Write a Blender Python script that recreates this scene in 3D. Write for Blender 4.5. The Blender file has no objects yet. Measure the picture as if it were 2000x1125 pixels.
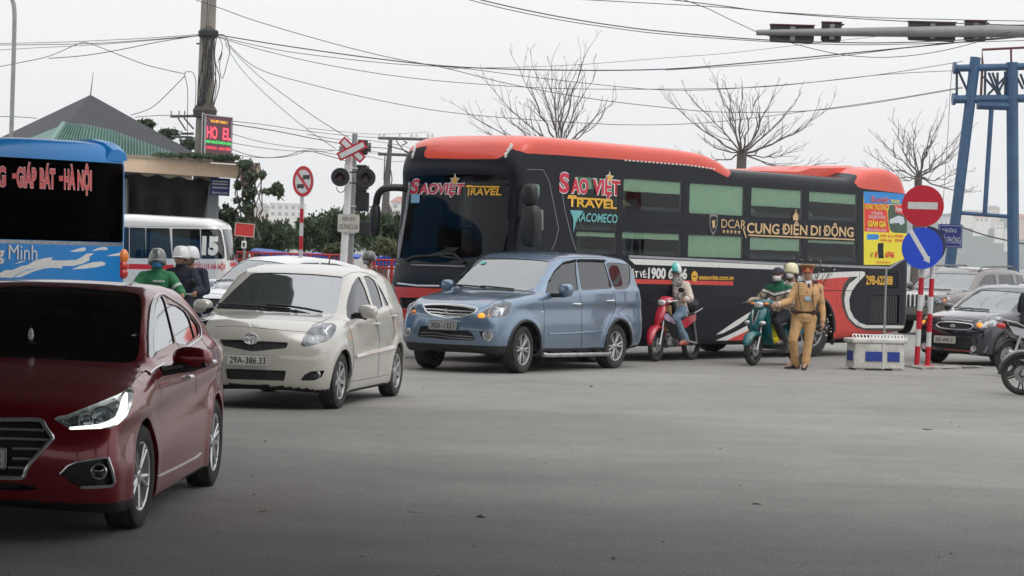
import bpy,bmesh,math,random
import numpy as np
from mathutils import Vector,Matrix
from mathutils.bvhtree import BVHTree
V=Vector
R=math.radians
rng=random.Random(7)
sc=bpy.context.scene
COL=sc.collection
# camera
FPX,PITCH,ROLL,CAMH=4600.0,R(-0.8316),R(1.657),1.7066
_f=V((0,math.cos(PITCH),math.sin(PITCH)))
_u=V((0,-math.sin(PITCH),math.cos(PITCH)))
_r=V((1,0,0))
CR=_r*math.cos(ROLL)+_u*math.sin(ROLL)
CU=_u*math.cos(ROLL)-_r*math.sin(ROLL)
CP=V((0,0,CAMH))
cam=bpy.data.objects.new('camera',bpy.data.cameras.new('camera'))
COL.objects.link(cam)
cam.matrix_world=Matrix(((CR.x,CU.x,-_f.x,0),(CR.y,CU.y,-_f.y,0),(CR.z,CU.z,-_f.z,CAMH),(0,0,0,1)))
cam.data.sensor_width=36
cam.data.lens=FPX/2000*36
cam.data.clip_start=0.1
cam.data.clip_end=6000
sc.camera=cam
# sky, sun, exposure
world=bpy.data.worlds.new('World')
sc.world=world
world.use_nodes=True
wn,wl=world.node_tree.nodes,world.node_tree.links
wn.clear()
SUN_EL,SUN_AZ=R(56),R(128)
sky=wn.new('ShaderNodeTexSky')
sky.sky_type='NISHITA'
sky.sun_disc=False
sky.sun_elevation=SUN_EL
sky.sun_rotation=SUN_AZ
sky.air_density,sky.dust_density,sky.ozone_density=1.0,4.0,1.0
hs=wn.new('ShaderNodeHueSaturation')
hs.inputs['Saturation'].default_value=0.10
mx=wn.new('ShaderNodeMixRGB')
mx.inputs[0].default_value=0.78
mx.inputs[2].default_value=(8.75,8.8,8.95,1)
bg=wn.new('ShaderNodeBackground')
bg.inputs['Strength'].default_value=0.10
wo=wn.new('ShaderNodeOutputWorld')
wl.new(sky.outputs[0],hs.inputs['Color'])
wl.new(hs.outputs[0],mx.inputs[1])
tcw=wn.new('ShaderNodeTexCoord')
spw=wn.new('ShaderNodeSeparateXYZ')
wl.new(tcw.outputs['Generated'],spw.inputs[0])
mz=wn.new('ShaderNodeMapRange')
mz.inputs['To Min'].default_value,mz.inputs['To Max'].default_value=1.0,1.65
wl.new(spw.outputs[2],mz.inputs['Value'])
ml=wn.new('ShaderNodeMixRGB')
ml.blend_type='MULTIPLY'
ml.inputs[0].default_value=1
wl.new(mx.outputs[0],ml.inputs[1])
wl.new(mz.outputs[0],ml.inputs[2])
wl.new(ml.outputs[0],bg.inputs['Color'])
wl.new(bg.outputs[0],wo.inputs['Surface'])
sun=bpy.data.objects.new('sun',bpy.data.lights.new('sun','SUN'))
sun.data.energy=0.5
sun.data.angle=R(40)
sun.data.color=(1.0,0.97,0.93)
sun.rotation_euler=(R(90)-SUN_EL,0,-SUN_AZ+R(180))
_sd=V((math.sin(SUN_AZ)*math.cos(SUN_EL),math.cos(SUN_AZ)*math.cos(SUN_EL),math.sin(SUN_EL)))
sun.rotation_euler=(-_sd).to_track_quat('-Z','Y').to_euler()
COL.objects.link(sun)
vs=sc.view_settings
sc.display_settings.display_device='sRGB'
vs.view_transform='Standard'
vs.look='None'
vs.exposure=0.22
vs.gamma=1.0
vs.use_curve_mapping=False
sc.render.engine='CYCLES'
sc.cycles.max_bounces=8
sc.cycles.transparent_max_bounces=12
sc.cycles.volume_bounces=2
sc.cycles.use_denoising=True
sc.cycles.sample_clamp_indirect=6.0
sc.render.film_transparent=False
# reading the photograph's geometry
def ray(u,v):
 return _f+CR*((u-1000)/FPX)-CU*((v-562.5)/FPX)
def at(u,v,Y):
 d=ray(u,v)
 return CP+d*(Y/d.y)
def gnd(u,v):
 d=ray(u,v)
 return CP-d*(CAMH/d.z)
def pose(x,y,deg):
 return Matrix.Translation((x,y,0))@Matrix.Rotation(R(deg),4,'Z')
# materials
_mats={}
def mat(name,col=(.5,.5,.5),rough=.5,metal=0.,spec=.5,coat=0.,var=0.,vscale=6.,bump=0.,bscale=60.,emit=None,estr=1.,stretch=None):
 if name in _mats:
  return _mats[name]
 m=bpy.data.materials.new(name)
 m.use_nodes=True
 nt=m.node_tree
 N,L=nt.nodes,nt.links
 p=N['Principled BSDF']
 c4=(*col,1)
 p.inputs['Base Color'].default_value=c4
 p.inputs['Roughness'].default_value=rough
 p.inputs['Metallic'].default_value=metal
 p.inputs['Specular IOR Level'].default_value=spec
 p.inputs['Coat Weight'].default_value=coat
 p.inputs['Coat Roughness'].default_value=.04
 if var or bump:
  tc=N.new('ShaderNodeTexCoord')
  src=tc.outputs['Object']
  if stretch:
   mp=N.new('ShaderNodeMapping')
   mp.inputs['Scale'].default_value=stretch
   L.new(src,mp.inputs[0])
   src=mp.outputs[0]
 if var:
  n=N.new('ShaderNodeTexNoise')
  n.inputs['Scale'].default_value=vscale
  n.inputs['Detail'].default_value=6
  n.inputs['Roughness'].default_value=.65
  L.new(src,n.inputs['Vector'])
  cr=N.new('ShaderNodeValToRGB')
  cr.color_ramp.elements[0].position=.3
  cr.color_ramp.elements[1].position=.7
  cr.color_ramp.elements[0].color=(*[c*(1-var)for c in col],1)
  cr.color_ramp.elements[1].color=(*[min(1,c*(1+var*.6))for c in col],1)
  L.new(n.outputs['Fac'],cr.inputs[0])
  L.new(cr.outputs[0],p.inputs['Base Color'])
 if bump:
  n2=N.new('ShaderNodeTexNoise')
  n2.inputs['Scale'].default_value=bscale
  n2.inputs['Detail'].default_value=4
  L.new(src,n2.inputs['Vector'])
  b=N.new('ShaderNodeBump')
  b.inputs['Strength'].default_value=bump
  b.inputs['Distance'].default_value=.02
  L.new(n2.outputs['Fac'],b.inputs['Height'])
  L.new(b.outputs[0],p.inputs['Normal'])
 if emit:
  p.inputs['Emission Color'].default_value=(*emit,1)
  p.inputs['Emission Strength'].default_value=estr
 _mats[name]=m
 return m
def paint(name,col,metal=.25,rough=.32,dust=.35,dcol=(.30,.27,.23),coat=1.):
 """car lacquer with a film of road dust that is thicker on the sills"""
 if name in _mats:
  return _mats[name]
 m=mat(name,col,rough,metal,.5,coat)
 nt=m.node_tree
 N,L=nt.nodes,nt.links
 p=N['Principled BSDF']
 p.inputs['Coat IOR'].default_value=1.75 if coat>.9 else 1.5
 tc=N.new('ShaderNodeTexCoord')
 n=N.new('ShaderNodeTexNoise')
 n.inputs['Scale'].default_value=3.5
 n.inputs['Detail'].default_value=8
 n.inputs['Roughness'].default_value=.7
 L.new(tc.outputs['Object'],n.inputs['Vector'])
 sx=N.new('ShaderNodeSeparateXYZ')
 L.new(tc.outputs['Object'],sx.inputs[0])
 mr=N.new('ShaderNodeMapRange')
 mr.inputs['From Min'].default_value=.15
 mr.inputs['From Max'].default_value=.75
 mr.inputs['To Min'].default_value=1.0
 mr.inputs['To Max'].default_value=.12
 L.new(sx.outputs[2],mr.inputs['Value'])
 a=N.new('ShaderNodeMath')
 a.operation='MULTIPLY'
 L.new(mr.outputs[0],a.inputs[0])
 L.new(n.outputs['Fac'],a.inputs[1])
 b=N.new('ShaderNodeMath')
 b.operation='MULTIPLY'
 b.inputs[1].default_value=dust*1.6
 b.use_clamp=True
 L.new(a.outputs[0],b.inputs[0])
 x=N.new('ShaderNodeMixRGB')
 x.inputs[1].default_value=(*col,1)
 x.inputs[2].default_value=(*dcol,1)
 L.new(b.outputs[0],x.inputs[0])
 L.new(x.outputs[0],p.inputs['Base Color'])
 cw=N.new('ShaderNodeMath')
 cw.operation='SUBTRACT'
 cw.use_clamp=True
 cw.inputs[0].default_value=coat
 L.new(b.outputs[0],cw.inputs[1])
 L.new(cw.outputs[0],p.inputs['Coat Weight'])
 return m
def glass(name,tint=(.35,.40,.40),refl=.0,haze=.0,hcol=(.5,.55,.56)):
 """window glass: tinted see-through, Fresnel reflection, a film of dust"""
 if name in _mats:
  return _mats[name]
 m=bpy.data.materials.new(name)
 m.use_nodes=True
 N,L=m.node_tree.nodes,m.node_tree.links
 N.clear()
 o=N.new('ShaderNodeOutputMaterial')
 t=N.new('ShaderNodeBsdfTransparent')
 t.inputs[0].default_value=(*tint,1)
 g=N.new('ShaderNodeBsdfGlossy')
 g.inputs['Roughness'].default_value=.02
 g.inputs['Color'].default_value=(.95,.97,1,1)
 fr=N.new('ShaderNodeFresnel')
 fr.inputs['IOR'].default_value=1.52
 ad=N.new('ShaderNodeMath')
 ad.operation='ADD'
 ad.use_clamp=True
 ad.inputs[1].default_value=refl
 L.new(fr.outputs[0],ad.inputs[0])
 base=t.outputs[0]
 if haze:
  d=N.new('ShaderNodeBsdfDiffuse')
  d.inputs[0].default_value=(*hcol,1)
  tc=N.new('ShaderNodeTexCoord')
  n=N.new('ShaderNodeTexNoise')
  n.inputs['Scale'].default_value=2.2
  n.inputs['Detail'].default_value=5
  L.new(tc.outputs['Object'],n.inputs['Vector'])
  mr=N.new('ShaderNodeMapRange')
  mr.inputs['To Min'].default_value=haze*.6
  mr.inputs['To Max'].default_value=haze*1.4
  L.new(n.outputs['Fac'],mr.inputs['Value'])
  mh=N.new('ShaderNodeMixShader')
  L.new(mr.outputs[0],mh.inputs[0])
  L.new(base,mh.inputs[1])
  L.new(d.outputs[0],mh.inputs[2])
  base=mh.outputs[0]
 mg=N.new('ShaderNodeMixShader')
 L.new(ad.outputs[0],mg.inputs[0])
 L.new(base,mg.inputs[1])
 L.new(g.outputs[0],mg.inputs[2])
 L.new(mg.outputs[0],o.inputs[0])
 _mats[name]=m
 return m
M=dict(rubber=mat('rubber',(.022,.021,.02),.75,var=.4,vscale=9,bump=.2,bscale=120),tyre=mat('tyre',(.035,.034,.032),.85,var=.5,vscale=5,bump=.35,bscale=90),black=mat('black_plastic',(.014,.014,.015),.45,var=.3,vscale=12),matt=mat('matt_black',(.01,.01,.011),.85),alloy=mat('alloy',(.50,.50,.51),.30,.75,var=.25,vscale=7),chrome=mat('chrome',(.80,.81,.82),.22,.72),steel=mat('dull_steel',(.33,.33,.33),.42,.8,var=.35,vscale=15),reflector=mat('lamp_reflector',(.40,.41,.42),.20,.9,bump=.6,bscale=25),lampglass=glass('lamp_glass',(.93,.95,.97),.05),white=mat('white_paint',(.76,.76,.74),.45,var=.10,vscale=8),offwhite=mat('offwhite_paint',(.62,.60,.55),.6,var=.25,vscale=9),plate=mat('number_plate_white',(.72,.72,.69),.45,var=.12,vscale=30),ink=mat('black_ink',(.02,.02,.022),.5),red=mat('red_print',(.58,.028,.04),.42,var=.12,vscale=20),orange_lamp=mat('orange_lamp',(.85,.22,.02),.25,coat=.6),red_lamp=mat('red_lamp',(.55,.02,.02),.2,coat=.8),seat=mat('seat_fabric',(.045,.045,.048),.9,bump=.3,bscale=200),grey=mat('grey_trim',(.16,.16,.165),.7),)
# mesh building
class MB:
 def __init__(s):
  s.v,s.f,s.m,s.s=[],[],[],[]
 def add(s,vs_,fs,mi=0,smooth=True):
  o=len(s.v)
  s.v+=[tuple(p)for p in vs_]
  for f in fs:
   s.f.append(tuple(i+o for i in f))
   s.m.append(mi)
   s.s.append(smooth)
  return s
 def hull(s,pts,mi=0,smooth=False):
  b=bmesh.new()
  vv=[b.verts.new(p)for p in pts]
  bmesh.ops.convex_hull(b,input=vv)
  bmesh.ops.delete(b,geom=[x for x in b.verts if not x.link_faces],context='VERTS')
  bmesh.ops.dissolve_limit(b,angle_limit=R(2),verts=b.verts,edges=b.edges)
  b.verts.index_update()
  b.normal_update()
  s.add([x.co.copy()for x in b.verts],[[x.index for x in f.verts]for f in b.faces],mi,smooth)
  b.free()
  return s
 def box(s,c,d,rot=None,mi=0,bev=0.):
  c=V(c)
  hx,hy,hz=d[0]/2,d[1]/2,d[2]/2
  P=[]
  if bev<=0:
   for a in(-1,1):
    for b in(-1,1):
     for e in(-1,1):
      P.append(V((a*hx,b*hy,e*hz)))
   if rot is not None:
    P=[rot@p for p in P]
   P=[c+p for p in P]
   s.add(P,[(0,1,3,2),(4,6,7,5),(0,4,5,1),(2,3,7,6),(0,2,6,4),(1,5,7,3)],mi,False)
   return s
  k=min(bev,hx,hy,hz)
  for a in(-1,1):
   for b in(-1,1):
    for e in(-1,1):
     P+=[V((a*(hx-k),b*(hy-k),e*hz)),V((a*(hx-k),b*hy,e*(hz-k))),V((a*hx,b*(hy-k),e*(hz-k)))]
  if rot is not None:
   P=[rot@p for p in P]
  return s.hull([c+p for p in P],mi)
 def tube(s,pts,r,n=8,mi=0,caps=True,smooth=True,flat=1.0):
  pts=[V(p)for p in pts]
  k=len(pts)
  if not hasattr(r,'__len__'):
   r=[r]*k
  T=[]
  for i in range(k):
   t=pts[min(i+1,k-1)]-pts[max(i-1,0)]
   T.append(t.normalized()if t.length>1e-9 else V((0,0,1)))
  a=T[0].orthogonal().normalized()
  vs_=[]
  for i in range(k):
   a=(a-T[i]*a.dot(T[i]))
   a=a.normalized()if a.length>1e-6 else T[i].orthogonal().normalized()
   b=T[i].cross(a)
   for j in range(n):
    w=2*math.pi*j/n
    vs_.append(pts[i]+a*(r[i]*math.cos(w))+b*(r[i]*flat*math.sin(w)))
  fs=[(i*n+j,i*n+(j+1)%n,(i+1)*n+(j+1)%n,(i+1)*n+j)for i in range(k-1)for j in range(n)]
  if caps:
   fs+=[tuple(range(n))[::-1],tuple((k-1)*n+j for j in range(n))]
  return s.add(vs_,fs,mi,smooth)
 def loft(s,rings,mi=0,caps=True,smooth=True,closed=True):
  n,k=len(rings[0]),len(rings)
  vs_=[p for r_ in rings for p in r_]
  e=n if closed else n-1
  fs=[(i*n+j,i*n+(j+1)%n,(i+1)*n+(j+1)%n,(i+1)*n+j)for i in range(k-1)for j in range(e)]
  if caps:
   fs+=[tuple(range(n))[::-1],tuple((k-1)*n+j for j in range(n))]
  return s.add(vs_,fs,mi,smooth)
 def lathe(s,prof,c=(0,0,0),ax=(0,0,1),n=24,mi=0,smooth=True,close=False,caps=False):
  c,ax=V(c),V(ax).normalized()
  a=ax.orthogonal().normalized()
  if abs(ax.z)>.99:
   a=V((1,0,0))
  b=ax.cross(a)
  rings=[[c+ax*h+(a*math.cos(2*math.pi*j/n)+b*math.sin(2*math.pi*j/n))*max(r,1e-5)for j in range(n)]for r,h in prof]
  if close:
   rings.append(rings[0])
  return s.loft(rings,mi,caps,smooth)
 def ell(s,c,r,rot=None,n=14,k=8,mi=0,sup=1.):
  c=V(c)
  rings=[]
  def pw(x):
   return math.copysign(abs(x)**sup,x)
  for i in range(k+1):
   t=math.pi*(i/k-.5)
   t=max(-math.pi/2+.02,min(math.pi/2-.02,t))
   ring=[]
   for j in range(n):
    w=2*math.pi*j/n
    p=V((r[0]*pw(math.cos(t))*pw(math.cos(w)),r[1]*pw(math.cos(t))*pw(math.sin(w)),r[2]*pw(math.sin(t))))
    ring.append(c+(rot@p if rot is not None else p))
   rings.append(ring)
  return s.loft(rings,mi,True,True)
 def prism(s,poly,o,ux,uy,depth,mi=0,side=None):
  """flat outline (2-D points) set at o with axes ux, uy, given thickness along ux x uy"""
  o,ux,uy=V(o),V(ux),V(uy)
  nn=ux.cross(uy).normalized()
  A=[o+ux*p[0]+uy*p[1]for p in poly]
  B=[p+nn*depth for p in A]
  k=len(poly)
  s.add(B,[tuple(range(k))],mi,False)
  s.add(A,[tuple(range(k))[::-1]],mi if side is None else side,False)
  s.add(A+B,[(i,(i+1)%k,k+(i+1)%k,k+i)for i in range(k)],mi if side is None else side,False)
  return s
 def build(s,name,mats,parent=None,M4=None,ang=35,fix=True):
  me=bpy.data.meshes.new(name)
  me.from_pydata([tuple(p)for p in s.v],[],s.f)
  if not isinstance(mats,(list,tuple)):
   mats=[mats]
  for x in mats:
   me.materials.append(x)
  me.polygons.foreach_set('material_index',s.m)
  me.polygons.foreach_set('use_smooth',s.s)
  if fix:
   b=bmesh.new()
   b.from_mesh(me)
   bmesh.ops.recalc_face_normals(b,faces=b.faces)
   b.to_mesh(me)
   b.free()
  me.update()
  if ang:
   me.set_sharp_from_angle(angle=R(ang))
  o=bpy.data.objects.new(name,me)
  COL.objects.link(o)
  if parent is not None:
   o.parent=parent
  if M4 is not None:
   o.matrix_local=M4
  return o
def tag(o,label=None,cat=None,group=None,kind=None):
 if label:
  o['label']=label
 if cat:
  o['category']=cat
 if group:
  o['group']=group
 if kind:
  o['kind']=kind
 return o
def thing(name,label,cat,M4=None,group=None):
 o=bpy.data.objects.new(name,None)
 o.empty_display_size=.2
 COL.objects.link(o)
 if M4 is not None:
  o.matrix_world=M4
 return tag(o,label,cat,group)
def circ(r,n=24,cx=0,cy=0,ry=None,a0=0):
 return[(cx+r*math.cos(a0+2*math.pi*i/n),cy+(ry or r)*math.sin(a0+2*math.pi*i/n))for i in range(n)]
def rrect(w,h,r=.02,n=3,cx=0,cy=0):
 P=[]
 for sx_,sy_,a in((1,1,0),(-1,1,90),(-1,-1,180),(1,-1,270)):
  for i in range(n+1):
   t=R(a+90*i/n)
   P.append((cx+sx_*(w/2-r)+r*math.cos(t),cy+sy_*(h/2-r)+r*math.sin(t)))
 return P
def rnd(poly,r,n=3):
 """round the corners of a polygon"""
 out=[]
 k=len(poly)
 for i in range(k):
  p,a,b=np.array(poly[i],float),np.array(poly[i-1],float),np.array(poly[(i+1)%k],float)
  da,db=a-p,b-p
  la,lb=np.linalg.norm(da),np.linalg.norm(db)
  q=min(r,la*.45,lb*.45)
  p0,p1=p+da/la*q,p+db/lb*q
  for j in range(n+1):
   t=j/n
   out.append(tuple((1-t)**2*p0+2*t*(1-t)*p+t*t*p1))
 return out
def spl(pts,n=6,closed=False):
 """Catmull-Rom through the points"""
 P=[np.array(p,float)for p in pts]
 k=len(P)
 out=[]
 for i in range(k if closed else k-1):
  if closed:
   a,b,c,d=P[i-1],P[i],P[(i+1)%k],P[(i+2)%k]
  else:
   a,b,c,d=P[max(i-1,0)],P[i],P[i+1],P[min(i+2,k-1)]
  for j in range(n):
   t=j/n
   out.append(.5*((2*b)+(c-a)*t+(2*a-5*b+4*c-d)*t*t+(3*b-a-3*c+d)*t**3))
 if not closed:
  out.append(P[-1])
 return[tuple(p)for p in out]
def cx_(o,s_,pts):
 """coordinates read in an enlarged crop of the photograph -> photograph pixels"""
 return[(o[0]+x/s_,o[1]+y/s_)for x,y in pts]
# lettering
def text_mesh(string,bold=0.,shear=0.,space=1.,res=3):
 cu=bpy.data.curves.new('lettering','FONT')
 cu.body=string
 cu.size=1
 cu.offset=bold
 cu.shear=shear
 cu.space_character=space
 cu.resolution_u=res
 cu.align_x='LEFT'
 ob=bpy.data.objects.new('lettering',cu)
 COL.objects.link(ob)
 me=bpy.data.meshes.new_from_object(ob.evaluated_get(bpy.context.evaluated_depsgraph_get()))if not TEXT_DIRECT else bpy.data.meshes.new_from_object(ob)
 bpy.data.objects.remove(ob)
 bpy.data.curves.remove(cu)
 return me
TEXT_DIRECT=True
def text(string,o,ux,uy,w=None,h=.1,m=None,parent=None,name='lettering',bold=0.,shear=0.,align='L',space=1.,lift=.0,drape=None,vary=None,outline=None,om=None):
 """flat lettering in the plane (o, ux, uy); w = printed width, h = capital height"""
 if outline:
  text(string,V(o),ux,uy,w,h,om,parent,name,outline,shear,align,space,lift-.002,drape,vary)
 me=text_mesh(string,bold,shear,space)
 n=len(me.vertices)
 co=np.empty(n*3)
 me.vertices.foreach_get('co',co)
 co=co.reshape(-1,3)
 x0,x1=co[:,0].min(),co[:,0].max()
 if outline is None and bold and False:
  pass
 k=h/.729
 kx=(w/(x1-x0))if w else k
 X=(co[:,0]-x0)*kx
 W_=(x1-x0)*kx
 if align=='C':
  X=X-W_/2
 elif align=='R':
  X=X-W_
 Y=co[:,1]*k
 if vary is not None:
  X,Y=vary(X,Y,W_)
 o,ux,uy=V(o),V(ux).normalized(),V(uy).normalized()
 nn=ux.cross(uy).normalized()
 P=np.array(o)[None]+X[:,None]*np.array(ux)[None]+Y[:,None]*np.array(uy)[None]+np.array(nn)[None]*lift
 if drape is not None:
  for i in range(n):
   h_=drape.ray_cast(V(P[i])+nn*1.0,-nn,3.0)
   if h_[0]is not None:
    P[i]=h_[0]+nn*(.006+max(lift,0))if lift>=0 else h_[0]+nn*(.006+lift)
 me.vertices.foreach_set('co',P.ravel())
 me.materials.clear()
 me.materials.append(m)
 me.update()
 ob=bpy.data.objects.new(name,me)
 COL.objects.link(ob)
 if parent is not None:
  ob.parent=parent
 return ob
# ground
def asphalt():
 m=bpy.data.materials.new('asphalt')
 m.use_nodes=True
 nt=m.node_tree
 N,L=nt.nodes,nt.links
 p=N['Principled BSDF']
 p.inputs['Roughness'].default_value=.78
 p.inputs['Specular IOR Level'].default_value=.35
 tc=N.new('ShaderNodeTexCoord')
 def noise(scale,det=6,rough=.6,st=None):
  n=N.new('ShaderNodeTexNoise')
  n.inputs['Scale'].default_value=scale
  n.inputs['Detail'].default_value=det
  n.inputs['Roughness'].default_value=rough
  if st:
   mp=N.new('ShaderNodeMapping')
   mp.inputs['Scale'].default_value=st
   mp.inputs['Rotation'].default_value=(0,0,R(-28))
   L.new(tc.outputs['Object'],mp.inputs[0])
   L.new(mp.outputs[0],n.inputs['Vector'])
  else:
   L.new(tc.outputs['Object'],n.inputs['Vector'])
  return n.outputs['Fac']
 def ramp(f,a,b,c0,c1):
  r_=N.new('ShaderNodeValToRGB')
  r_.color_ramp.elements[0].position,r_.color_ramp.elements[1].position=a,b
  r_.color_ramp.elements[0].color,r_.color_ramp.elements[1].color=(*c0,1),(*c1,1)
  L.new(f,r_.inputs[0])
  return r_.outputs[0]
 def mix(a,b,f,t='MULTIPLY'):
  x=N.new('ShaderNodeMixRGB')
  x.blend_type=t
  x.inputs[0].default_value=f
  L.new(a,x.inputs[1])
  L.new(b,x.inputs[2])
  return x.outputs[0]
 base=ramp(noise(.23,5,.55),.35,.68,(.235,.229,.220),(.305,.298,.287))
 wear=ramp(noise(.42,7,.68,(.09,1,1)),.36,.68,(.84,.84,.84),(1.09,1.08,1.07))
 c=mix(base,wear,.7)
 agg=ramp(noise(70,3,.75),.36,.62,(.42,.42,.42),(1.5,1.49,1.46))
 c=mix(c,agg,.8)
 agg2=ramp(noise(17,6,.8),.34,.66,(.76,.76,.76),(1.14,1.14,1.13))
 c=mix(c,agg2,.55)
 patch=ramp(noise(1.7,7,.7),.40,.56,(.82,.82,.82),(1.06,1.06,1.05))
 c=mix(c,patch,.4)
 v=N.new('ShaderNodeTexVoronoi')
 v.feature='F1'
 v.inputs['Scale'].default_value=7
 L.new(tc.outputs['Object'],v.inputs['Vector'])
 speck=ramp(v.outputs['Distance'],.035,.06,(2.6,2.5,2.3),(1,1,1))
 c=mix(c,speck,.8)
 L.new(c,p.inputs['Base Color'])
 b=N.new('ShaderNodeBump')
 b.inputs['Strength'].default_value=.5
 b.inputs['Distance'].default_value=.01
 L.new(noise(110,4,.75),b.inputs['Height'])
 L.new(b.outputs[0],p.inputs['Normal'])
 return m
g_=MB()
nx,ny=60,80
xs=[math.copysign(abs(t)**2.2,t)*1500 for t in np.linspace(-1,1,nx)]
ys=[-60+(t**2.5)*3000 for t in np.linspace(0,1,ny)]
g_.add([(x,y,0)for y in ys for x in xs],[(j*nx+i,j*nx+i+1,(j+1)*nx+i+1,(j+1)*nx+i)for j in range(ny-1)for i in range(nx-1)])
tag(g_.build('road',asphalt(),fix=False),kind='structure')
fb=MB()  # unseen overhead deck, outline shaped to darken the near road and red hood
fb.prism([(16,-30),(16,13),(5,12.5),(1,17),(-2.0,22),(-5.0,34),(-6,41),(-11,41),(-12,20),(-45,16),(-45,-30)],(0,0,6.6),(1,0,0),(0,1,0),.5)
for i in range(8):
 fb.box((-14.4,-27+i*5.4,6.35),(60,.5,.4))
for i in range(3):
 fb.box((-8.4,22+i*6,6.35),(6.4-i*.6,.5,.4))
for x in(-34,15.4):
 for y in(-26,-8,10):
  fb.box((x,y,3.3),(1.0,1.0,6.6))
tag(fb.build('shade_deck',mat('shade_deck_concrete',(.10,.10,.098),.9,var=.2,vscale=.6)),kind='structure')
wl_=MB()
for(u0,u1,v)in((1600,1632,700),(1640,1662,701.5)):
 a,b=gnd(u0,v),gnd(u1,v+.4)
 wl_.add([a+V((0,0,.004)),b+V((0,0,.004)),b+V((.02,.16,.004)),a+V((.02,.17,.004))],[(0,1,2,3)],0,False)
tag(wl_.build('road_marking',mat('worn_paint',(.40,.39,.37),.8,var=.4,vscale=7),fix=False),kind='structure')
# sheet-metal bodies
def ss(t):
 t=np.clip(t,0,1)
 return t*t*(3-2*t)
def smax(a,b,k):
 h=np.maximum(k-np.abs(a-b),0)/k
 return np.maximum(a,b)+h*h*k*.25
class Grid2:
 """signed distance to a polygon, sampled and softened"""
 def __init__(s,poly,blur=2,step=.015,pad=.9):
  P=np.array(poly,float)
  lo,hi=P.min(0)-pad,P.max(0)+pad
  s.lo,s.step=lo,step
  nx,ny=((hi-lo)/step).astype(int)+1
  X,Y=np.meshgrid(lo[0]+np.arange(nx)*step,lo[1]+np.arange(ny)*step,indexing='ij')
  D=np.full(X.shape,1e9)
  inside=np.zeros(X.shape,bool)
  for i in range(len(P)):
   a,b=P[i-1],P[i]
   e=b-a
   wx,wy=X-a[0],Y-a[1]
   t=np.clip((wx*e[0]+wy*e[1])/max(e@e,1e-12),0,1)
   D=np.minimum(D,(wx-t*e[0])**2+(wy-t*e[1])**2)
   c=((a[1]>Y)!=(b[1]>Y))
   with np.errstate(divide='ignore',invalid='ignore'):
    inside^=c&(X<a[0]+(Y-a[1])*e[0]/(e[1]if e[1]else 1e-12))
  D=np.sqrt(D)*np.where(inside,-1,1)
  for _ in range(2 if blur else 0):
   for ax in(0,1):
    acc=np.zeros_like(D)
    for k in range(-blur,blur+1):
     acc+=np.roll(D,k,ax)
    D=acc/(2*blur+1)
  s.D=D
 def __call__(s,x,z):
  fx=np.clip((x-s.lo[0])/s.step,0,s.D.shape[0]-1.001)
  fz=np.clip((z-s.lo[1])/s.step,0,s.D.shape[1]-1.001)
  i,j=fx.astype(int),fz.astype(int)
  a,b=fx-i,fz-j
  D=s.D
  return(D[i,j]*(1-a)+D[i+1,j]*a)*(1-b)+(D[i,j+1]*(1-a)+D[i+1,j+1]*a)*b
def smooth_tab(pts,lo,hi,blur):
 xs=np.linspace(lo,hi,600)
 p=np.array(sorted(pts),float)
 y=np.interp(xs,p[:,0],p[:,1])
 k=max(1,int(blur/(hi-lo)*600))
 for _ in range(2):
  yp=np.concatenate([np.full(k,y[0]),y,np.full(k,y[-1])])
  y=np.convolve(yp,np.ones(2*k+1)/(2*k+1),'valid')
 return lambda x:np.interp(x,xs,y)
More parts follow.
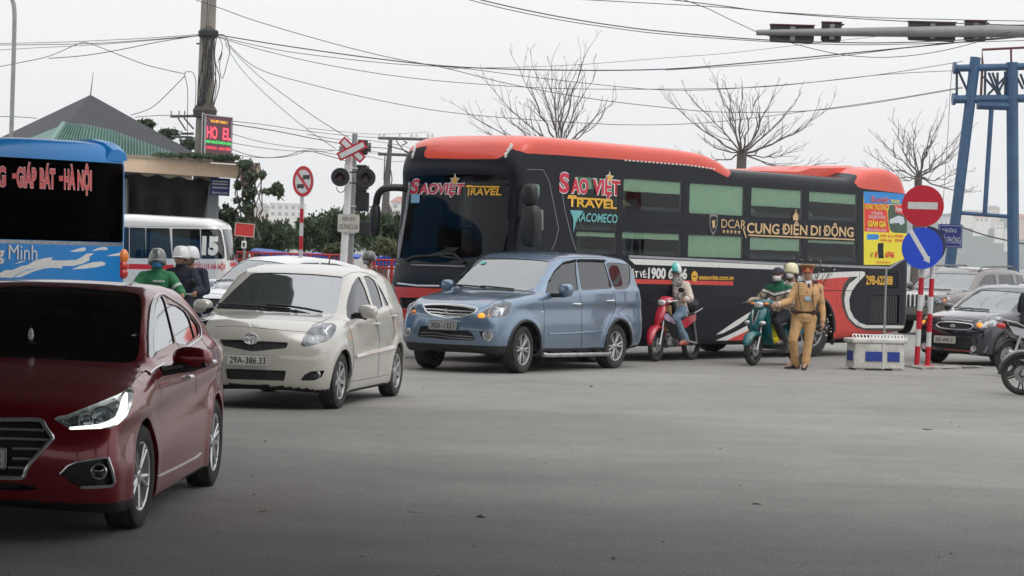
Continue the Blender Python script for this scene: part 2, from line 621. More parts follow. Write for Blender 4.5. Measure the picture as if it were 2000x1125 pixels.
def wrap_mesh(Ffun,x0,x1,hw,zlo,zhi,inset,step):
 """cast rays outwards from a spine on to the surface F = 0; returns a closed quad skin"""
 zc=(zlo+zhi)/2
 hh=(zhi-zlo)/2
 ny,nz=int(2*hw/step),int(2*hh/step)
 ny+=ny%2
 nz+=nz%2
 per=[]
 for i in range(ny):
  per.append((-hw+2*hw*i/ny,-hh))
 for i in range(nz):
  per.append((hw,-hh+2*hh*i/nz))
 for i in range(ny):
  per.append((hw-2*hw*i/ny,hh))
 for i in range(nz):
  per.append((-hw,hh-2*hh*i/nz))
 per=np.array(per)
 n=len(per)
 aR,aF=x0+inset,x1-inset
 ncap=int(inset/step)
 nface=int(min(hw,hh)/step)
 O,T=[],[]
 def ring(ox,tx,s_):
  O.append(np.tile([ox,0,zc],(n,1)))
  T.append(np.stack([np.full(n,tx),per[:,0]*s_,zc+per[:,1]*s_],1))
 for j in range(1,nface):
  ring(aR,x0,j/nface)
 for j in range(ncap):
  ring(aR,x0+inset*j/ncap,1)
 nm=int((aF-aR)/step)
 for j in range(nm+1):
  x=aR+(aF-aR)*j/nm
  ring(x,x,1)
 for j in range(1,ncap+1):
  ring(aF,aF+inset*j/ncap,1)
 for j in range(nface-1,0,-1):
  ring(aF,x1,j/nface)
 O.append(np.array([[aR,0,zc],[aF,0,zc]]))
 T.append(np.array([[x0,0,zc],[x1,0,zc]]))
 nr=len(O)-1
 O,T=np.concatenate(O),np.concatenate(T)
 D=T-O
 D/=np.linalg.norm(D,axis=1)[:,None]
 lo,hi=np.zeros(len(O)),np.full(len(O),np.nan)
 far=np.linalg.norm(T-O,axis=1)*1.35+.2
 for k in range(1,49):
  t=far*k/48
  P=O+D*t[:,None]
  f=Ffun(P[:,0],P[:,1],P[:,2])
  new=np.isnan(hi)&(f>0)
  hi[new]=t[new]
  go=np.isnan(hi)
  lo[go]=t[go]
 hi=np.where(np.isnan(hi),far,hi)
 for _ in range(18):
  t=(lo+hi)/2
  P=O+D*t[:,None]
  f=Ffun(P[:,0],P[:,1],P[:,2])
  lo,hi=np.where(f>0,lo,t),np.where(f>0,t,hi)
 P=O+D*hi[:,None]
 F=[]
 for r_ in range(nr-1):
  a=r_*n
  for j in range(n):
   k=(j+1)%n
   F.append((a+j,a+n+j,a+n+k,a+k))
 a,b=nr*n,(nr-1)*n
 for j in range(n):
  k=(j+1)%n
  F.append((a,j,k))
  F.append((a+1,b+k,b+j))
 return P,F
def in_poly(p,poly):
 x,y=p
 r_=False
 j=len(poly)-1
 for i in range(len(poly)):
  xi,yi=poly[i]
  xj,yj=poly[j]
  if(yi>y)!=(yj>y)and x<(xj-xi)*(y-yi)/(yj-yi)+xi:
   r_=not r_
  j=i
 return r_
def seg_d(p,a,b):
 ex,ey=b[0]-a[0],b[1]-a[1]
 l2=ex*ex+ey*ey or 1e-12
 t=max(0,min(1,((p[0]-a[0])*ex+(p[1]-a[1])*ey)/l2))
 return math.hypot(p[0]-a[0]-t*ex,p[1]-a[1]-t*ey)
def stroke(pts,w,closed=False):
 """outline of a line of width w"""
 P=[np.array(p,float)for p in pts]
 L_,R_=[],[]
 for i,p in enumerate(P):
  a,b=P[max(i-1,0)],P[min(i+1,len(P)-1)]
  t=b-a
  t/=(np.linalg.norm(t)or 1)
  nrm=np.array([-t[1],t[0]])
  L_.append(tuple(p+nrm*w/2))
  R_.append(tuple(p-nrm*w/2))
 return L_+R_[::-1]
class Body:
 pad=.09
 """one vehicle: root Empty, skin being cut, and the outlines read in the photograph traced back on to it"""
 def __init__(s,root,M4,P,F,mats):
  s.root,s.M4=root,M4
  s.inv=M4.inverted()
  s.C=s.inv@CP
  s.rot=s.inv.to_3x3()
  s.bm=bmesh.new()
  vv=[s.bm.verts.new(p)for p in P]
  for f in F:
   s.bm.faces.new([vv[i]for i in f])
  bmesh.ops.recalc_face_normals(s.bm,faces=s.bm.faces)
  s.bm.normal_update()
  s.lay=s.bm.faces.layers.int.new('feat')
  s.mats=list(mats)
  s.bvh=BVHTree.FromBMesh(s.bm)
  s.feats={}
  s.nf=0
  s.faces=list(s.bm.faces)
  s.known=set(s.faces)
  s.cen=np.array([f.calc_center_median()[:]for f in s.faces])
  s.A4=np.array(M4)
 def near(s,bx,view,my,pad):
  c=s.cen*(1,my,1)
  if view=='px':
   d=c@s.A4[:3,:3].T+s.A4[:3,3]-np.array(CP)
   z=d@np.array(_f)
   a,b=1000+FPX*(d@np.array(CR))/z,562.5-FPX*(d@np.array(CU))/z
   pad=pad*FPX/z
  else:
   i0,i1={'side':(0,2),'front':(1,2),'top':(0,1),'rear':(1,2)}[view]
   a,b=c[:,i0],c[:,i1]
  k=(a>bx[0]-pad)&(a<bx[1]+pad)&(b>bx[2]-pad)&(b<bx[3]+pad)
  return[s.faces[i]for i in np.nonzero(k)[0]]
 def mi(s,m):
  if m not in s.mats:
   s.mats.append(m)
  return s.mats.index(m)
 def dir(s,p):
  return(s.rot@ray(p[0],p[1])).normalized()
 def px(s,co):
  d=s.M4@V(co)-CP
  z=d.dot(_f)
  return(1000+FPX*d.dot(CR)/z,562.5-FPX*d.dot(CU)/z)
 def surf(s,p,mirror=False):
  h=s.bvh.ray_cast(s.C,s.dir(p),200)
  for rr in(2,4,7,10,14,20,28,40):
   if h[0]is not None:
    break
   for a in range(12):
    h=s.bvh.ray_cast(s.C,s.dir((p[0]+rr*math.cos(a*.5236),p[1]+rr*math.sin(a*.5236))),200)
    if h[0]is not None:
     break
  if h[0]is None:
   return None
  if mirror:
   return V((h[0].x,-h[0].y,h[0].z)),V((h[1].x,-h[1].y,h[1].z))
  return h[0],h[1]
 def plane(s,p,axis,val):
  d=s.dir(p)
  i='xyz'.index(axis)
  return s.C+d*((val-s.C[i])/d[i])
 def cast(s,o,d):
  h=s.bvh.ray_cast(V(o),V(d).normalized(),50)
  return h[0],h[1]
 def sym(s,half):
  """half outline on the car's left, given in pixels -> whole outline in pixels"""
  out=list(half)
  for p in reversed(half):
   h=s.surf(p)
   if h is None:
    continue
   q=h[0]
   out.append(s.px((q.x,-q.y,q.z)))
  return out
 def cut(s,poly,mode='part',name=None,m=None,view='px',mirror=False,both=False,rim=.025,rimm=None,inset=.008,cond=None,rlabel=None,face=-.02):
  if both:
   s.cut(poly,mode,name,m,view,False,False,rim,rimm,inset,cond,rlabel,face)
   s.cut(poly,mode,name,m,view,True,False,rim,rimm,inset,cond,rlabel,face)
   return
  k=len(poly)
  my=-1 if mirror else 1
  if view=='px':
   C=s.C
   Mw,inv=s.M4,None
   dirs=[s.dir(p)for p in poly]
   pls=[(C,dirs[i].cross(dirs[(i+1)%k]))for i in range(k)]
   def pj(co):
    return s.px((co.x,co.y*my,co.z))
   def vd(co):
    return V((co.x,co.y*my,co.z))-C
  else:
   ax={'side':V((0,-1,0)),'front':V((-1,0,0)),'top':V((0,0,-1)),'rear':V((1,0,0))}[view]
   i0,i1={'side':(0,2),'front':(1,2),'top':(0,1),'rear':(1,2)}[view]
   def lift(p):
    q=V((0,0,0))
    q[i0],q[i1]=p
    return q
   pls=[]
   for i in range(k):
    a,b=lift(poly[i]),lift(poly[(i+1)%k])
    pls.append((a,ax.cross(b-a)))
   def pj(co):
    q=(co.x,co.y*my,co.z)
    return(q[i0],q[i1])
   def vd(co):
    return ax
  xs=[p[0]for p in poly]
  ys=[p[1]for p in poly]
  bx=(min(xs),max(xs),min(ys),max(ys))
  bm=s.bm
  cache={}
  def pv(v):
   q=cache.get(v)
   if q is None:
    q=cache[v]=pj(v.co)
   return q
  cand=[]
  for f in s.near(bx,view,my,s.pad):
   if not f.is_valid or f[s.lay]!=0:
    continue
   pts=[pv(v)for v in f.verts]
   if max(p[0]for p in pts)<bx[0]or min(p[0]for p in pts)>bx[1]or max(p[1]for p in pts)<bx[2]or min(p[1]for p in pts)>bx[3]:
    continue
   co=f.calc_center_median()
   n=f.normal
   q=V((n.x,n.y*my,n.z))
   d=vd(co)
   if q.dot(d)>face*d.length:
    continue
   if cond and not cond(co.x,co.y*my,co.z):
    continue
   cand.append(f)
  cand=set(cand)
  added=[]
  for i in range(k):
   a,b=poly[i],poly[(i+1)%k]
   if math.hypot(a[0]-b[0],a[1]-b[1])<1e-7:
    continue
   co,no=pls[i]
   no=V((no.x,no.y*my,no.z))
   co=V((co.x,co.y*my,co.z))
   if no.length<1e-12:
    continue
   no=no.normalized()
   sel=[]
   ax0,ax1,ay0,ay1=min(a[0],b[0]),max(a[0],b[0]),min(a[1],b[1]),max(a[1],b[1])
   for f in cand:
    pts=[pv(v)for v in f.verts]
    if max(p[0]for p in pts)<ax0 or min(p[0]for p in pts)>ax1 or max(p[1]for p in pts)<ay0 or min(p[1]for p in pts)>ay1:
     continue
    sel.append(f)
   if not sel:
    continue
   dd={}
   es=set()
   for f in sel:
    for v in f.verts:
     if v not in dd:
      q=(v.co-co).dot(no)
      dd[v]=0. if abs(q)<2e-5 else q
    es.update(f.edges)
   for e in es:
    v0,v1=e.verts
    d0,d1=dd[v0],dd[v1]
    if d0*d1<0:
     dd[bmesh.utils.edge_split(e,v0,d0/(d0-d1))[1]]=0.
   for f in sel:
    on=[v for v in f.verts if dd.get(v,1.)==0.]
    if len(on)<2:
     continue
    if len(on)>2:
     on=max(((p,q)for p in on for q in on if p is not q),key=lambda t_:(t_[0].co-t_[1].co).length)
    if any(e.other_vert(on[0])is on[1]for e in on[0].link_edges if f in e.link_faces):
     continue
    try:
     g=bmesh.utils.face_split(f,on[0],on[1])[0]
    except ValueError:
     continue
    if g is None:
     continue
    g.normal_update()
    f.normal_update()
    cand.add(g)
    added.append(g)
  if added:
   s.faces+=added
   s.cen=np.concatenate([s.cen,np.array([f.calc_center_median()[:]for f in added])])
  s.nf+=1
  fid=s.nf
  got=[f for f in cand if f.is_valid and in_poly(pj(f.calc_center_median()),poly)]
  if mode=='paint':
   i=s.mi(m)
   for f in got:
    f.material_index=i
   return
  for f in got:
   f[s.lay]=fid
  s.feats[fid]=(mode,name,m,rim,rimm,inset,rlabel)
  return fid
 def trace(s,pts,r,m,name='trim',lift=0.,n=6,mirror=False,both=False,flat=1.,mb=None):
  out=[]
  for p in pts:
   h=s.surf(p)
   if h:
    out.append(h[0]+h[1]*lift)
  if len(out)<2:
   return
  res=mb or MB()
  for my in((1,-1)if both else((-1,)if mirror else(1,))):
   res.tube([V((q.x,q.y*my,q.z))for q in out],r,n,flat=flat)
  return res if mb else(halves(res,name,m,s.root)if both else res.build(name,m,s.root))
 def finish(s,name='body'):
  bm=s.bm
  bm.normal_update()
  parts=[]
  gone=[]
  for fid,(mode,nm,m,rim,rimm,inset,lab)in s.feats.items():
   fs=[f for f in bm.faces if f[s.lay]==fid]
   if not fs:
    continue
   if mode=='part':
    idx,vs_,ff={},[],[]
    for f in fs:
     q=[]
     for v in f.verts:
      if v not in idx:
       idx[v]=len(vs_)
       vs_.append(v.co-v.normal*inset)
      q.append(idx[v])
     ff.append(q)
    parts.append((nm,m,vs_,ff,lab))
   if rim:
    be=[]
    fset=set(fs)
    for f in fs:
     for e in f.edges:
      if any(g not in fset for g in e.link_faces)or len(e.link_faces)<2:
       be.append(e)
    ext={}
    ri=s.mi(rimm or M['rubber'])
    for e in be:
     for v in e.verts:
      if v not in ext:
       ext[v]=(v.co.copy(),v.normal.copy())
    gone.append((fs,be,ext,rim,ri))
   else:
    gone.append((fs,[],{},0,0))
  rims=[]
  for fs,be,ext,rim,ri in gone:
   if be:
    idx={}
    vs_=[]
    for v,(co,no)in ext.items():
     idx[v]=len(vs_)
     vs_+=[co,co-no*rim]
    rims.append((vs_,[(idx[e.verts[0]],idx[e.verts[1]],idx[e.verts[1]]+1,idx[e.verts[0]]+1)for e in be],ri))
  for fs,*_ in gone:
   bmesh.ops.delete(bm,geom=[f for f in fs if f.is_valid],context='FACES')
  for e in bm.edges:
   if len(e.link_faces)<2:
    e.smooth=False
  for f in bm.faces:
   f.smooth=True
  for vs_,ff,ri in rims:
   nv=[bm.verts.new(p)for p in vs_]
   for q in ff:
    try:
     f=bm.faces.new([nv[i]for i in q])
     f.material_index=ri
    except ValueError:
     pass
  me=bpy.data.meshes.new(name)
  bm.to_mesh(me)
  bm.free()
  for x in s.mats:
   me.materials.append(x)
  o=bpy.data.objects.new(name,me)
  COL.objects.link(o)
  o.parent=s.root
  for nm,m,vs_,ff,lab in parts:
   pm=bpy.data.meshes.new(nm)
   pm.from_pydata([tuple(v)for v in vs_],[],ff)
   pm.materials.append(m)
   pm.polygons.foreach_set('use_smooth',[True]*len(pm.polygons))
   pm.update()
   po=bpy.data.objects.new(nm,pm)
   COL.objects.link(po)
   po.parent=s.root
   if lab:
    po['label']=lab
  return o
def car_shape(prof,plan,tall,belt,tumble=.32,step_=.03,bowf=.16,bowr=.10,crown=.05,k=.09,blur=3,flare=None,crease=None,pblur=.12,bowp=2.):
 """F(x, y, z): side outline x plan width x cross-section, softened where they meet"""
 G=Grid2(prof,blur)
 xs=[p[0]for p in prof]
 x0,x1=min(xs),max(xs)
 Wp=smooth_tab(plan,x0-.2,x1+.2,pblur)
 Wt=smooth_tab(tall,-.1,2.2,.04)
 Zb=smooth_tab(belt,x0,x1,.15)
 xm=(x0+x1)/2
 def F(x,y,z):
  y2=y*y
  tf=ss((x-xm)/(x1-xm))
  tr=ss((xm-x)/(xm-x0))
  yb=.7*(np.abs(y)/.84)**bowp
  gx=x+bowf*yb*tf-bowr*yb*tr
  g1=G(gx,z+crown*y2)
  zb=Zb(x)
  W=Wp(x)*Wt(z)
  up_=z-zb
  W=W-step_*ss(up_/.07+.3)-tumble*np.maximum(0,up_)
  if crease:
   for cz,amt,wd in crease:
    W=W-amt*ss((cz(x)-z)/wd)*(1-ss((cz(x)-z-.1)/.22))
  if flare:
   for fx,fz,fr,amt in flare:
    r_=np.hypot(x-fx,z-fz)
    W=W+amt*np.exp(-((r_-fr)/.065)**2)*(z<fz+fr*1.4)
  return smax(g1,np.abs(y)-W,k)
 return F,x0,x1
_wheels={}
def halves(mb,name,m,root):
 """the same trim on both flanks: one part each"""
 for sy in(1,-1):
  q=MB()
  idx={}
  for f in mb.f:
   if sum(mb.v[i][1]for i in f)*sy>0:
    for i in f:
     if i not in idx:
      idx[i]=len(q.v)
      q.v.append(mb.v[i])
    q.f.append(tuple(idx[i]for i in f))
    q.m.append(0)
    q.s.append(True)
  if q.f:
   q.build(name,m,root)
def wheel_mesh(key,r,w,rim_r,spokes=5,style='twin',steel=None):
 """tyre and rim meshes about the origin, axle along y, outer face towards +y"""
 if key in _wheels:
  return _wheels[key]
 t=MB()
 h=w/2
 t.lathe([(rim_r-.012,-h*.8),(rim_r+.01,-h*.95),(r-.045,-h),(r-.016,-h*.88),(r,-h*.62),(r,h*.62),(r-.016,h*.88),(r-.045,h),(rim_r+.01,h*.95),(rim_r-.012,h*.8)],ax=(0,1,0),n=40,close=True)
 for a in(-.38,0,.38):
  t.lathe([(r+.0006,a*w-.004),(r+.001,a*w),(r+.0006,a*w+.004)],ax=(0,1,0),n=40,mi=1)
 to=t.build('tyre',[M['tyre'],M['matt']])
 d=MB()
 am=steel or M['alloy']
 d.lathe([(rim_r,h*.82),(rim_r-.006,h*.86),(rim_r-.02,h*.80),(rim_r-.026,h*.55),(rim_r-.03,-h*.7)],ax=(0,1,0),n=40)
 d.lathe([(0,-h*.1),(rim_r*.72,-h*.1),(rim_r*.72,-h*.3)],ax=(0,1,0),n=24,mi=1)
 d.lathe([(rim_r-.03,-h*.55),(0,-h*.6)],ax=(0,1,0),n=24,mi=2)
 d.lathe([(0,h*.78),(.03,h*.78),(.036,h*.72),(.062,h*.70),(.07,h*.55),(.07,0)],ax=(0,1,0),n=20)
 for i in range(spokes):
  a0=2*math.pi*i/spokes+.3
  offs=(-.13,.13)if style=='twin' else(0,)
  for o in offs:
   wd=.034 if style=='twin' else .052
   P=[]
   for rr,ang,ww,yy in((.05,a0+o*.6,wd*.9,h*.70),(rim_r-.014,a0+o*1.25,wd*.72,h*.80)):
    c,s_=math.cos(ang),math.sin(ang)
    for q in(-1,1):
     x_,z_=rr*c-q*ww/2*s_,rr*s_+q*ww/2*c
     P+=[V((x_,yy,z_)),V((x_*.99,yy-.03,z_*.99))]
    P+=[V((rr*c,yy+.006,rr*s_))]
   d.hull(P,0)
  an=a0+math.pi/spokes
  d.lathe([(0,h*.73),(.009,h*.73),(.009,h*.6)],c=(.047*math.cos(an),0,.047*math.sin(an)),ax=(0,1,0),n=8,mi=1)
 ro=d.build('rim',[am,M['steel'],M['matt']])
 _wheels[key]=(to.data,ro.data)
 bpy.data.objects.remove(to)
 bpy.data.objects.remove(ro)
 return _wheels[key]
def put_wheel(root,meshes,x,y,z,steer=0.,name='wheel',spin=None):
 tm,rm=meshes
 o=bpy.data.objects.new(name,tm)
 COL.objects.link(o)
 o.parent=root
 a=Matrix.Rotation(R(steer),4,'Z')
 if y<0:
  a=a@Matrix.Rotation(math.pi,4,'Z')
 o.matrix_local=Matrix.Translation((x,y,z))@a@Matrix.Rotation(rng.uniform(0,6)if spin is None else spin,4,'Y')
 r_=bpy.data.objects.new('rim',rm)
 COL.objects.link(r_)
 r_.parent=o
 return o
def arch(B,x,z,r,hw,inner):
 """open the wheel arch on both sides and line it"""
 B.cut(circ(r,36,x,z),'hole',view='side',both=True,rim=.03,rimm=B.mats[0],cond=lambda a,b,c:b>inner,face=.3)
 for sy in(1,-1):
  mb=MB()
  n=18
  ringo=[(x+(r+.004)*math.cos(math.pi*(i/n*1.06-.03)),z+(r+.004)*math.sin(math.pi*(i/n*1.06-.03)))for i in range(n+1)]
  A=[V((p[0],sy*(hw-.035),p[1]))for p in ringo]
  Bq=[V((p[0],sy*inner,p[1]))for p in ringo]
  mb.add(A+Bq,[(i,i+1,n+2+i,n+1+i)for i in range(n)],0)
  mb.add(Bq,[tuple(range(n+1))],0,False)
  mb.build('wheel_arch_liner',M['matt'],B.root,fix=False)
def seat_mb(mb,x,y,z,h=.62,w=.46):
 mb.box((x,y,z+.08),(.5,w,.16),bev=.05)
 mb.box((x-.27,y,z+.40),(.14,w*.95,h),Matrix.Rotation(R(-14),3,'Y'),bev=.05)
 mb.box((x-.37,y,z+.40+h*.62),(.09,w*.5,.17),Matrix.Rotation(R(-10),3,'Y'),bev=.035)
def cabin(root,x_dash,zfloor,zbelt,seats,hw,x_back,zs=None,wheel_y=.36):
 """dashboard, seats and floor seen through the glass"""
 mb=MB()
 mb.box(((x_dash+.2+x_back)/2,0,zfloor),(x_dash+.2-x_back,hw*2,.04))
 mb.hull([V((x_dash+dx,sy*hw,z))for sy in(1,-1)for dx,z in((.35,zbelt-.06),(.05,zbelt+.0),(-.12,zbelt-.05),(-.15,zbelt-.25),(.35,zbelt-.4))],0)
 for sy in(1,-1):
  mb.box(((x_dash+x_back)/2,sy*(hw-.02),zbelt-.27),(x_dash-x_back,.05,.4))
 mb.build('cabin_trim',M['grey'],root)
 for x in seats:
  for y in(wheel_y,-wheel_y):
   q=MB()
   seat_mb(q,x,y,zs or zfloor+.22)
   q.build('seat',M['seat'],root)
 st=MB()
 ax=V((-.85,0,.5)).normalized()
 c=V((x_dash-.22,wheel_y,zbelt-.02))
 a=V((0,1,0))
 b=ax.cross(a)
 st.tube([c+a*(.185*math.cos(t))+b*(.185*math.sin(t))for t in[i*2*math.pi/24 for i in range(25)]],.014,6)
 st.tube([c-a*.18,c+a*.18],.016,6)
 st.tube([c,c-ax*.25],.025,6)
 st.build('steering_wheel',M['black'],root)
def wing_mirror(root,c,size,m,sy=1,rot=0.,stalk=None,low=None):
 """door mirror: rounded shell with a darker foot and a glass on its back"""
 mb=MB()
 rt_=Matrix.Rotation(R(rot*sy),3,'Z')
 c=V(c)
 dx,dy,dz=size
 rings=[]
 for t,k in((-.5,.80),(-.42,.95),(-.1,1.0),(.25,.88),(.42,.62),(.5,.3)):
  ring=[]
  for j in range(16):
   a=2*math.pi*j/16
   ca,sa=math.cos(a),math.sin(a)
   y_=math.copysign(abs(ca)**.7,ca)*dy/2*k
   z_=math.copysign(abs(sa)**.7,sa)*dz/2*k
   ring.append(c+rt_@V((t*dx,y_*1,z_+(-.06*dz*(1 if low else 0))*0)))
  rings.append(ring)
 mb.loft(rings)
 o=mb.build('wing_mirror',m,root)
 g=MB()
 g.prism(rrect(dy*.74,dz*.74,dz*.2),c+rt_@V((-.505*dx,0,0)),rt_@V((0,1,0)),(0,0,1),-.004)
 g.build('mirror_glass',M['chrome'],o)
 if stalk is not None:
  q=MB()
  p=V(stalk)
  q.tube([p,p.lerp(c-V((0,0,dz*.38)),.6),c-V((0,0,dz*.36))],[.045,.04,.05],8,flat=.55)
  q.build('mirror_stalk',M['black'],o)
 return o
def plate(root,c,n,up_,w,h,string,m=None,two=None,boldn=.012,kx=.84):
 """number plate with raised border and characters"""
 c,n=V(c),V(n).normalized()
 ux=V(up_).cross(n).normalized()
 uy=n.cross(ux).normalized()
 mb=MB()
 mb.prism(rrect(w,h,h*.12),c,ux,uy,.008)
 o=mb.build('number_plate',m or M['plate'],root)
 fr=MB()
 a,b=rrect(w*.985,h*.95,h*.12),rrect(w*.965,h*.88,h*.10)
 k=len(a)
 P=[c+n*.0095+ux*p[0]+uy*p[1]for p in a+b]
 fr.add(P,[(i,(i+1)%k,k+(i+1)%k,k+i)for i in range(k)],0,False)
 fr.build('plate_border',M['ink'],o)
 if string:
  hh=h*.60
  text(string,c+n*.011-uy*hh*.5,ux,uy,w*kx,hh,M['ink'],o,'plate_number',boldn,align='C')
 return o,ux,uy
# cars
G_WS=glass('windscreen_glass',(.42,.50,.50),.30,.12,(.50,.57,.57))
G_WS2=glass('windscreen_glass_clear',(.42,.50,.48),.19,.20,(.52,.57,.55))
G_SIDE=glass('side_glass',(.30,.34,.34),.06,.03)
G_DARK=glass('dark_glass',(.10,.11,.12),.02)
G_BLACK=glass('black_film_glass',(.34,.33,.36),-.008,.012,(.45,.30,.30))
def new_car(name,label,cat,p,shape,hw,zlo,zhi,body_mat,step=.042,inset=.8,group=None):
 M4=pose(*p)
 root=thing(name,label,cat,M4,group)
 F_,x0,x1=shape
 P,Fc=wrap_mesh(F_,x0-.02,x1+.02,hw,zlo,zhi,inset,step)
 B=Body(root,M4,P,Fc,[body_mat])
 for f in B.bm.faces:
  if f.normal.z<-.5 and f.calc_center_median().z<zlo+.12:
   f.material_index=B.mi(M['matt'])
 return root,B
def lamp_unit(B,poly,both=True,projector=None,depth=.05,rm=None,amber=None,name='headlight',pr=.055):
 """headlight: clear cover over a reflector bowl, with a projector lens in it"""
 for mir in((False,True)if both else(False,)):
  B.cut(poly,'part',name,M['lampglass'],mirror=mir,rim=.035,rimm=M['chrome'],inset=.002)
  pts=[B.surf(p,mir)for p in poly]
  pts=[q for q in pts if q]
  if len(pts)<3:
   continue
  c=sum((q[0]for q in pts),V((0,0,0)))/len(pts)
  nn=sum((q[1]for q in pts),V((0,0,0))).normalized()
  mb=MB()
  my=-1 if mir else 1
  ring=[q[0]-q[1]*.02 for q in pts]
  k=len(ring)
  inner=[c.lerp(r_,.62)-nn*depth for r_ in ring]
  mb.add(ring+inner+[c-nn*depth*1.1],[(i,(i+1)%k,k+(i+1)%k,k+i)for i in range(k)]+[(k+i,k+(i+1)%k,2*k)for i in range(k)],0,False)
  o=mb.build('lamp_reflector',M['reflector'],B.root,ang=20)
  for(pp,rr)in(projector or[]):
   h=B.surf(pp,mir)
   if not h:
    continue
   d=V((1,0,0)).lerp(h[1],.35).normalized()
   q=h[0]-h[1]*.045
   lm=MB()
   lm.lathe([(rr*1.22,-.02),(rr*1.25,.012),(rr*1.02,.016),(rr,.004)],c=q,ax=d,n=20)
   lm.lathe([(rr,.002),(rr*.85,.018),(rr*.5,.030),(0,.034)],c=q,ax=d,n=20,mi=1)
   lm.build('lamp_lens',[M['chrome'],M['lens']],o)
  if amber:
   h=B.surf(amber[0],mir)
   if h:
    am=MB()
    am.ell(h[0]-h[1]*.03,(amber[1]*.6,amber[1],amber[1]*.8))
    am.build('indicator_bulb',amber[2],o)
M['lens']=glass('projector_lens',(.35,.38,.42),.12)
M['amber']=mat('amber_bulb',(.9,.30,.03),.3,emit=(1,.35,.03),estr=.9)
GAP=M['matt']
def gaps(B,lines,w,view='px',both=True,mirror=False,m=None):
 for l in lines:
  B.cut(stroke(l,w),'paint',m=m or GAP,view=view,both=both,mirror=mirror)
def handle(B,p,m,w=.17,both=True):
 h=B.surf(p)
 if not h:
  return
 for my in((1,-1)if both else(1,)):
  c,n=V((h[0].x,h[0].y*my,h[0].z)),V((h[1].x,h[1].y*my,h[1].z))
  mb=MB()
  f=V((1,0,.02)).normalized()
  mb.tube([c+f*w/2-n*.008,c+f*w*.42+n*.022,c+n*.028,c-f*w*.42+n*.022,c-f*w/2-n*.008],[.012,.015,.017,.015,.012],8)
  o=mb.build('door_handle',m,B.root)
  d=MB()
  d.ell(c+f*w*.12-n*.004,(w*.33,.008,.03))
  d.build('handle_recess',M['black'],o)
def wiper(B,pts,r=.012,lift=.018):
 mb=MB()
 B.trace(pts,r,None,lift=lift,mb=mb)
 if mb.v:
  mb.build('wiper',M['black'],B.root)
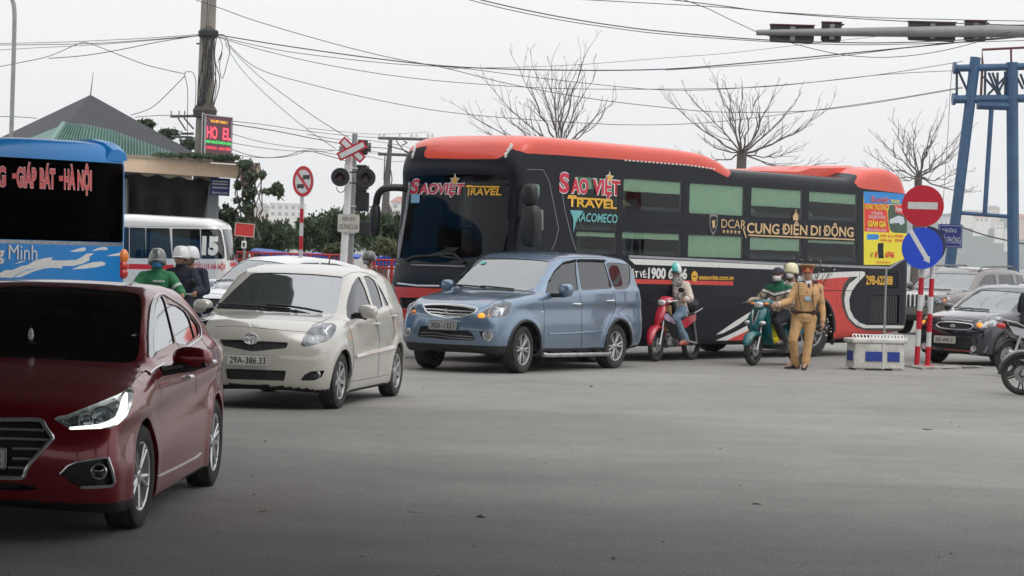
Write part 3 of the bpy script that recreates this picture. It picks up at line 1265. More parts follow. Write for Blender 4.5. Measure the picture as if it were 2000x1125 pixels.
# the cream hatchback
def cream_hatch():
 k=lambda L_:cx_((380,460),3.125,L_)
 prof=[(1.90,.22),(1.93,.40),(1.935,.60),(1.90,.74),(1.82,.85),(1.62,.925),(1.30,.975),(.98,1.01),(.62,1.25),(.33,1.435),(.10,1.49),(-.30,1.525),(-.8,1.51),(-1.25,1.45),(-1.42,1.40),(-1.66,1.05),(-1.78,.95),(-1.84,.65),(-1.82,.36),(-1.7,.24),(-1.2,.18),(1.2,.17)]
 plan=[(1.95,.70),(1.75,.775),(1.45,.835),(1.0,.85),(0,.85),(-1.0,.848),(-1.5,.825),(-1.85,.76)]
 tall=[(0,.93),(.2,.95),(.35,.98),(.62,1.0),(.85,.995),(1.0,.985),(2,.98)]
 belt=[(-1.85,1.04),(-.8,1.03),(.3,.97),(1.0,.94),(1.95,.92)]
 sh=car_shape(prof,plan,tall,belt,tumble=.34,step_=.015,bowf=.40,bowr=.22,crown=.07,k=.10,flare=[(1.23,.3,.37,.022),(-1.23,.3,.37,.022)])
 bm_=paint('cream_paint',(.56,.54,.49),.12,.30,.24)
 root,B=new_car('hatchback','cream hatchback with number plate 29A-386.33, in the middle lane beside the dark red car','car',(-2.3628,26.4997,-101.25),sh,.85,.17,1.53,bm_)
 ws=k([(352,230),(460,226),(560,228),(740,236),(906,252),(895,320),(872,440),(858,481),(700,478),(500,466),(300,452),(128,446),(235,335)])
 B.cut(rnd(ws,5),'part','windscreen',G_WS,rim=.02)
 fw=k([(1003,247),(1040,320),(1075,425),(1085,452),(955,517),(930,500),(926,440),(934,385),(960,305),(985,262)])
 rw=k([(1032,246),(1062,247),(1098,273),(1125,340),(1150,433),(1112,453),(1088,425),(1062,335)])
 qw=k([(1106,280),(1140,330),(1188,428),(1163,434),(1140,360),(1122,315)])
 for w_,nm in((fw,'side_window'),(rw,'side_window'),(qw,'quarter_window')):
  B.cut(rnd(w_,4),'part',nm,G_SIDE,both=True,rim=.018)
 B.cut([(-1.40,1.37),(-1.40,1.37),(-1.64,1.07)]and[(-.55,1.38),(.55,1.38),(.63,1.06),(-.63,1.06)],'part','rear_window',G_DARK,view='rear',rim=.018,cond=lambda x,y,z:x<-1.2)
 hl=k([(646,674),(655,640),(680,595),(718,552),(765,534),(840,534),(868,550),(862,590),(840,625),(800,650),(740,665),(690,678)])
 lamp_unit(B,rnd(hl,6),projector=[(k([(712,628)])[0],.062),(k([(790,585)])[0],.038)])
 gr=k([(148,632),(305,636),(347,662),(388,643),(572,652),(560,688),(480,695),(420,702),(350,708),(290,696),(170,672)])
 B.cut(rnd(gr,4),'part','grille',M['mesh_black'],rim=.03,rimm=bm_,inset=.02)
 lg=k([(187,812),(560,825),(545,890),(195,878)])
 B.cut(rnd(lg,4),'part','air_intake',M['mesh_black'],rim=.03,rimm=bm_,inset=.02)
 fg=k([(645,885),(670,850),(710,830),(795,823),(775,865),(730,885)])
 B.cut(rnd(fg,3),'part','fog_lamp_recess',M['black'],both=True,rim=.03,rimm=M['black'],inset=.03)
 h=B.surf(k([(738,852)])[0])
 for my in(1,-1):
  c=V((h[0].x,h[0].y*my,h[0].z))
  n=V((h[1].x,h[1].y*my,h[1].z)).lerp(V((1,0,0)),.5).normalized()
  mb=MB().lathe([(.052,-.03),(.052,.0),(.045,.006)],c=c-n*.02,ax=n,n=16).lathe([(.045,.002),(.03,.012),(0,.016)],c=c-n*.02,ax=n,n=16,mi=1)
  mb.build('fog_lamp',[M['chrome'],M['lampglass']],root)
 gaps(B,[k([(130,556),(200,553),(280,553),(420,568),(560,580),(688,590)])],.9,both=False)
 gaps(B,[k([(715,552),(800,515),(848,488)]),k([(925,520),(955,590),(972,680),(974,760),(958,860)]),k([(1085,452),(1118,545),(1128,640),(1126,760),(1118,862)]),k([(1190,440),(1213,520),(1222,590),(1210,640)]),k([(950,893),(1118,862),(1190,848)]),k([(905,252),(960,225),(1010,222),(1060,232),(1110,262)])],.9)
 gaps(B,[k([(690,735),(780,720),(838,707)]),k([(600,610),(580,690),(548,720)])],.6,both=False,m=M['shadowline'])
 B.cut(stroke(k([(0,0),(1,1)]),1),'paint',m=GAP)
 for x in(1.23,-1.23):
  arch(B,x,.30,.338,.84,.50)
 body=B.finish()
 wm=wheel_mesh('hatch',.303,.185,.205,7,'single')
 for x in(1.23,-1.23):
  for y in(.735,-.735):
   put_wheel(root,wm,x,y,.303)
 cabin(root,.75,.32,.98,[.05,-.85],.66,-1.3)
 B.trace(k([(982,739),(1060,718),(1140,700),(1218,681)]),.022,bm_,'door_moulding',.004,6,both=True,flat=1.2)
 for p in k([(1112,538),(1216,492)]):
  handle(B,p,bm_,.15)
 for sy in(1,-1):
  wing_mirror(root,(.66,sy*.94,1.03),(.13,.22,.155),bm_,sy,-8,(.70,sy*.80,.99))
 wiper(B,k([(150,425),(280,432),(400,440),(585,458)]))
 wiper(B,k([(440,430),(560,437),(680,455),(780,476)]))
 for p in k([(408,455),(620,465)]):
  h=B.surf(p)
  MB().ell(h[0]+h[1]*.012,(.018,.018,.014)).build('washer_nozzle',M['black'],root)
 a=V((-1.05,0,1.46))
 MB().tube([a,a+V((-.06,0,.10)),a+V((-.12,0,.16))],[.014,.008,.004],6).build('aerial',M['black'],root)
 pc=B.surf(k([(330,760)])[0])
 plate(root,pc[0]+V((.025,0,0)),(1,0,.03),(0,0,1),.47,.12,'29A-386.33')
 e=B.surf(k([(347,630)])[0])
 bd=MB()
 c=e[0]+V((.02,0,0))
 for rx,rz,dz in((.075,.053,0),(.026,.05,0),(.055,.020,.016)):
  bd.tube([c+V((.004,rx*math.cos(t),dz+rz*math.sin(t)))for t in[2*math.pi*i/20 for i in range(21)]],.008,6)
 bd.build('badge',M['chrome'],root)
 h=B.surf(k([(960,617)])[0])
 MB().ell(h[0],(.03,.01,.014)).build('side_indicator',M['orange_lamp'],root)
M['mesh_black']=mat('grille_mesh',(.016,.016,.017),.6,bump=1.0,bscale=55)
M['shadowline']=mat('crease_shade',(.30,.28,.24),.4)  # darker cream painted in lines as the shade of body creases
# the blue people carrier
def blue_mpv():
 k=lambda L_:cx_((780,460),3.751,L_)
 prof=[(2.14,.30),(2.20,.45),(2.22,.62),(2.20,.78),(2.14,.90),(2.02,1.0),(1.7,1.09),(1.2,1.155),(.88,1.19),(.55,1.42),(.25,1.63),(.02,1.72),(-.4,1.755),(-1.2,1.75),(-1.9,1.70),(-2.12,1.62),(-2.30,1.20),(-2.38,1.0),(-2.39,.5),(-2.3,.33),(-1.5,.30),(1.5,.26)]
 plan=[(2.25,.76),(2.0,.80),(1.7,.845),(1.2,.875),(0,.88),(-1.6,.88),(-2.0,.86),(-2.4,.80)]
 tall=[(0,.96),(.3,.975),(.5,1.0),(.8,1.0),(1.0,.99),(1.15,.975),(2,.97)]
 belt=[(-2.4,1.22),(-1,1.18),(.7,1.12),(1.2,1.10),(2.2,1.05)]
 sh=car_shape(prof,plan,tall,belt,tumble=.24,step_=.02,bowf=.30,bowr=.16,crown=.05,k=.11,flare=[(1.36,.343,.44,.028),(-1.36,.343,.44,.028)],crease=[(lambda x:1.0+0*x,.015,.06)])
 bm_=paint('blue_paint',(.15,.225,.325),.7,.36,.12,(.30,.29,.28))
 root,B=new_car('people_carrier','metallic blue people carrier, amber indicator lit, beside the black and orange coach','car',(.177,35.2595,-121.67),sh,.88,.27,1.76,bm_)
 ws=k([(620,162),(700,162),(860,168),(1000,178),(1108,190),(1060,280),(985,385),(930,404),(780,398),(640,388),(500,376),(368,358),(500,258)])
 B.cut(rnd(ws,5),'part','windscreen',G_WS2,rim=.02)
 fw=k([(1066,428),(1084,350),(1120,275),(1180,215),(1230,190),(1290,176),(1298,300),(1312,405),(1220,417)])
 rw=k([(1300,178),(1400,178),(1492,182),(1508,215),(1558,388),(1335,403),(1318,300)])
 tw=k([(1512,200),(1600,200),(1680,214),(1693,250),(1690,350),(1665,393),(1582,400),(1553,330)])
 for w_ in(fw,rw,tw):
  B.cut(rnd(w_,5),'part','side_window',G_SIDE,both=True,rim=.016)
 B.cut([(-.62,1.58),(.62,1.58),(.70,1.15),(-.70,1.15)],'part','rear_window',G_DARK,view='rear',rim=.018,cond=lambda x,y,z:x<-1.8)
 hl=k([(563,604),(575,588),(610,558),(690,505),(760,489),(812,489),(826,500),(812,540),(790,580),(772,601)])
 lamp_unit(B,rnd(hl,5),projector=[(k([(700,556)])[0],.075)],amber=None)
 h=B.surf(k([(600,584)])[0])
 MB().ell(h[0]-h[1]*.018,(.04,.055,.04)).build('indicator_bulb',M['amber'],root)
 h2=V((h[0].x,-h[0].y,h[0].z))
 MB().ell(h2-V((.02,0,0)),(.04,.05,.035)).build('indicator_bulb',M['orange_lamp'],root)
 gr=k([(175,512),(210,504),(350,503),(520,522),(572,541),(545,570),(450,598),(350,604),(240,580),(195,555)])
 B.cut(rnd(gr,5),'part','grille',M['mesh_black'],rim=.03,rimm=M['chrome'],inset=.03)
 gt=MB()
 B.trace(k([(178,510),(250,505),(350,506),(470,518),(570,541)]),.026,None,lift=.004,mb=gt)
 B.trace(k([(175,515),(195,556),(240,582),(350,606),(450,599),(545,571),(572,543)]),.012,M['chrome'],'grille_trim',.004)
 for l in([(190,535),(270,538),(350,548),(450,552),(540,556)],[(205,557),(280,562),(350,572),(430,575),(500,576)],[(240,575),(300,584),(350,590),(400,591),(450,590)]):
  B.trace(k(l),.010,M['chrome'],'grille_bar',-.006)
 gt.build('grille_trim',M['chrome'],root)
 e=B.surf(k([(345,560)])[0])
 bd=MB()
 for a in(90,210,330):
  d=V((0,math.cos(R(a)),math.sin(R(a))))
  q=V((0,-d.z,d.y))
  bd.prism([(0,0),(.024,.016),(.048,0),(.024,-.016)],e[0]+V((.012,0,0)),d,q,.012)
 bd.build('badge',M['chrome'],root)
 lg=k([(132,735),(155,662),(220,662),(430,697),(512,697),(552,742),(550,772),(350,762),(140,742)])
 B.cut(rnd(lg,5),'part','air_intake',M['mesh_black'],rim=.04,rimm=bm_,inset=.03)
 for l in([(150,712),(260,712),(380,732),(545,745)],[(140,735),(260,735),(380,750),(545,765)]):
  B.trace(k(l),.010,M['grey'],'intake_bar',-.012)
 fg=k([(583,701),(678,705),(685,735),(668,766),(620,768),(600,742)])
 B.cut(rnd(fg,4),'part','fog_lamp_recess',M['black'],both=True,rim=.035,rimm=M['black'],inset=.03)
 h=B.surf(k([(643,735)])[0])
 for my in(1,-1):
  c=V((h[0].x,h[0].y*my,h[0].z))
  n=V((h[1].x,h[1].y*my,h[1].z)).lerp(V((1,0,0)),.5).normalized()
  MB().lathe([(.075,-.03),(.078,.012),(.06,.016),(.055,.004)],c=c-n*.02,ax=n,n=18).lathe([(.055,.004),(.03,.016),(0,.02)],c=c-n*.02,ax=n,n=18,mi=1).build('fog_lamp',[M['chrome'],M['reflector']],root)
 B.cut([(2.4,.40),(1.80,.40),(1.78,.2),(2.4,.2)],'paint',m=M['black'],view='side',both=True,face=.9)
 B.cut([(-1.0,.40),(-1.0,.2),(1.0,.2),(1.0,.40)],'paint',m=M['black'],view='front',face=.9,cond=lambda x,y,z:x>1.5)
 B.cut([(.95,.345),(-.95,.33),(-.95,.1),(.95,.1)],'paint',m=M['black'],view='side',both=True)
 B.cut([(-2.1,.38),(-2.6,.38),(-2.6,.1),(-2.1,.1)],'paint',m=M['black'],view='side',both=True)
 gaps(B,[k([(1052,470),(1062,560),(1060,700),(1058,822)]),k([(1316,405),(1336,500),(1336,700),(1334,820)]),k([(1570,402),(1584,470),(1582,540),(1550,610),(1510,700),(1488,800)]),k([(1040,825),(1260,829),(1480,820)]),k([(570,545),(640,520),(700,480),(850,430),(985,388)]),k([(1110,190),(1170,165),(1290,160),(1400,158),(1500,165)])],.9)
 gaps(B,[k([(150,512),(165,503)]),k([(60,560),(150,585),(240,600)])],.8,both=False)
 gaps(B,[k([(560,668),(640,678),(700,683)])],.7,both=False,m=M['blueshadowline'])
 for x in(1.36,-1.36):
  arch(B,x,.343,.405,.87,.48)
 B.finish()
 wm=wheel_mesh('mpv',.343,.225,.228,6,'twin')
 for x in(1.36,-1.36):
  for y in(.75,-.75):
   put_wheel(root,wm,x,y,.343,6 if x>0 else 0)
 for sy in(1,-1):
  for x in(1.36,-1.36):
   lp=MB()
   pts=[]
   for i in range(19):
    a=R(-8+196*i/18)
    q=(x+.415*math.cos(a),.343+.415*math.sin(a))
    hh=B.cast((q[0],3*sy,q[1]),(0,-sy,0))[0]
    if hh is not None:
     pts.append(hh+V((0,.003*sy,0)))
   if len(pts)>2:
    lp.tube(pts,.022,6).build('arch_lip',M['black'],root)
 cabin(root,.72,.42,1.15,[-.05,-.95,-1.75],.70,-2.15)
 for p in k([(1300,500),(1546,479)]):
  handle(B,p,M['chrome'],.19)
 for sy in(1,-1):
  wing_mirror(root,(.52,sy*1.02,1.20),(.13,.23,.20),bm_,sy,-10,(.62,sy*.84,1.12))
 B.trace(k([(1095,722),(1210,717),(1340,710),(1488,700)]),.014,bm_,'door_moulding',.002,6,both=True)
 for l in([(1098,335),(1130,268),(1190,208),(1285,186)],[(1302,186),(1400,186),(1498,190)]):
  B.trace(k(l),.034,M['visor'],'rain_visor',.012,8,both=True,flat=.35)
 wiper(B,k([(385,362),(470,372),(560,380),(630,388)]))
 wiper(B,k([(600,378),(680,384),(760,392),(840,402)]))
 sb=MB()
 for sy in(1,-1):
  sb.tube([(.95,sy*.93,.27),(.85,sy*.96,.255),(-.95,sy*.96,.235),(-1.02,sy*.93,.25)],.034,10,flat=.8)
  for x in(.6,-.1,-.7):
   sb.box((x,sy*.84,.28),(.05,.22,.03),mi=1)
 sb.build('running_board',[M['alloy'],M['black']],root)
 pc=B.surf(k([(325,657)])[0])
 plate(root,pc[0]+V((.03,0,0)),(1,0,.05),(0,0,1),.47,.135,'30X-1321',M['plate_grey'])
 h=B.surf(k([(1050,562)])[0])
 MB().ell(h[0],(.03,.012,.016)).build('side_indicator',M['offwhite'],root)
 h=B.surf(k([(598,195)])[0])
 st=MB()
 h=[B.surf(p)for p in k([(588,207),(610,187),(640,187),(625,208)])]
 st.add([q[0]+V((.006,0,.004))for q in h if q],[tuple(range(len([q for q in h if q])))])
 st.build('windscreen_sticker',mat('sticker_green',(.10,.45,.40),.5),root)
 for sy in(1,-1):
  t=MB()
  q=[B.cast((-2.05,0,zz),(-aa,sy,0))[0]for aa,zz in((.42,.98),(.42,1.20),(.55,1.22),(.6,.95),(.5,1.09))]
  q=[x for x in q if x is not None]
  t.hull([x*1.004 for x in q]+[x*.97 for x in q])
  t.build('tail_light',M['offwhite'],root)
M['visor']=glass('visor_plastic',(.05,.045,.045),.02)
M['plate_grey']=mat('number_plate_dusty',(.36,.37,.36),.5,var=.2,vscale=30)
M['blueshadowline']=mat('crease_shade_blue',(.10,.16,.26),.4)  # darker blue, crease shade painted on the bumper as a line
# the dark red saloon
def red_saloon():
 k1=lambda L_:cx_((0,540),3.75,L_)
 k2=lambda L_:cx_((200,560),4.327,L_)
 k3=lambda L_:cx_((0,780),4.327,L_)
 prof=[(2.05,.18),(2.10,.30),(2.12,.48),(2.10,.62),(2.02,.75),(1.90,.80),(1.5,.90),(1.15,.965),(.98,.99),(.55,1.24),(.22,1.395),(0,1.435),(-.35,1.45),(-.75,1.42),(-1.05,1.33),(-1.55,1.10),(-1.75,1.055),(-2.1,1.03),(-2.22,.95),(-2.28,.65),(-2.25,.38),(-2.1,.25),(-1.3,.19),(1.3,.17)]
 plan=[(2.15,.80),(1.9,.84),(1.6,.866),(1.2,.868),(0,.866),(-1.3,.86),(-1.8,.82),(-2.3,.74)]
 tall=[(0,.985),(.2,.985),(.4,.995),(.66,1.0),(.82,1.0),(.9,.985),(1.0,.965),(2,.95)]
 belt=[(-2.3,1.02),(-1.2,1.01),(.4,.94),(1.1,.90),(2.1,.84)]
 sh=car_shape(prof,plan,tall,belt,tumble=.36,step_=.02,bowf=.26,bowr=.18,crown=.06,k=.07,bowp=3.6,flare=[(1.3,.31,.375,.016),(-1.3,.31,.375,.016)],crease=[(lambda x:.78-.05*x,.022,.06)])
 bm_=paint('red_paint',(.23,.006,.014),.30,.26,.08,(.16,.08,.07),.7)
 root,B=new_car('saloon_car','dark red saloon in the left foreground with its left headlight on','car',(-2.9732,15.4227,-92.34),sh,.86,.17,1.455,bm_,step=.038)
 half=k1([(0,62),(400,70),(700,92),(940,112),(1015,130),(1035,160),(1038,250),(1025,450),(1010,580),(985,625),(900,632),(640,622),(300,606),(0,592)])
 c_t=B.plane(half[0],'x',.24)
 ws=B.sym(half)
 B.cut(rnd(ws,3),'part','windscreen',G_BLACK,rim=.02)
 fw=k2([(400,592),(396,400),(404,230),(428,145),(472,92),(505,76),(530,130),(570,290),(614,472),(560,500),(470,545),(430,600)])
 rw=k2([(536,148),(560,140),(640,165),(700,210),(735,270),(765,370),(783,428),(715,490),(628,474),(586,330)])
 qw=k2([(716,222),(760,270),(800,320),(816,390),(796,424),(775,360),(748,285)])
 for w_,nm in((fw,'side_window'),(rw,'side_window'),(qw,'quarter_window')):
  B.cut(rnd(w_,2.5),'part',nm,G_REFL,both=True,rim=.016)
 B.cut([(-.50,1.36),(.50,1.36),(.60,1.12),(-.60,1.12)],'part','rear_window',G_DARK,view='top' if 0 else 'rear',rim=.018,cond=lambda x,y,z:x<-.8,face=-.001)
 hl=k1([(395,1045),(420,1026),(500,1010),(700,932),(870,862),(958,806),(980,850),(968,925),(930,1020),(868,1082),(795,1112),(510,1122),(450,1082)])
 lamp_unit(B,rnd(hl,3),projector=[(k1([(768,1000)])[0],.062),(k1([(640,1030)])[0],.035)],depth=.06)
 led=MB()
 strip=[B.surf(p)for p in k1([(512,1108),(580,1104),(660,1098),(740,1089),(800,1075),(850,1050),(885,1010),(905,960),(915,900),(925,850)])]
 wd=[.011,.013,.014,.016,.018,.022,.026,.028,.025,.015]
 led.tube([h[0]-h[1]*.014 for h in strip],wd,8,flat=.8)
 led.tube([V((1,-1,1))*(h[0]-h[1]*.014)for h in strip],wd,8,flat=.8)
 halves(led,'daytime_light',mat('led_strip',(.9,.95,.95),.3,emit=(.95,1,.90),estr=1.3),root)
 gr=B.sym(k3([(-230,170),(335,178),(385,240),(445,318),(430,350),(330,455),(250,542),(215,605),(188,660),(-230,655)]))
 B.cut(gr,'part','grille',M['mesh_black'],rim=.04,rimm=M['black'],inset=.035)
 gt=MB()
 rim_=k3([(-100,172),(100,176),(335,180),(388,245),(443,320),(428,350),(330,457),(250,545),(215,608),(188,660),(50,662),(-100,658)])
 B.trace(spl(rim_,3),.013,None,lift=.006,mb=gt,both=True,n=8)
 for l in([(-100,242),(100,245),(250,250),(370,255)],[(-100,325),(120,329),(270,333),(410,339)],[(100,414),(220,416),(335,418)],[(100,499),(180,501),(255,503)],[(66,580),(130,580),(200,583)]):
  B.trace(k3(l),.0085,M['chrome'],'grille_bar',-.012,both=True)
 halves(gt,'grille_trim',M['chrome'],root)
 fg=k3([(503,630),(570,560),(640,530),(770,508),(908,490),(945,590),(972,700),(945,735),(800,742),(680,745),(600,705)])
 B.cut(fg,'part','fog_lamp_recess',M['black'],both=True,rim=.045,rimm=M['black'],inset=.035)
 ft=MB()
 B.trace(k3([(905,490),(770,510),(640,532),(570,562),(505,630)]),.006,None,lift=.002,mb=ft,both=True)
 B.trace(k3([(908,490),(945,590),(970,695),(945,733),(800,741),(680,744)]),.010,None,lift=.0,mb=ft,both=True)
 halves(ft,'fog_lamp_trim',M['chrome'],root)
 h=B.surf(k3([(835,612)])[0])
 for my in(1,-1):
  c=V((h[0].x,h[0].y*my,h[0].z))
  n=V((h[1].x,h[1].y*my,h[1].z)).lerp(V((1,0,0)),.6).normalized()
  MB().lathe([(.047,-.04),(.047,.012),(.040,.016),(.036,.006)],c=c-n*.03,ax=n,n=20).lathe([(.036,.004),(.02,.014),(0,.017)],c=c-n*.03,ax=n,n=20,mi=1).build('fog_lamp',[M['chrome'],M['lens']],root)
 lo=B.sym(k3([(-230,700),(90,705),(250,725),(330,752),(240,770),(-230,770)]))
 B.cut(lo,'part','air_intake',M['mesh_black'],rim=.04,rimm=M['black'],inset=.03)
 B.cut([(2.3,.215),(1.5,.215),(1.5,.1),(2.3,.1)],'paint',m=M['black'],view='side',both=True,face=.9)
 B.cut([(-1.0,.215),(-1.0,.1),(1.0,.1),(1.0,.215)],'paint',m=M['black'],view='front',face=.9,cond=lambda x,y,z:x>1.4)
 gaps(B,[k1([(1003,640),(1015,665)]),k1([(980,760),(1030,720),(1062,690)]),k1([(960,805),(985,760),(1000,700),(1003,640)])],1.0)
 gaps(B,[k2([(400,740),(470,810),(500,880),(505,960)]),k2([(625,480),(700,560),(760,640),(790,730),(790,900)]),k2([(835,440),(900,525),(905,560)]),k2([(505,60),(540,90),(555,135)])],1.0)
 gaps(B,[k1([(0,30),(300,40),(665,75),(700,62),(900,70),(965,52)])],1.1,both=False)
 for x in(1.3,-1.3):
  arch(B,x,.312,.35,.86,.50)
 B.finish()
 wm=wheel_mesh('saloon',.312,.195,.212,5,'twin',mat('alloy_bright',(.62,.62,.63),.25,.7))
 for x in(1.3,-1.3):
  for y in(.758,-.758):
   put_wheel(root,wm,x,y,.312,-3 if x>0 else 0)
 cabin(root,.78,.30,.93,[.05,-.85],.66,-1.4)
 ct=MB()
 B.trace(spl(k2([(385,590),(384,400),(392,260),(412,140),(450,85),(500,62),(560,92),(640,140),(710,196),(770,262),(812,322),(828,395),(815,438),(740,495),(660,545)]),3),.008,None,lift=.004,mb=ct,both=True)
 B.trace(k2([(366,712),(400,738),(440,700),(520,655)]),.008,None,lift=.004,mb=ct,both=True)
 halves(ct,'window_trim',M['chrome'],root)
 st=MB()
 B.trace(cx_((240,820),5.114,[(345,568),(480,505),(620,435),(730,375),(772,335)]),.008,None,lift=.003,mb=st,both=True)
 halves(st,'sill_trim',M['alloy'],root)
 for p in k2([(722,765),(915,640)]):
  handle(B,p,M['chrome'],.19)
 for sy in(1,-1):
  o=wing_mirror(root,(.62,sy*1.0,.995),(.15,.25,.145),bm_,sy,-14,(.74,sy*.83,.91))
  lw=MB()
  lw.hull([V((.62+dx,sy*y,z))for dx,y,z in((.06,.87,.92),(-.05,.87,.92),(.055,1.11,.945),(-.06,1.11,.945),(.07,.90,.965),(.07,1.10,.972),(-.07,.90,.965),(-.07,1.12,.975),(.0,1.0,.905))])
  lw.build('mirror_lower_shell',M['black'],o)
 rf=MB()
 rf.tube([(-.25,.44,1.432),(-.1,.455,1.425),(.10,.48,1.40)],.006,5).tube([(-.25,-.44,1.432),(-.1,-.455,1.425),(.10,-.48,1.40)],.006,5)
 rf.build('roof_seam',M['black'],root)
 h=B.plane((60,668),'x',.78)
 MB().lathe([(0,-.01),(.04,-.01),(.04,-.004),(.010,0),(.014,.02),(.019,.045),(.015,.065),(.009,.08),(0,.09)],c=h,n=14).build('dashboard_ornament',M['white'],root)
 pc=B.surf((-45,893))or B.surf((5,893))
 o,ux,uy=plate(root,(pc[0].x+.015,0,pc[0].z),(1,0,.03),(0,0,1),.47,.118,'')
 text('2',V((pc[0].x+.026,0,pc[0].z))-uy*.036+ux*.165,ux,uy,.042,.072,M['ink'],o,'plate_number',.012)
G_REFL=glass('side_glass_reflecting',(.22,.24,.24),.30)
red_saloon()
cream_hatch()
blue_mpv()
# the black and orange sleeper coach
INK=dict(orange=mat('orange_paint',(.66,.062,.030),.38,.0,coat=.45,var=.08,vscale=2),busblack=paint('coach_black',(.006,.008,.014),.0,.42,.03,(.04,.042,.048),.10),white=mat('decal_white',(.70,.70,.67),.45,var=.12,vscale=12),grey=mat('decal_grey',(.30,.31,.33),.4,var=.15,vscale=12),dgrey=mat('decal_dark_grey',(.045,.043,.04),.5,var=.2,vscale=12),red=mat('decal_red',(.60,.055,.04),.45,var=.18,vscale=6),crimson=mat('lettering_red',(.55,.018,.05),.4),gold=mat('lettering_gold',(.72,.40,.035),.4),bronze=mat('lettering_bronze',(.62,.42,.22),.4),teal=mat('lettering_teal',(.14,.42,.42),.4),yellow=mat('poster_yellow',(.82,.70,.03),.45),pblue=mat('poster_blue',(.02,.24,.62),.45),pred=mat('poster_red',(.72,.04,.035),.45),pdark=mat('poster_dark',(.05,.09,.06),.45),curtain=mat('curtain_green',(.58,.78,.58),.85,var=.14,vscale=9,stretch=(6,1,1)),)
_mats['coach_black'].node_tree.nodes['Principled BSDF'].inputs['Specular IOR Level'].default_value=.22
def box_shape(prof,W,bowf,bowr,k,crown=.03,tum=.0,p=2.0,blur=3,k2=None):
 G=Grid2(prof,blur,.02)
 xs=[q[0]for q in prof]
 x0,x1=min(xs),max(xs)
 xm=(x0+x1)/2
 def F(x,y,z):
  yy=np.abs(y/W)**p
  tf,tr=ss((x-x1+1.4)/1.4),ss((x0+1.2-x)/1.2)
  g1=G(x+bowf*yy*tf-bowr*yy*tr,z+crown*yy)
  return smax(g1,np.abs(y)-(W-tum*np.maximum(0,z-1.6)),k)
 return F,x0,x1
def sleeper_coach():
 M4=pose(2.7764,41.238,-131.08)
 root=thing('coach','long black sleeper coach with an orange roof and green curtained windows, across the junction','coach',M4)
 prof=[(5.84,.32),(5.90,.60),(5.92,1.0),(5.88,1.25),(5.78,1.6),(5.70,2.4),(5.66,2.92),(5.70,2.98),(5.66,3.18),(5.52,3.44),(5.25,3.56),(4.7,3.585),(1.5,3.57),(.8,3.54),(.35,3.45),(.05,3.325),(-.2,3.30),(-3.7,3.30),(-3.95,3.36),(-4.35,3.50),(-5.0,3.55),(-5.5,3.45),(-5.75,3.1),(-5.86,2.2),(-5.88,.7),(-5.8,.52),(-5.0,.45),(-3.4,.36),(-2,.33),(5.0,.30)]
 F_,x0,x1=box_shape(prof,1.25,.10,.06,.11,.08,.0,5.0,3)
 P,Fc=wrap_mesh(F_,x0-.02,x1+.02,1.25,.3,3.58,1.5,.085)
 bk=INK['busblack']
 B=Body(root,M4,P,Fc,[bk])
 B.pad=.2
 k=lambda L_:cx_((740,240),2.556,L_)
 kf=lambda L_:cx_((740,250),6.25,L_)
 kr=lambda L_:cx_((1500,480),5.113,L_)
 ks=lambda L_:cx_((1300,600),5.0,L_)
 kp=lambda L_:cx_((1680,360),6.25,L_)
 def S(p):
  q=B.plane(p,'y',1.25)
  return(q.x,q.z)
# glass cut first
 ws=rnd(k([(160,268),(250,262),(380,258),(560,260),(630,268),(655,300),(652,460),(634,640),(618,692),(400,700),(230,699),(72,697),(92,590),(128,420)]),5)
 B.cut(ws,'part','windscreen',G_BUS,rim=.03,inset=.006)
 wins=[]
 for i in range(4):
  xa=2.98-1.7826*i
  wins+=[(xa,xa-1.60,2.98,2.475),(xa,xa-1.60,2.115,1.745)]
 wins+=[(4.20,3.10,2.96,2.12),(4.15,3.10,2.09,1.745)]
 for a,b,t,l in wins:
  B.cut(rrect(a-b,t-l,.04,3,(a+b)/2,(t+l)/2),'part','window',G_BUSW,view='side',both=True,rim=.04,inset=.004)
 dw=rnd([(5.50,2.80),(5.42,1.78),(4.45,1.78),(4.60,2.80)],.08)
 B.cut(dw,'part','door_window',G_BUSW2,view='side',mirror=True,rim=.04)
 dw2=rnd(k([(742,308),(800,304),(806,320),(803,368),(758,368),(742,360)]),2)
 B.cut(dw2,'part','driver_window',M['curtain_pane'],rim=.02)
 dw3=rnd(k([(766,432),(824,432),(824,535),(762,540)]),2)
 B.cut(dw3,'part','driver_window',mat('driver_blind',(.22,.23,.22),.5),rim=.02)
# paint
 B.cut(kf([(640,165),(590,220),(555,300),(556,345),(590,368),(1000,378),(1430,378),(1500,352),(1570,300),(1640,215),(1720,150),(1560,128),(1300,122),(900,122),(700,135)]),'paint',m=INK['orange'],face=.6)
 B.cut([(5.60,3.75),(5.52,3.30),(5.40,3.262),(4.53,3.275),(1.88,3.285),(1.0,3.27),(.60,3.235),(.12,3.12),(.02,3.20),(-.06,3.75)],'paint',m=INK['orange'],view='side',both=True,face=.9)
 B.cut([(-3.84,3.20),(-4.05,3.34),(-4.05,3.75),(-6,3.75),(-6,3.0),(-5.78,3.03),(-5.5,3.06),(-4.1,3.10),(-3.95,3.12)],'paint',m=INK['orange'],view='side',both=True,face=.9)
 B.cut([(6.2,1.13),(5.2,1.13),(5.2,.2),(6.2,.2)],'paint',m=INK['orange'],view='side',both=True,face=.95)
 B.cut(stroke([(1228,500.5),(1380,508),(1530,515.5),(1690,521.5),(1738,523),(1768,503)],4.6),'paint',m=INK['grey'])
 B.cut([(1228,505),(1240,516.5),(1530,527),(1530.5,518.5),(1380,511.5)],'paint',m=INK['white'])
 B.cut([(1236,545),(1432,549.5),(1432,557.5),(1240,554)],'paint',m=INK['red'])
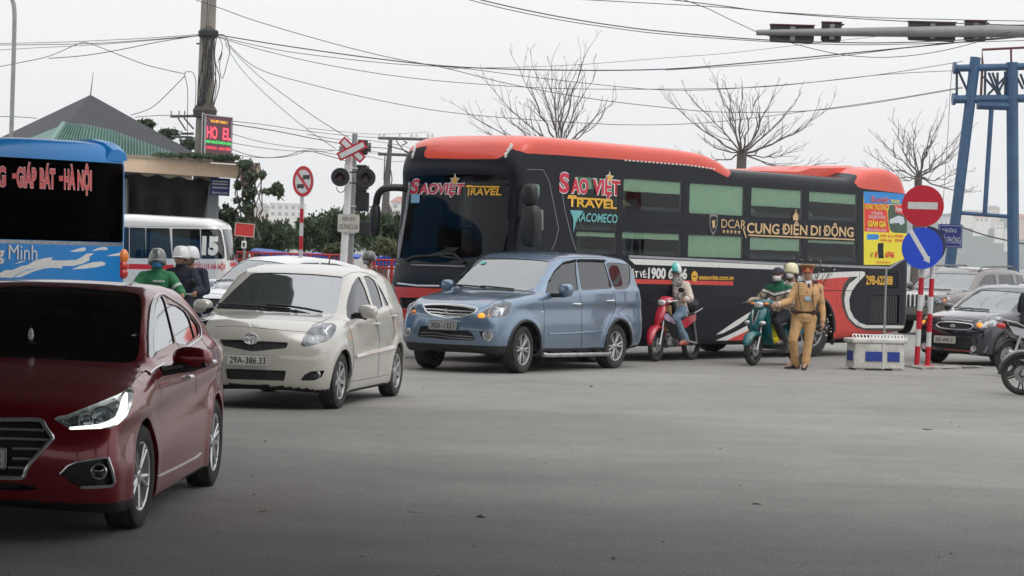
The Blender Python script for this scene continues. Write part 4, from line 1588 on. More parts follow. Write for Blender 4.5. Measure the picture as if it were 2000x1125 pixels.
 B.cut(kr([(440,345),(600,325),(820,305),(768,370),(738,480),(752,610),(800,720),(870,800),(950,835),(1150,842),(1372,833),(1390,620),(1430,610),(1430,840),(1300,880),(1150,910),(815,955),(620,955),(560,700),(470,560)]),'paint',m=INK['red'],face=.1)
 B.cut(stroke(kr([(835,312),(770,392),(745,500),(757,610),(805,720),(880,800),(970,832),(1150,838),(1372,834)]),6),'paint',m=INK['dgrey'])
 B.cut(kr([(290,305),(500,275),(700,262),(930,255),(965,260),(972,290),(940,325),(880,390),(835,460),(810,540),(820,640),(860,720),(920,770),(980,792),(1372,797),(1372,825),(960,822),(880,790),(810,720),(775,630),(762,540),(775,450),(810,380),(900,308),(700,318),(540,335),(400,345),(290,352)]),'paint',m=INK['white'],face=.1)
 B.cut([(1398,654),(1438,626),(1471,606),(1500,583),(1562,549),(1562,558),(1502,594),(1474,612),(1440,636),(1412,651)],'paint',m=INK['white'])
 B.cut([(1398,665),(1428,652),(1459,636),(1500,612),(1560,566),(1560,580),(1500,630),(1460,646),(1420,665)],'paint',m=INK['white'])
 B.cut([(1420,665),(1460,646),(1500,630),(1560,580),(1560,664)],'paint',m=INK['red'])
 zj=[(4.2,1.20),(-5.0,1.21)]
 B.cut(stroke([(4.2,1.215),(2.0,1.215),(-1.6,1.205),(-5.7,1.21)],.012),'paint',m=M['matt'],view='side',both=True)
 for x in(3.1,1.5,.3,-1.6,-4.1):
  B.cut(stroke([(x,1.6),(x,.34)],.012),'paint',m=M['matt'],view='side',both=True)
 B.cut(stroke(k([(740,232),(820,234),(850,290),(880,440),(898,530),(880,600),(862,634)]),.8),'paint',m=INK['grey'])
 B.cut(stroke(k([(905,290),(930,440),(960,560),(985,640)]),.8),'paint',m=INK['grey'])
 B.cut(kp([(42,88),(300,98),(520,118),(552,140),(590,330),(600,610),(540,905),(370,985),(45,982)]),'paint',m=INK['yellow'],face=.1)
 B.cut(kp([(42,88),(300,98),(520,118),(552,140),(530,250),(48,232)]),'paint',m=INK['pblue'],face=.1)
 B.cut(kp([(48,232),(352,246),(330,330),(340,470),(360,590),(50,576)]),'paint',m=INK['pred'],face=.1)
 B.cut(kp([(358,250),(560,256),(598,600),(400,590),(365,560),(345,470),(338,340)]),'paint',m=INK['pdark'],face=.1)
 B.cut(kp([(420,252),(560,256),(580,420),(520,370),(430,340)]),'paint',m=INK['pred'],face=.1)
 B.cut(kp([(360,430),(470,380),(530,400),(545,470),(500,500),(470,470),(362,480)]),'paint',m=mat('poster_coach',(.55,.62,.66),.4),face=.1)
 B.cut(kp([(82,606),(215,610),(236,640),(215,675),(84,678)]),'paint',m=INK['pblue'],face=.1)
 B.cut(kp([(215,718),(288,716),(284,780),(290,905),(222,905),(212,800)]),'paint',m=INK['busblack'],face=.1)
 B.cut([(-4.47,1.135),(-5.50,1.135),(-5.50,.60),(-4.47,.60)],'part','engine_grille',M['matt'],view='side',both=True,rim=.08,rimm=bk,inset=.07)
 B.cut(rrect(.36,.32,.03,2,-5.25,1.42),'part','louvre_recess',M['matt'],view='side',rim=.03,rimm=bk,inset=.03)
 fr=kf([(-80,0)])
 for x in(3.45,-2.72):
  arch(B,x,.50,.58,1.25,.62)
 kb=lambda L_:cx_((740,450),5.358,L_)
 hl=rnd(kb([(118,545),(150,560),(172,640),(176,770),(165,820),(130,700)]),2)
 B.cut(hl,'part','headlight',M['lampglass'],both=True,rim=.06,rimm=M['chrome'],inset=.004)
 B.cut(rnd(kb([(222,702),(420,705),(410,830),(222,812)]),2),'part','air_intake',M['mesh_black'],rim=.05,rimm=M['grey'],inset=.05,both=True)
 B.finish()
# grille slats, louvres
 g=MB()
 for i in range(17):
  g.box((-4.53-i*.0567,1.215,.868),(.022,.04,.52))
 for sy,nm in((1,'grille_bars'),):
  g.build(nm,M['grey_dark'],root)
 g=MB()
 for i in range(7):
  g.box((-5.25,1.245,1.30+i*.042),(.31,.02,.014),Matrix.Rotation(R(25),3,'X'))
 g.build('louvre',bk,root)
# behind the glass: curtains and bunks, cab
 cov=[.40,.28,1.0,1.0,.62,.58,.36,.14,.22,.20]
 for(a,b,t,l),c in zip(wins,cov):
  h=(t-l)*c
  mb=MB()
  n=26
  top=[(a-(a-b)*i/n,1.205+.010*math.sin(i*2.1)+.006*math.sin(i*5.3))for i in range(n+1)]
  vs_=[V((x,y,t-.0))for x,y in top]+[V((x,y*1.003,t-h+.003*math.sin(x*9)))for x,y in top]
  mb.add(vs_,[(i,i+1,n+2+i,n+1+i)for i in range(n)])
  mb.build('curtain',INK['curtain'],root,fix=False)
  if c<.95:
   fr_=MB()
   fr_.box(((a+b)/2,1.12,l+.03),(a-b,.05,.08),mi=0)
   fr_.box((b+.02,1.2,(t+l)/2),(.03,.02,t-l))
   if t>2.5:
    fr_.hull([V((a-.05,.9,l)),V((a-.05,1.1,l)),V((a-.55,.9,l)),V((a-.55,1.1,l)),V((a-.10,.9,l+.22)),V((a-.10,1.1,l+.22)),V((a-.25,1.0,l+.22))],1)
   fr_.build('bunk',[M['grey_dark'],mat('bunk_vinyl',(.20,.22,.12),.6)],root)
 mb=MB()
 mb.box((-.9,0,1.0),(9.4,2.2,.05)).box((-.9,0,2.28),(9.0,2.2,.05)).box((3.95,0,1.9),(.05,2.3,2.4)).box((-.9,0,1.9),(9.4,.05,2.2))
 mb.build('cabin_partition',M['grey_dark'],root)
 mb=MB()
 mb.hull([V((5.55,-1.05,1.35)),V((5.55,1.05,1.35)),V((5.55,-1.05,1.62)),V((5.55,1.05,1.62)),V((5.0,-1.05,1.62)),V((5.0,1.05,1.62)),V((5.0,-1.05,1.0)),V((5.0,1.05,1.0))])
 mb.hull([V((5.35,.2,1.6)),V((5.35,.95,1.6)),V((5.0,.2,1.6)),V((5.0,.95,1.6)),V((5.15,.3,1.78)),V((5.15,.85,1.78)),V((5.0,.3,1.76)),V((5.0,.85,1.76))])
 mb.build('dashboard',M['black'],root)
 q=MB()
 seat_mb(q,4.65,.55,1.15,.75,.52)
 q.build('seat',M['seat'],root)
 st=MB()
 c,ax=V((5.0,.55,1.92)),V((-.4,0,.9)).normalized()
 a_,b_=V((0,1,0)),V((0,1,0)).cross(ax)
 st.tube([c+a_*(.23*math.cos(t))+b_*(.23*math.sin(t))for t in[i*2*math.pi/24 for i in range(25)]],.016,6).tube([c,c-ax*.4],.03,6)
 st.build('steering_wheel',M['black'],root)
 pp=MB()
 for(y,w_,m_)in((-.62,.22,0),(-.40,.18,1)):
  pp.add([V((5.60,y,1.635)),V((5.60,y+w_,1.635)),V((5.42,y+w_+.06,1.70)),V((5.42,y+.06,1.70))],[(0,1,2,3)],m_,False)
 pp.add([V((5.50,-.52,1.66)),V((5.50,-.25,1.66)),V((5.30,-.19,1.78)),V((5.30,-.46,1.78))],[(0,1,2,3)],0,False)
 pp.build('dashboard_papers',[mat('paper',(.7,.7,.68),.8),INK['crimson']],root)
# roof fairing, marker lamps, drip dashes
 mb=MB()
 rings=[]
 for x,w_,z_ in((-1.2,.55,3.30),(-1.8,.62,3.36),(-2.9,.66,3.39),(-3.2,.70,3.47),(-4.6,.72,3.55),(-5.0,.6,3.52)):
  rings.append([V((x,-w_,3.2)),V((x,-w_,z_-.04)),V((x,-w_+.08,z_)),V((x,w_-.08,z_)),V((x,w_,z_-.04)),V((x,w_,3.2))])
 mb.loft(rings,smooth=False)
 mb.build('roof_fairing',INK['orange'],root)
 for sy in(1,-1):
  for(p,q_)in(((1618,225),(1650,232)),((1600,252),(1622,268)),((1575,285),(1612,300)),((1548,335),(1580,325))):
   h=B.surf(kf([p])[0])
   if h:
    MB().box(V((h[0].x,h[0].y*sy,h[0].z)),(.05,.05,.10),bev=.02).build('marker_lamp',INK['white'],root)
 for i in range(24):
  x=2.95-i*.105
  h=B.cast((x,3,3.275-.004*max(0,i-16)),(0,-1,0))
  if h[0]:
   MB().box(h[0],(.055,.012,.022)).build('drip_rail_clip',INK['white'],root)
# mirrors
 mb=MB()
 arm=[B.plane(p,'x',xx)for p,xx in zip([(806,372),(785,367),(757,367),(743,374),(737,386),(735,398)],[5.5,5.75,5.95,6.02,6.02,6.0])]
 arm=[V(p)for p in spl([tuple(p)for p in arm],4)]
 mb.tube(arm,.058,10)
 o=mb.build('mirror_arm',M['black'],root)
 c=B.plane((733,430),'x',6.0)
 mb=MB()
 mb.ell(c,(.08,.085,.27),sup=.7)
 mb.build('mirror_housing',M['black'],o)
 tr=MB()
 pts=[B.cast((5.0,0,z),(.62,-.95-.0*z,0))for z in(1.60,1.9,2.2,2.5,2.8)]
 tr.tube([h[0]+h[1]*.006 for h in pts if h[0]],.05,8,flat=.5)
 tr.build('windscreen_pillar',INK['grey'],root)
 for c_,sz in(((5.62,1.52,2.62),(.10,.13,.17)),((5.60,1.55,2.14),(.12,.17,.33))):
  mb=MB()
  mb.ell(c_,sz,sup=.65)
  o=mb.build('mirror_housing',M['black'],root)
  MB().tube([(5.45,1.2,c_[2]+.12),(5.55,1.42,c_[2]+.1),c_],.03,8).build('mirror_arm',M['black'],o)
 for l in([(135,690),(180,668),(300,662),(400,680)],[(290,660),(380,655),(430,700)]):
  B.trace(k(l),.018,M['black'],'wiper',.03)
 B.trace(kb([(200,555),(400,578),(640,582)]),.018,M['chrome'],'chrome_strip',.004)
 B.trace(kb([(160,352),(400,362),(900,378)]),.012,INK['grey'],'sill_strip',.004)
# wheels
 wm=wheel_mesh('coach',.50,.28,.30,8,'single',M['steel'])
 for x in(3.45,-2.72):
  for y in(1.07,-1.07):
   put_wheel(root,wm,x,y,.50)
 MB().box((.4,0,.45),(10.4,2.1,.42)).build('underbody',M['matt'],root)
 ar=MB()
 pts=[(-2.72+.60*math.cos(R(a)),.50+.60*math.sin(R(a)))for a in range(-14,195,11)]
 ar.tube([V((x,1.243,z))for x,z in pts],.03,6)
 ar.build('arch_lip',INK['dgrey'],root)
 MB().box((-3.30,1.22,.32),(.04,.05,.2)).build('mud_flap',M['rubber'],root)
# lettering, side (y = 1.25)
 ux,uy=V((-1,0,0)),V((0,0,1))
 def st_(string,pl,prr,h,m,**kw):
  a=B.plane(pl,'y',1.252)
  b=B.plane(prr,'y',1.252)
  text(string,a,ux,uy,a.x-b.x,h,m,root,lift=kw.pop('lift',.008),**kw)
 kk=lambda x,y:cx_((1060,330),8.655,[(x,y)])[0]
 st_('S',kk(268,380),kk(440,392),.30,INK['crimson'],bold=.035,outline=.075,om=INK['white'])
 st_('AO',kk(470,392),kk(762,405),.225,INK['crimson'],bold=.042,outline=.085,om=INK['white'])
 st_('VIỆT',kk(835,408),kk(1300,432),.225,INK['crimson'],bold=.042,outline=.085,om=INK['white'])
 st_('T',kk(420,628),kk(560,632),.18,INK['gold'],bold=.03)
 st_('RAVEL',kk(570,636),kk(1248,662),.135,INK['gold'],bold=.03)
 a,b=B.plane(kk(420,468),'y',1.258),B.plane(kk(1165,505),'y',1.258)
 MB().prism([(0,-.03),(a.x-b.x,-.03),(a.x-b.x,0),(0,0)],a,ux,uy,.003).build('lettering',INK['gold'],root)
 a=B.plane(kk(460,695),'y',1.258)
 MB().prism([(0,0),(.33,0),(.27,-.075),(.19,-.09),(.10,-.35),(.09,-.14)],a,ux,uy,.003).build('lettering',INK['teal'],root)
 st_('RACOMECO',kk(560,880),kk(1258,912),.14,INK['teal'],bold=.02,shear=.12)
 kk=lambda x,y:cx_((1370,400),6.25,[(x,y)])[0]
 st_('DCAR',kk(238,278),kk(535,285),.155,INK['bronze'],bold=.0)
 for w_,xa,xb in(('CUNG',548,944),('ĐIỆN',976,1286),('DI',1328,1448),('ĐỘNG',1480,1852)):
  st_(w_,kk(xa,340+(xa-548)*.0368),kk(xb,340+(xb-548)*.0368),.18,INK['bronze'],bold=.024)
 st_('★★★★★',kk(248,348),kk(475,358),.07,INK['bronze'])
 a,b=B.plane(kk(572,370),'y',1.258),B.plane(kk(1866,428),'y',1.258)
 MB().prism([(0,-.012),(a.x-b.x,-.012),(a.x-b.x,.012),(0,.012)],a,ux,uy,.003).build('lettering_rule',INK['bronze'],root)
 a=B.plane(kk(500,285),'y',1.258)
 MB().prism([(0,0),(.04,0),(.13,-.16),(.10,-.17)],a,ux,uy,.003).build('lettering_rule',INK['bronze'],root)
 a=B.plane(kk(1148,190),'y',1.262)
 cr=[(-.075,0),(.075,0),(.09,.09),(.06,.08),(.055,.13),(.025,.11),(.012,.16),(.006,.2),(-.006,.2),(-.012,.16),(-.025,.11),(-.055,.13),(-.06,.08),(-.09,.09)]
 MB().prism(cr,a,ux,uy,.003).build('crown_emblem',INK['bronze'],root)
 a=B.plane(kk(145,235),'y',1.256)
 sh=[(-.115,.15),(0,.17),(.115,.15),(.11,-.02),(.06,-.13),(0,-.19),(-.06,-.13),(-.11,-.02)]
 MB().prism(sh,a,ux,uy,.002).build('shield_emblem',mat('shield_grey',(.25,.22,.22),.4),root)
 MB().prism([(x*.8,y*.8)for x,y in sh],a+V((0,.003,0)),ux,uy,.002).build('shield_emblem',INK['busblack'],root)
 MB().prism([(-.04,.07),(.0,.05),(.04,.08),(.03,0),(.05,-.06),(.01,-.05),(-.02,-.09),(-.03,-.02),(-.05,.02)],a+V((0,.006,0)),ux,uy,.002).build('shield_emblem',INK['bronze'],root)
 kk=lambda x,y:cx_((1230,500),9.09,[(x,y)])[0]
 st_('ĐẶT VÉ:',kk(-60,375),kk(292,388),.105,INK['white'],bold=.03)
 st_('1900 6746',kk(315,390),kk(1010,400),.17,INK['white'],bold=.045)
 st_('xesaoviet.com.vn',kk(1212,415),kk(1838,420),.085,INK['gold'],bold=.025)
 a=B.plane(kk(1148,362),'y',1.256)
 MB().prism(circ(.09,20),a,ux,uy,.003).build('globe_emblem',INK['gold'],root)
 MB().prism([(-.05,-.008),(.05,-.008),(.05,.008),(-.05,.008)],a+V((0,.004,0)),ux,uy,.002).build('globe_emblem',INK['busblack'],root)
 st_('29B-622.88',(1690.5,555),(1742.5,558),.165,INK['gold'],bold=.03)
 kk=lambda x,y:cx_((1680,360),6.25,[(x,y)])[0]
 st_('S',kk(130,208),kk(175,210),.10,INK['crimson'],bold=.03,outline=.06,om=INK['white'])
 st_('AOVIỆT',kk(182,212),kk(352,220),.075,INK['crimson'],bold=.03,outline=.06,om=INK['white'])
 st_('TRAVEL',kk(368,226),kk(482,232),.065,INK['yellow'],bold=.03)
 st_('KHAI TRƯƠNG',kk(62,300),kk(328,312),.10,INK['yellow'],bold=.012)
 st_('xe 36 giường',kk(130,362),kk(268,366),.06,INK['white'],bold=.008)
 st_('CUNG ĐIỆN DI ĐỘNG',kk(98,412),kk(300,420),.058,INK['white'],bold=.008)
 st_('GIẢM GIÁ',kk(88,512),kk(312,522),.11,INK['yellow'],bold=.03)
 st_('TRI ÂN KHÁCH HÀNG',kk(76,570),kk(314,578),.055,INK['white'],bold=.008)
 st_('New',kk(425,330),kk(515,336),.10,INK['white'],bold=.02,shear=.15)
 st_('Hà Nội - Lào Cai',kk(245,638),kk(408,642),.05,INK['pred'],bold=.02)
 st_('Hà Nội - Sapa',kk(245,692),kk(384,694),.05,INK['pred'],bold=.02)
 st_('220.000',kk(420,644),kk(520,650),.05,INK['pred'],bold=.02)
 st_('250.000',kk(420,696),kk(520,700),.05,INK['pred'],bold=.02)
 st_('✆',kk(122,888),kk(160,888),.08,INK['ink']if 'ink' in INK else M['ink'])
 st_('1',kk(180,890),kk(204,890),.105,INK['pred'],bold=.03)
 st_('6746',kk(306,888),kk(412,894),.105,INK['pred'],bold=.04)
 st_('xesaoviet.com.vn',kk(192,958),kk(366,958),.045,INK['pred'],bold=.01)
# lettering, front
 fx,fz=V((0,1,0)),V((0,0,1))
 def ft(string,pl,prr,h,m,**kw):
  a,b=B.surf(kf([pl])[0])[0],B.surf(kf([prr])[0])[0]
  text(string,V((a.x,a.y,a.z)),fx,fz,b.y-a.y,h,m,root,drape=B.bvh,**kw)
 ft('S',(385,796),(495,800),.225,INK['crimson'],bold=.035,shear=.15,outline=.085,om=INK['white'],lift=.006)
 ft('AOVIỆT',(492,798),(1045,800),.16,INK['crimson'],bold=.03,shear=.12,outline=.08,om=INK['white'],lift=.006)
 ft('T',(1068,824),(1130,824),.165,INK['gold'],bold=.03,lift=.008)
 ft('RAVEL',(1120,816),(1500,828),.11,INK['gold'],bold=.03,shear=.08,lift=.006)
 a,b=B.surf(kf([(1075,716)])[0])[0],B.surf(kf([(1475,722)])[0])[0]
 MB().tube([a+V((.014,0,0)),a.lerp(b,.5)+V((.02,0,0)),b+V((.014,0,0))],.014,6).build('lettering',INK['gold'],root)
 for pt,r_,ln in(((935,640),.085,'F'),(None,.085,'S')):
  if ln=='F':
   h=B.surf(kf([pt])[0])[0]+V((.012,0,0))
   e1,e2=fx,fz
  else:
   h=B.plane(cx_((1060,330),8.655,[(1130,150)])[0],'y',1.262)
   e1,e2=ux,uy
  st=[(r_*(1 if i%2==0 else .42)*math.sin(math.pi*i/5),r_*(1 if i%2==0 else .42)*math.cos(math.pi*i/5))for i in range(10)]
  MB().prism([(x*1.35,y*1.35)for x,y in st],h,e1,e2,.002).build('star_emblem',INK['white'],root)
  MB().prism(st,h+e1.cross(e2)*.003,e1,e2,.002).build('star_emblem',INK['gold'],root)
 h=B.surf(kf([(455,862)])[0])[0]
 MB().prism(rrect(.19,.14,.01),h+V((.02,0,0)),fx,fz,.002).build('windscreen_sticker',mat('sticker_blue',(.25,.50,.68),.5),root)
G_BUS=glass('coach_windscreen',(.45,.48,.48),-.025)
G_BUSW=glass('coach_window',(.82,.90,.86),-.02)
G_BUSW2=glass('coach_door_glass',(.62,.70,.68),.02)
M['curtain_pane']=mat('curtain_pane',(.18,.30,.24),.35)
M['grey_dark']=mat('grille_bar_grey',(.06,.062,.066),.5)
# the blue coach seen from behind
def blue_coach():
 M4=pose(-10.03,38.95,135)
 root=thing('coach','bright blue coach seen from behind with a dark rear window and white splash design','coach',M4)
 prof=[(4.4,.35),(4.5,1.2),(4.3,2.9),(4.0,3.2),(-4.1,3.26),(-4.38,3.22),(-4.48,3.0),(-4.52,2.0),(-4.54,.8),(-4.45,.45),(-4,.38),(3.8,.33)]
 F_,x0,x1=box_shape(prof,1.22,.3,.06,.14,.05,.0,3.0,3)
 P,Fc=wrap_mesh(F_,x0-.02,x1+.02,1.22,.35,3.26,1.2,.09)
 bl=paint('coach_blue',(.003,.21,.58),.0,.36,.08,(.10,.16,.26),.25)
 B=Body(root,M4,P,Fc,[bl])
 B.pad=.2
 k=lambda L_:cx_((0,270),3.75,L_)
 yv=lambda p:B.plane(p,'x',-4.53)
 half=[yv(p)for p in k([(905,185),(905,765)])]
 za,zb=half[0].z,half[1].z
 B.cut(rrect(2.30,za-zb,.05,3,0,(za+zb)/2),'part','rear_window',G_BLACK2,view='rear',rim=.03,inset=.004)
 q=[yv(p).z for p in k([(905,768),(905,792)])]
 B.cut([(-1.15,q[0]),(1.15,q[0]),(1.15,q[1]),(-1.15,q[1])],'paint',m=M['steel'],view='rear')
 WH=INK['white']
 for poly in([(510,830),(560,812),(605,800),(628,802),(630,818),(610,828),(560,832)],[(670,826),(720,802),(765,795),(786,802),(788,818),(740,818)],[(775,864),(830,848),(880,838),(897,842),(896,856),(850,862)],[(525,960),(600,930),(680,908),(745,902),(772,912),(770,930),(700,946),(610,956)],[(110,920),(150,900),(195,896),(150,912)],[(-40,1010),(40,965),(90,965),(160,935),(200,930),(255,895),(340,875),(388,872),(372,893),(470,896),(560,890),(600,870),(635,845),(690,842),(655,868),(655,895),(600,920),(540,935),(450,935),(458,952),(380,948),(320,955),(250,975),(150,1018),(100,1018),(180,975),(275,950),(200,962),(110,1005),(90,1022),(-40,1018)]):
  B.cut(k(poly),'paint',m=WH)
 B.cut(rrect(1.1,1.75,.2,3,-3.55,0),'part','roof_unit_tray',bl,view='top',rim=.12,rimm=bl,inset=.11)
 for x in(2.3,-2.6):
  arch(B,x,.46,.53,1.22,.62)
 B.finish()
 mb=MB()
 for sy in(-1,):
  rings=[]
  for x,w_,z_ in((-2.6,.10,3.22),(-3.0,.22,3.29),(-4.0,.28,3.30),(-4.3,.26,3.25),(-4.46,.2,3.14)):
   rings.append([V((x,sy*1.19,z_-.16)),V((x,sy*1.15,z_-.05)),V((x,sy*(1.1-w_*.3),z_)),V((x,sy*(1.1-w_),z_)),V((x,sy*(1.02-w_),z_-.1)),V((x,sy*(1.0-w_),z_-.2))])
  mb.loft(rings)
 mb.build('roof_corner',bl,root)
 wm=wheel_mesh('coach',.50,.28,.30,8,'single',M['steel'])
 for x in(2.3,-2.6):
  for y in(1.03,-1.03):
   put_wheel(root,wm,x,y,.48)
 MB().box((0,0,.5),(7.8,2.0,.4)).build('underbody',M['matt'],root)
 for p,m,r_ in(((936,868),M['orange_lamp'],.12),((936,938),M['red_lamp'],.10),((928,990),M['red_lamp'],.09)):
  c=B.plane(k([p])[0],'x',-4.46)
  c.y=-1.16
  for sy in(1,-1):
   MB().ell((c.x,c.y*sy,c.z),(.08,.09,r_)).build('tail_light',m,root)
 ux,uy=V((0,-1,0)),V((0,0,1))
 def rt(string,pl,prr,h,m,**kw):
  a,b=yv(k([pl])[0]),yv(k([prr])[0])
  text(string,V((-4.535,a.y,a.z)),ux,uy,a.y-b.y,h,m,root,lift=kw.pop('lift',.012),drape=B.bvh,**kw)
 pk=mat('lettering_pale_red',(.62,.10,.10),.45)
 for s_,a,b in(('NG',(-62,342),(58,345)),('-',(84,300),(110,302)),('GIÁP',(128,350),(274,354)),('BÁT',(294,358),(410,360)),('-',(428,318),(456,320)),('HÀ',(472,364),(556,368)),('NỘI',(570,370),(678,376))):
  if s_=='-':
   p0,p1=yv(k([a])[0]),yv(k([b])[0])
   MB().box((-4.545,(p0.y+p1.y)/2,p0.z+.05),(.012,abs(p0.y-p1.y),.08)).build('lettering',pk,root)
  else:
   rt(s_,a,b,.285,pk,bold=.035,outline=.065,om=mat('lettering_pink',(.66,.42,.42),.45))
 rt('g',(-18,885),(36,888),.20,WH,bold=.03)
 rt('Minh',(66,886),(268,890),.235,WH,bold=0.)
G_BLACK2=glass('black_rear_glass',(.05,.055,.065),-.046)
# the white ambulance van
def ambulance():
 M4=pose(-8.0,46.6,178.5)
 root=thing('ambulance','white ambulance van numbered 15 with a red stripe, behind the blue coach','van',M4)
 prof=[(2.5,.35),(2.55,.7),(2.45,1.05),(1.75,1.30),(1.1,2.10),(.7,2.24),(-.5,2.28),(-2.1,2.24),(-2.36,2.14),(-2.50,1.6),(-2.56,1.0),(-2.56,.5),(-2.4,.33),(2.2,.30)]
 F_,x0,x1=box_shape(prof,.93,.25,.12,.14,.08,.09,3.0,3)
 P,Fc=wrap_mesh(F_,x0-.02,x1+.02,.93,.3,2.28,.9,.06)
 wt=paint('van_white',(.70,.70,.68),.0,.35,.2)
 B=Body(root,M4,P,Fc,[wt])
 B.pad=.14
 k=lambda L_:cx_((220,420),4.688,L_)
 for poly in([(-120,108),(150,112),(150,395),(-120,390)],[(155,112),(300,118),(305,398),(155,395)],[(305,118),(520,122),(545,400),(305,398)],[(545,125),(800,128),(808,402),(548,400)],[(808,128),(975,130),(995,160),(1022,300),(1026,390),(1015,402),(812,402)]):
  B.cut(rnd(k(poly),2),'part','window',G_SIDE2,rim=.025,inset=.01)
 for poly in([(.5,2.0),(-.6,2.0),(-.6,1.42),(.9,1.42)],[(-.65,2.0),(-2.2,1.98),(-2.3,1.42),(-.65,1.42)]):
  B.cut(rnd(poly,.06),'part','window',G_SIDE2,view='side',mirror=True,rim=.025,inset=.01)
 B.cut([(-.74,2.08),(.74,2.08),(.80,1.36),(-.80,1.36)],'part','windscreen',G_SIDE,view='front',rim=.03,cond=lambda x,y,z:x>.8)
 B.cut([(-.66,2.02),(.66,2.02),(.72,1.42),(-.72,1.42)],'part','rear_window',G_SIDE2,view='rear',rim=.03,cond=lambda x,y,z:x<-2)
 B.cut(k([(-150,440),(560,455),(560,503),(-150,490)]),'paint',m=M['red'])
 B.cut(k([(1075,436),(1130,430),(1130,470),(1075,470)]),'paint',m=M['red'],face=.5)
 B.cut(stroke(k([(-100,100),(500,104),(1030,100)]),.7),'paint',m=M['grey'])
 for x in(1.55,-1.5):
  arch(B,x,.34,.39,.93,.5)
 B.finish()
 wm=wheel_mesh('van',.335,.20,.2,6,'single',M['steel'])
 for x in(1.55,-1.5):
  for y in(.80,-.80):
   put_wheel(root,wm,x,y,.335)
 cabin(root,1.2,.5,1.3,[.7,-.3,-1.2],.8,-2.2,wheel_y=.4)
 MB().box((.9,.78,1.78),(.42,.01,.44)).build('window_blind',mat('blind_green',(.40,.58,.46),.8),root)
 ux,uy=V((-1,0,0)),V((0,0,1))
 def st_(s_,pl,prr,h,m,**kw):
  a,b=B.surf(k([pl])[0])[0],B.surf(k([prr])[0])[0]
  text(s_,a,ux,uy,a.x-b.x,h,m,root,drape=B.bvh,**kw)
 st_('15',(815,352),(965,358),.33,INK['white'],bold=.07)
 st_('CẤP CỨU 115 HÀ NỘI',(665,486),(1030,492),.10,INK['crimson'],bold=.03)
 for sy in(1,-1):
  MB().box((-2.52,sy*.84,1.05),(.06,.1,.32),bev=.02).build('tail_light',M['red_lamp'],root)
G_SIDE2=glass('van_glass',(.28,.32,.32),.04)
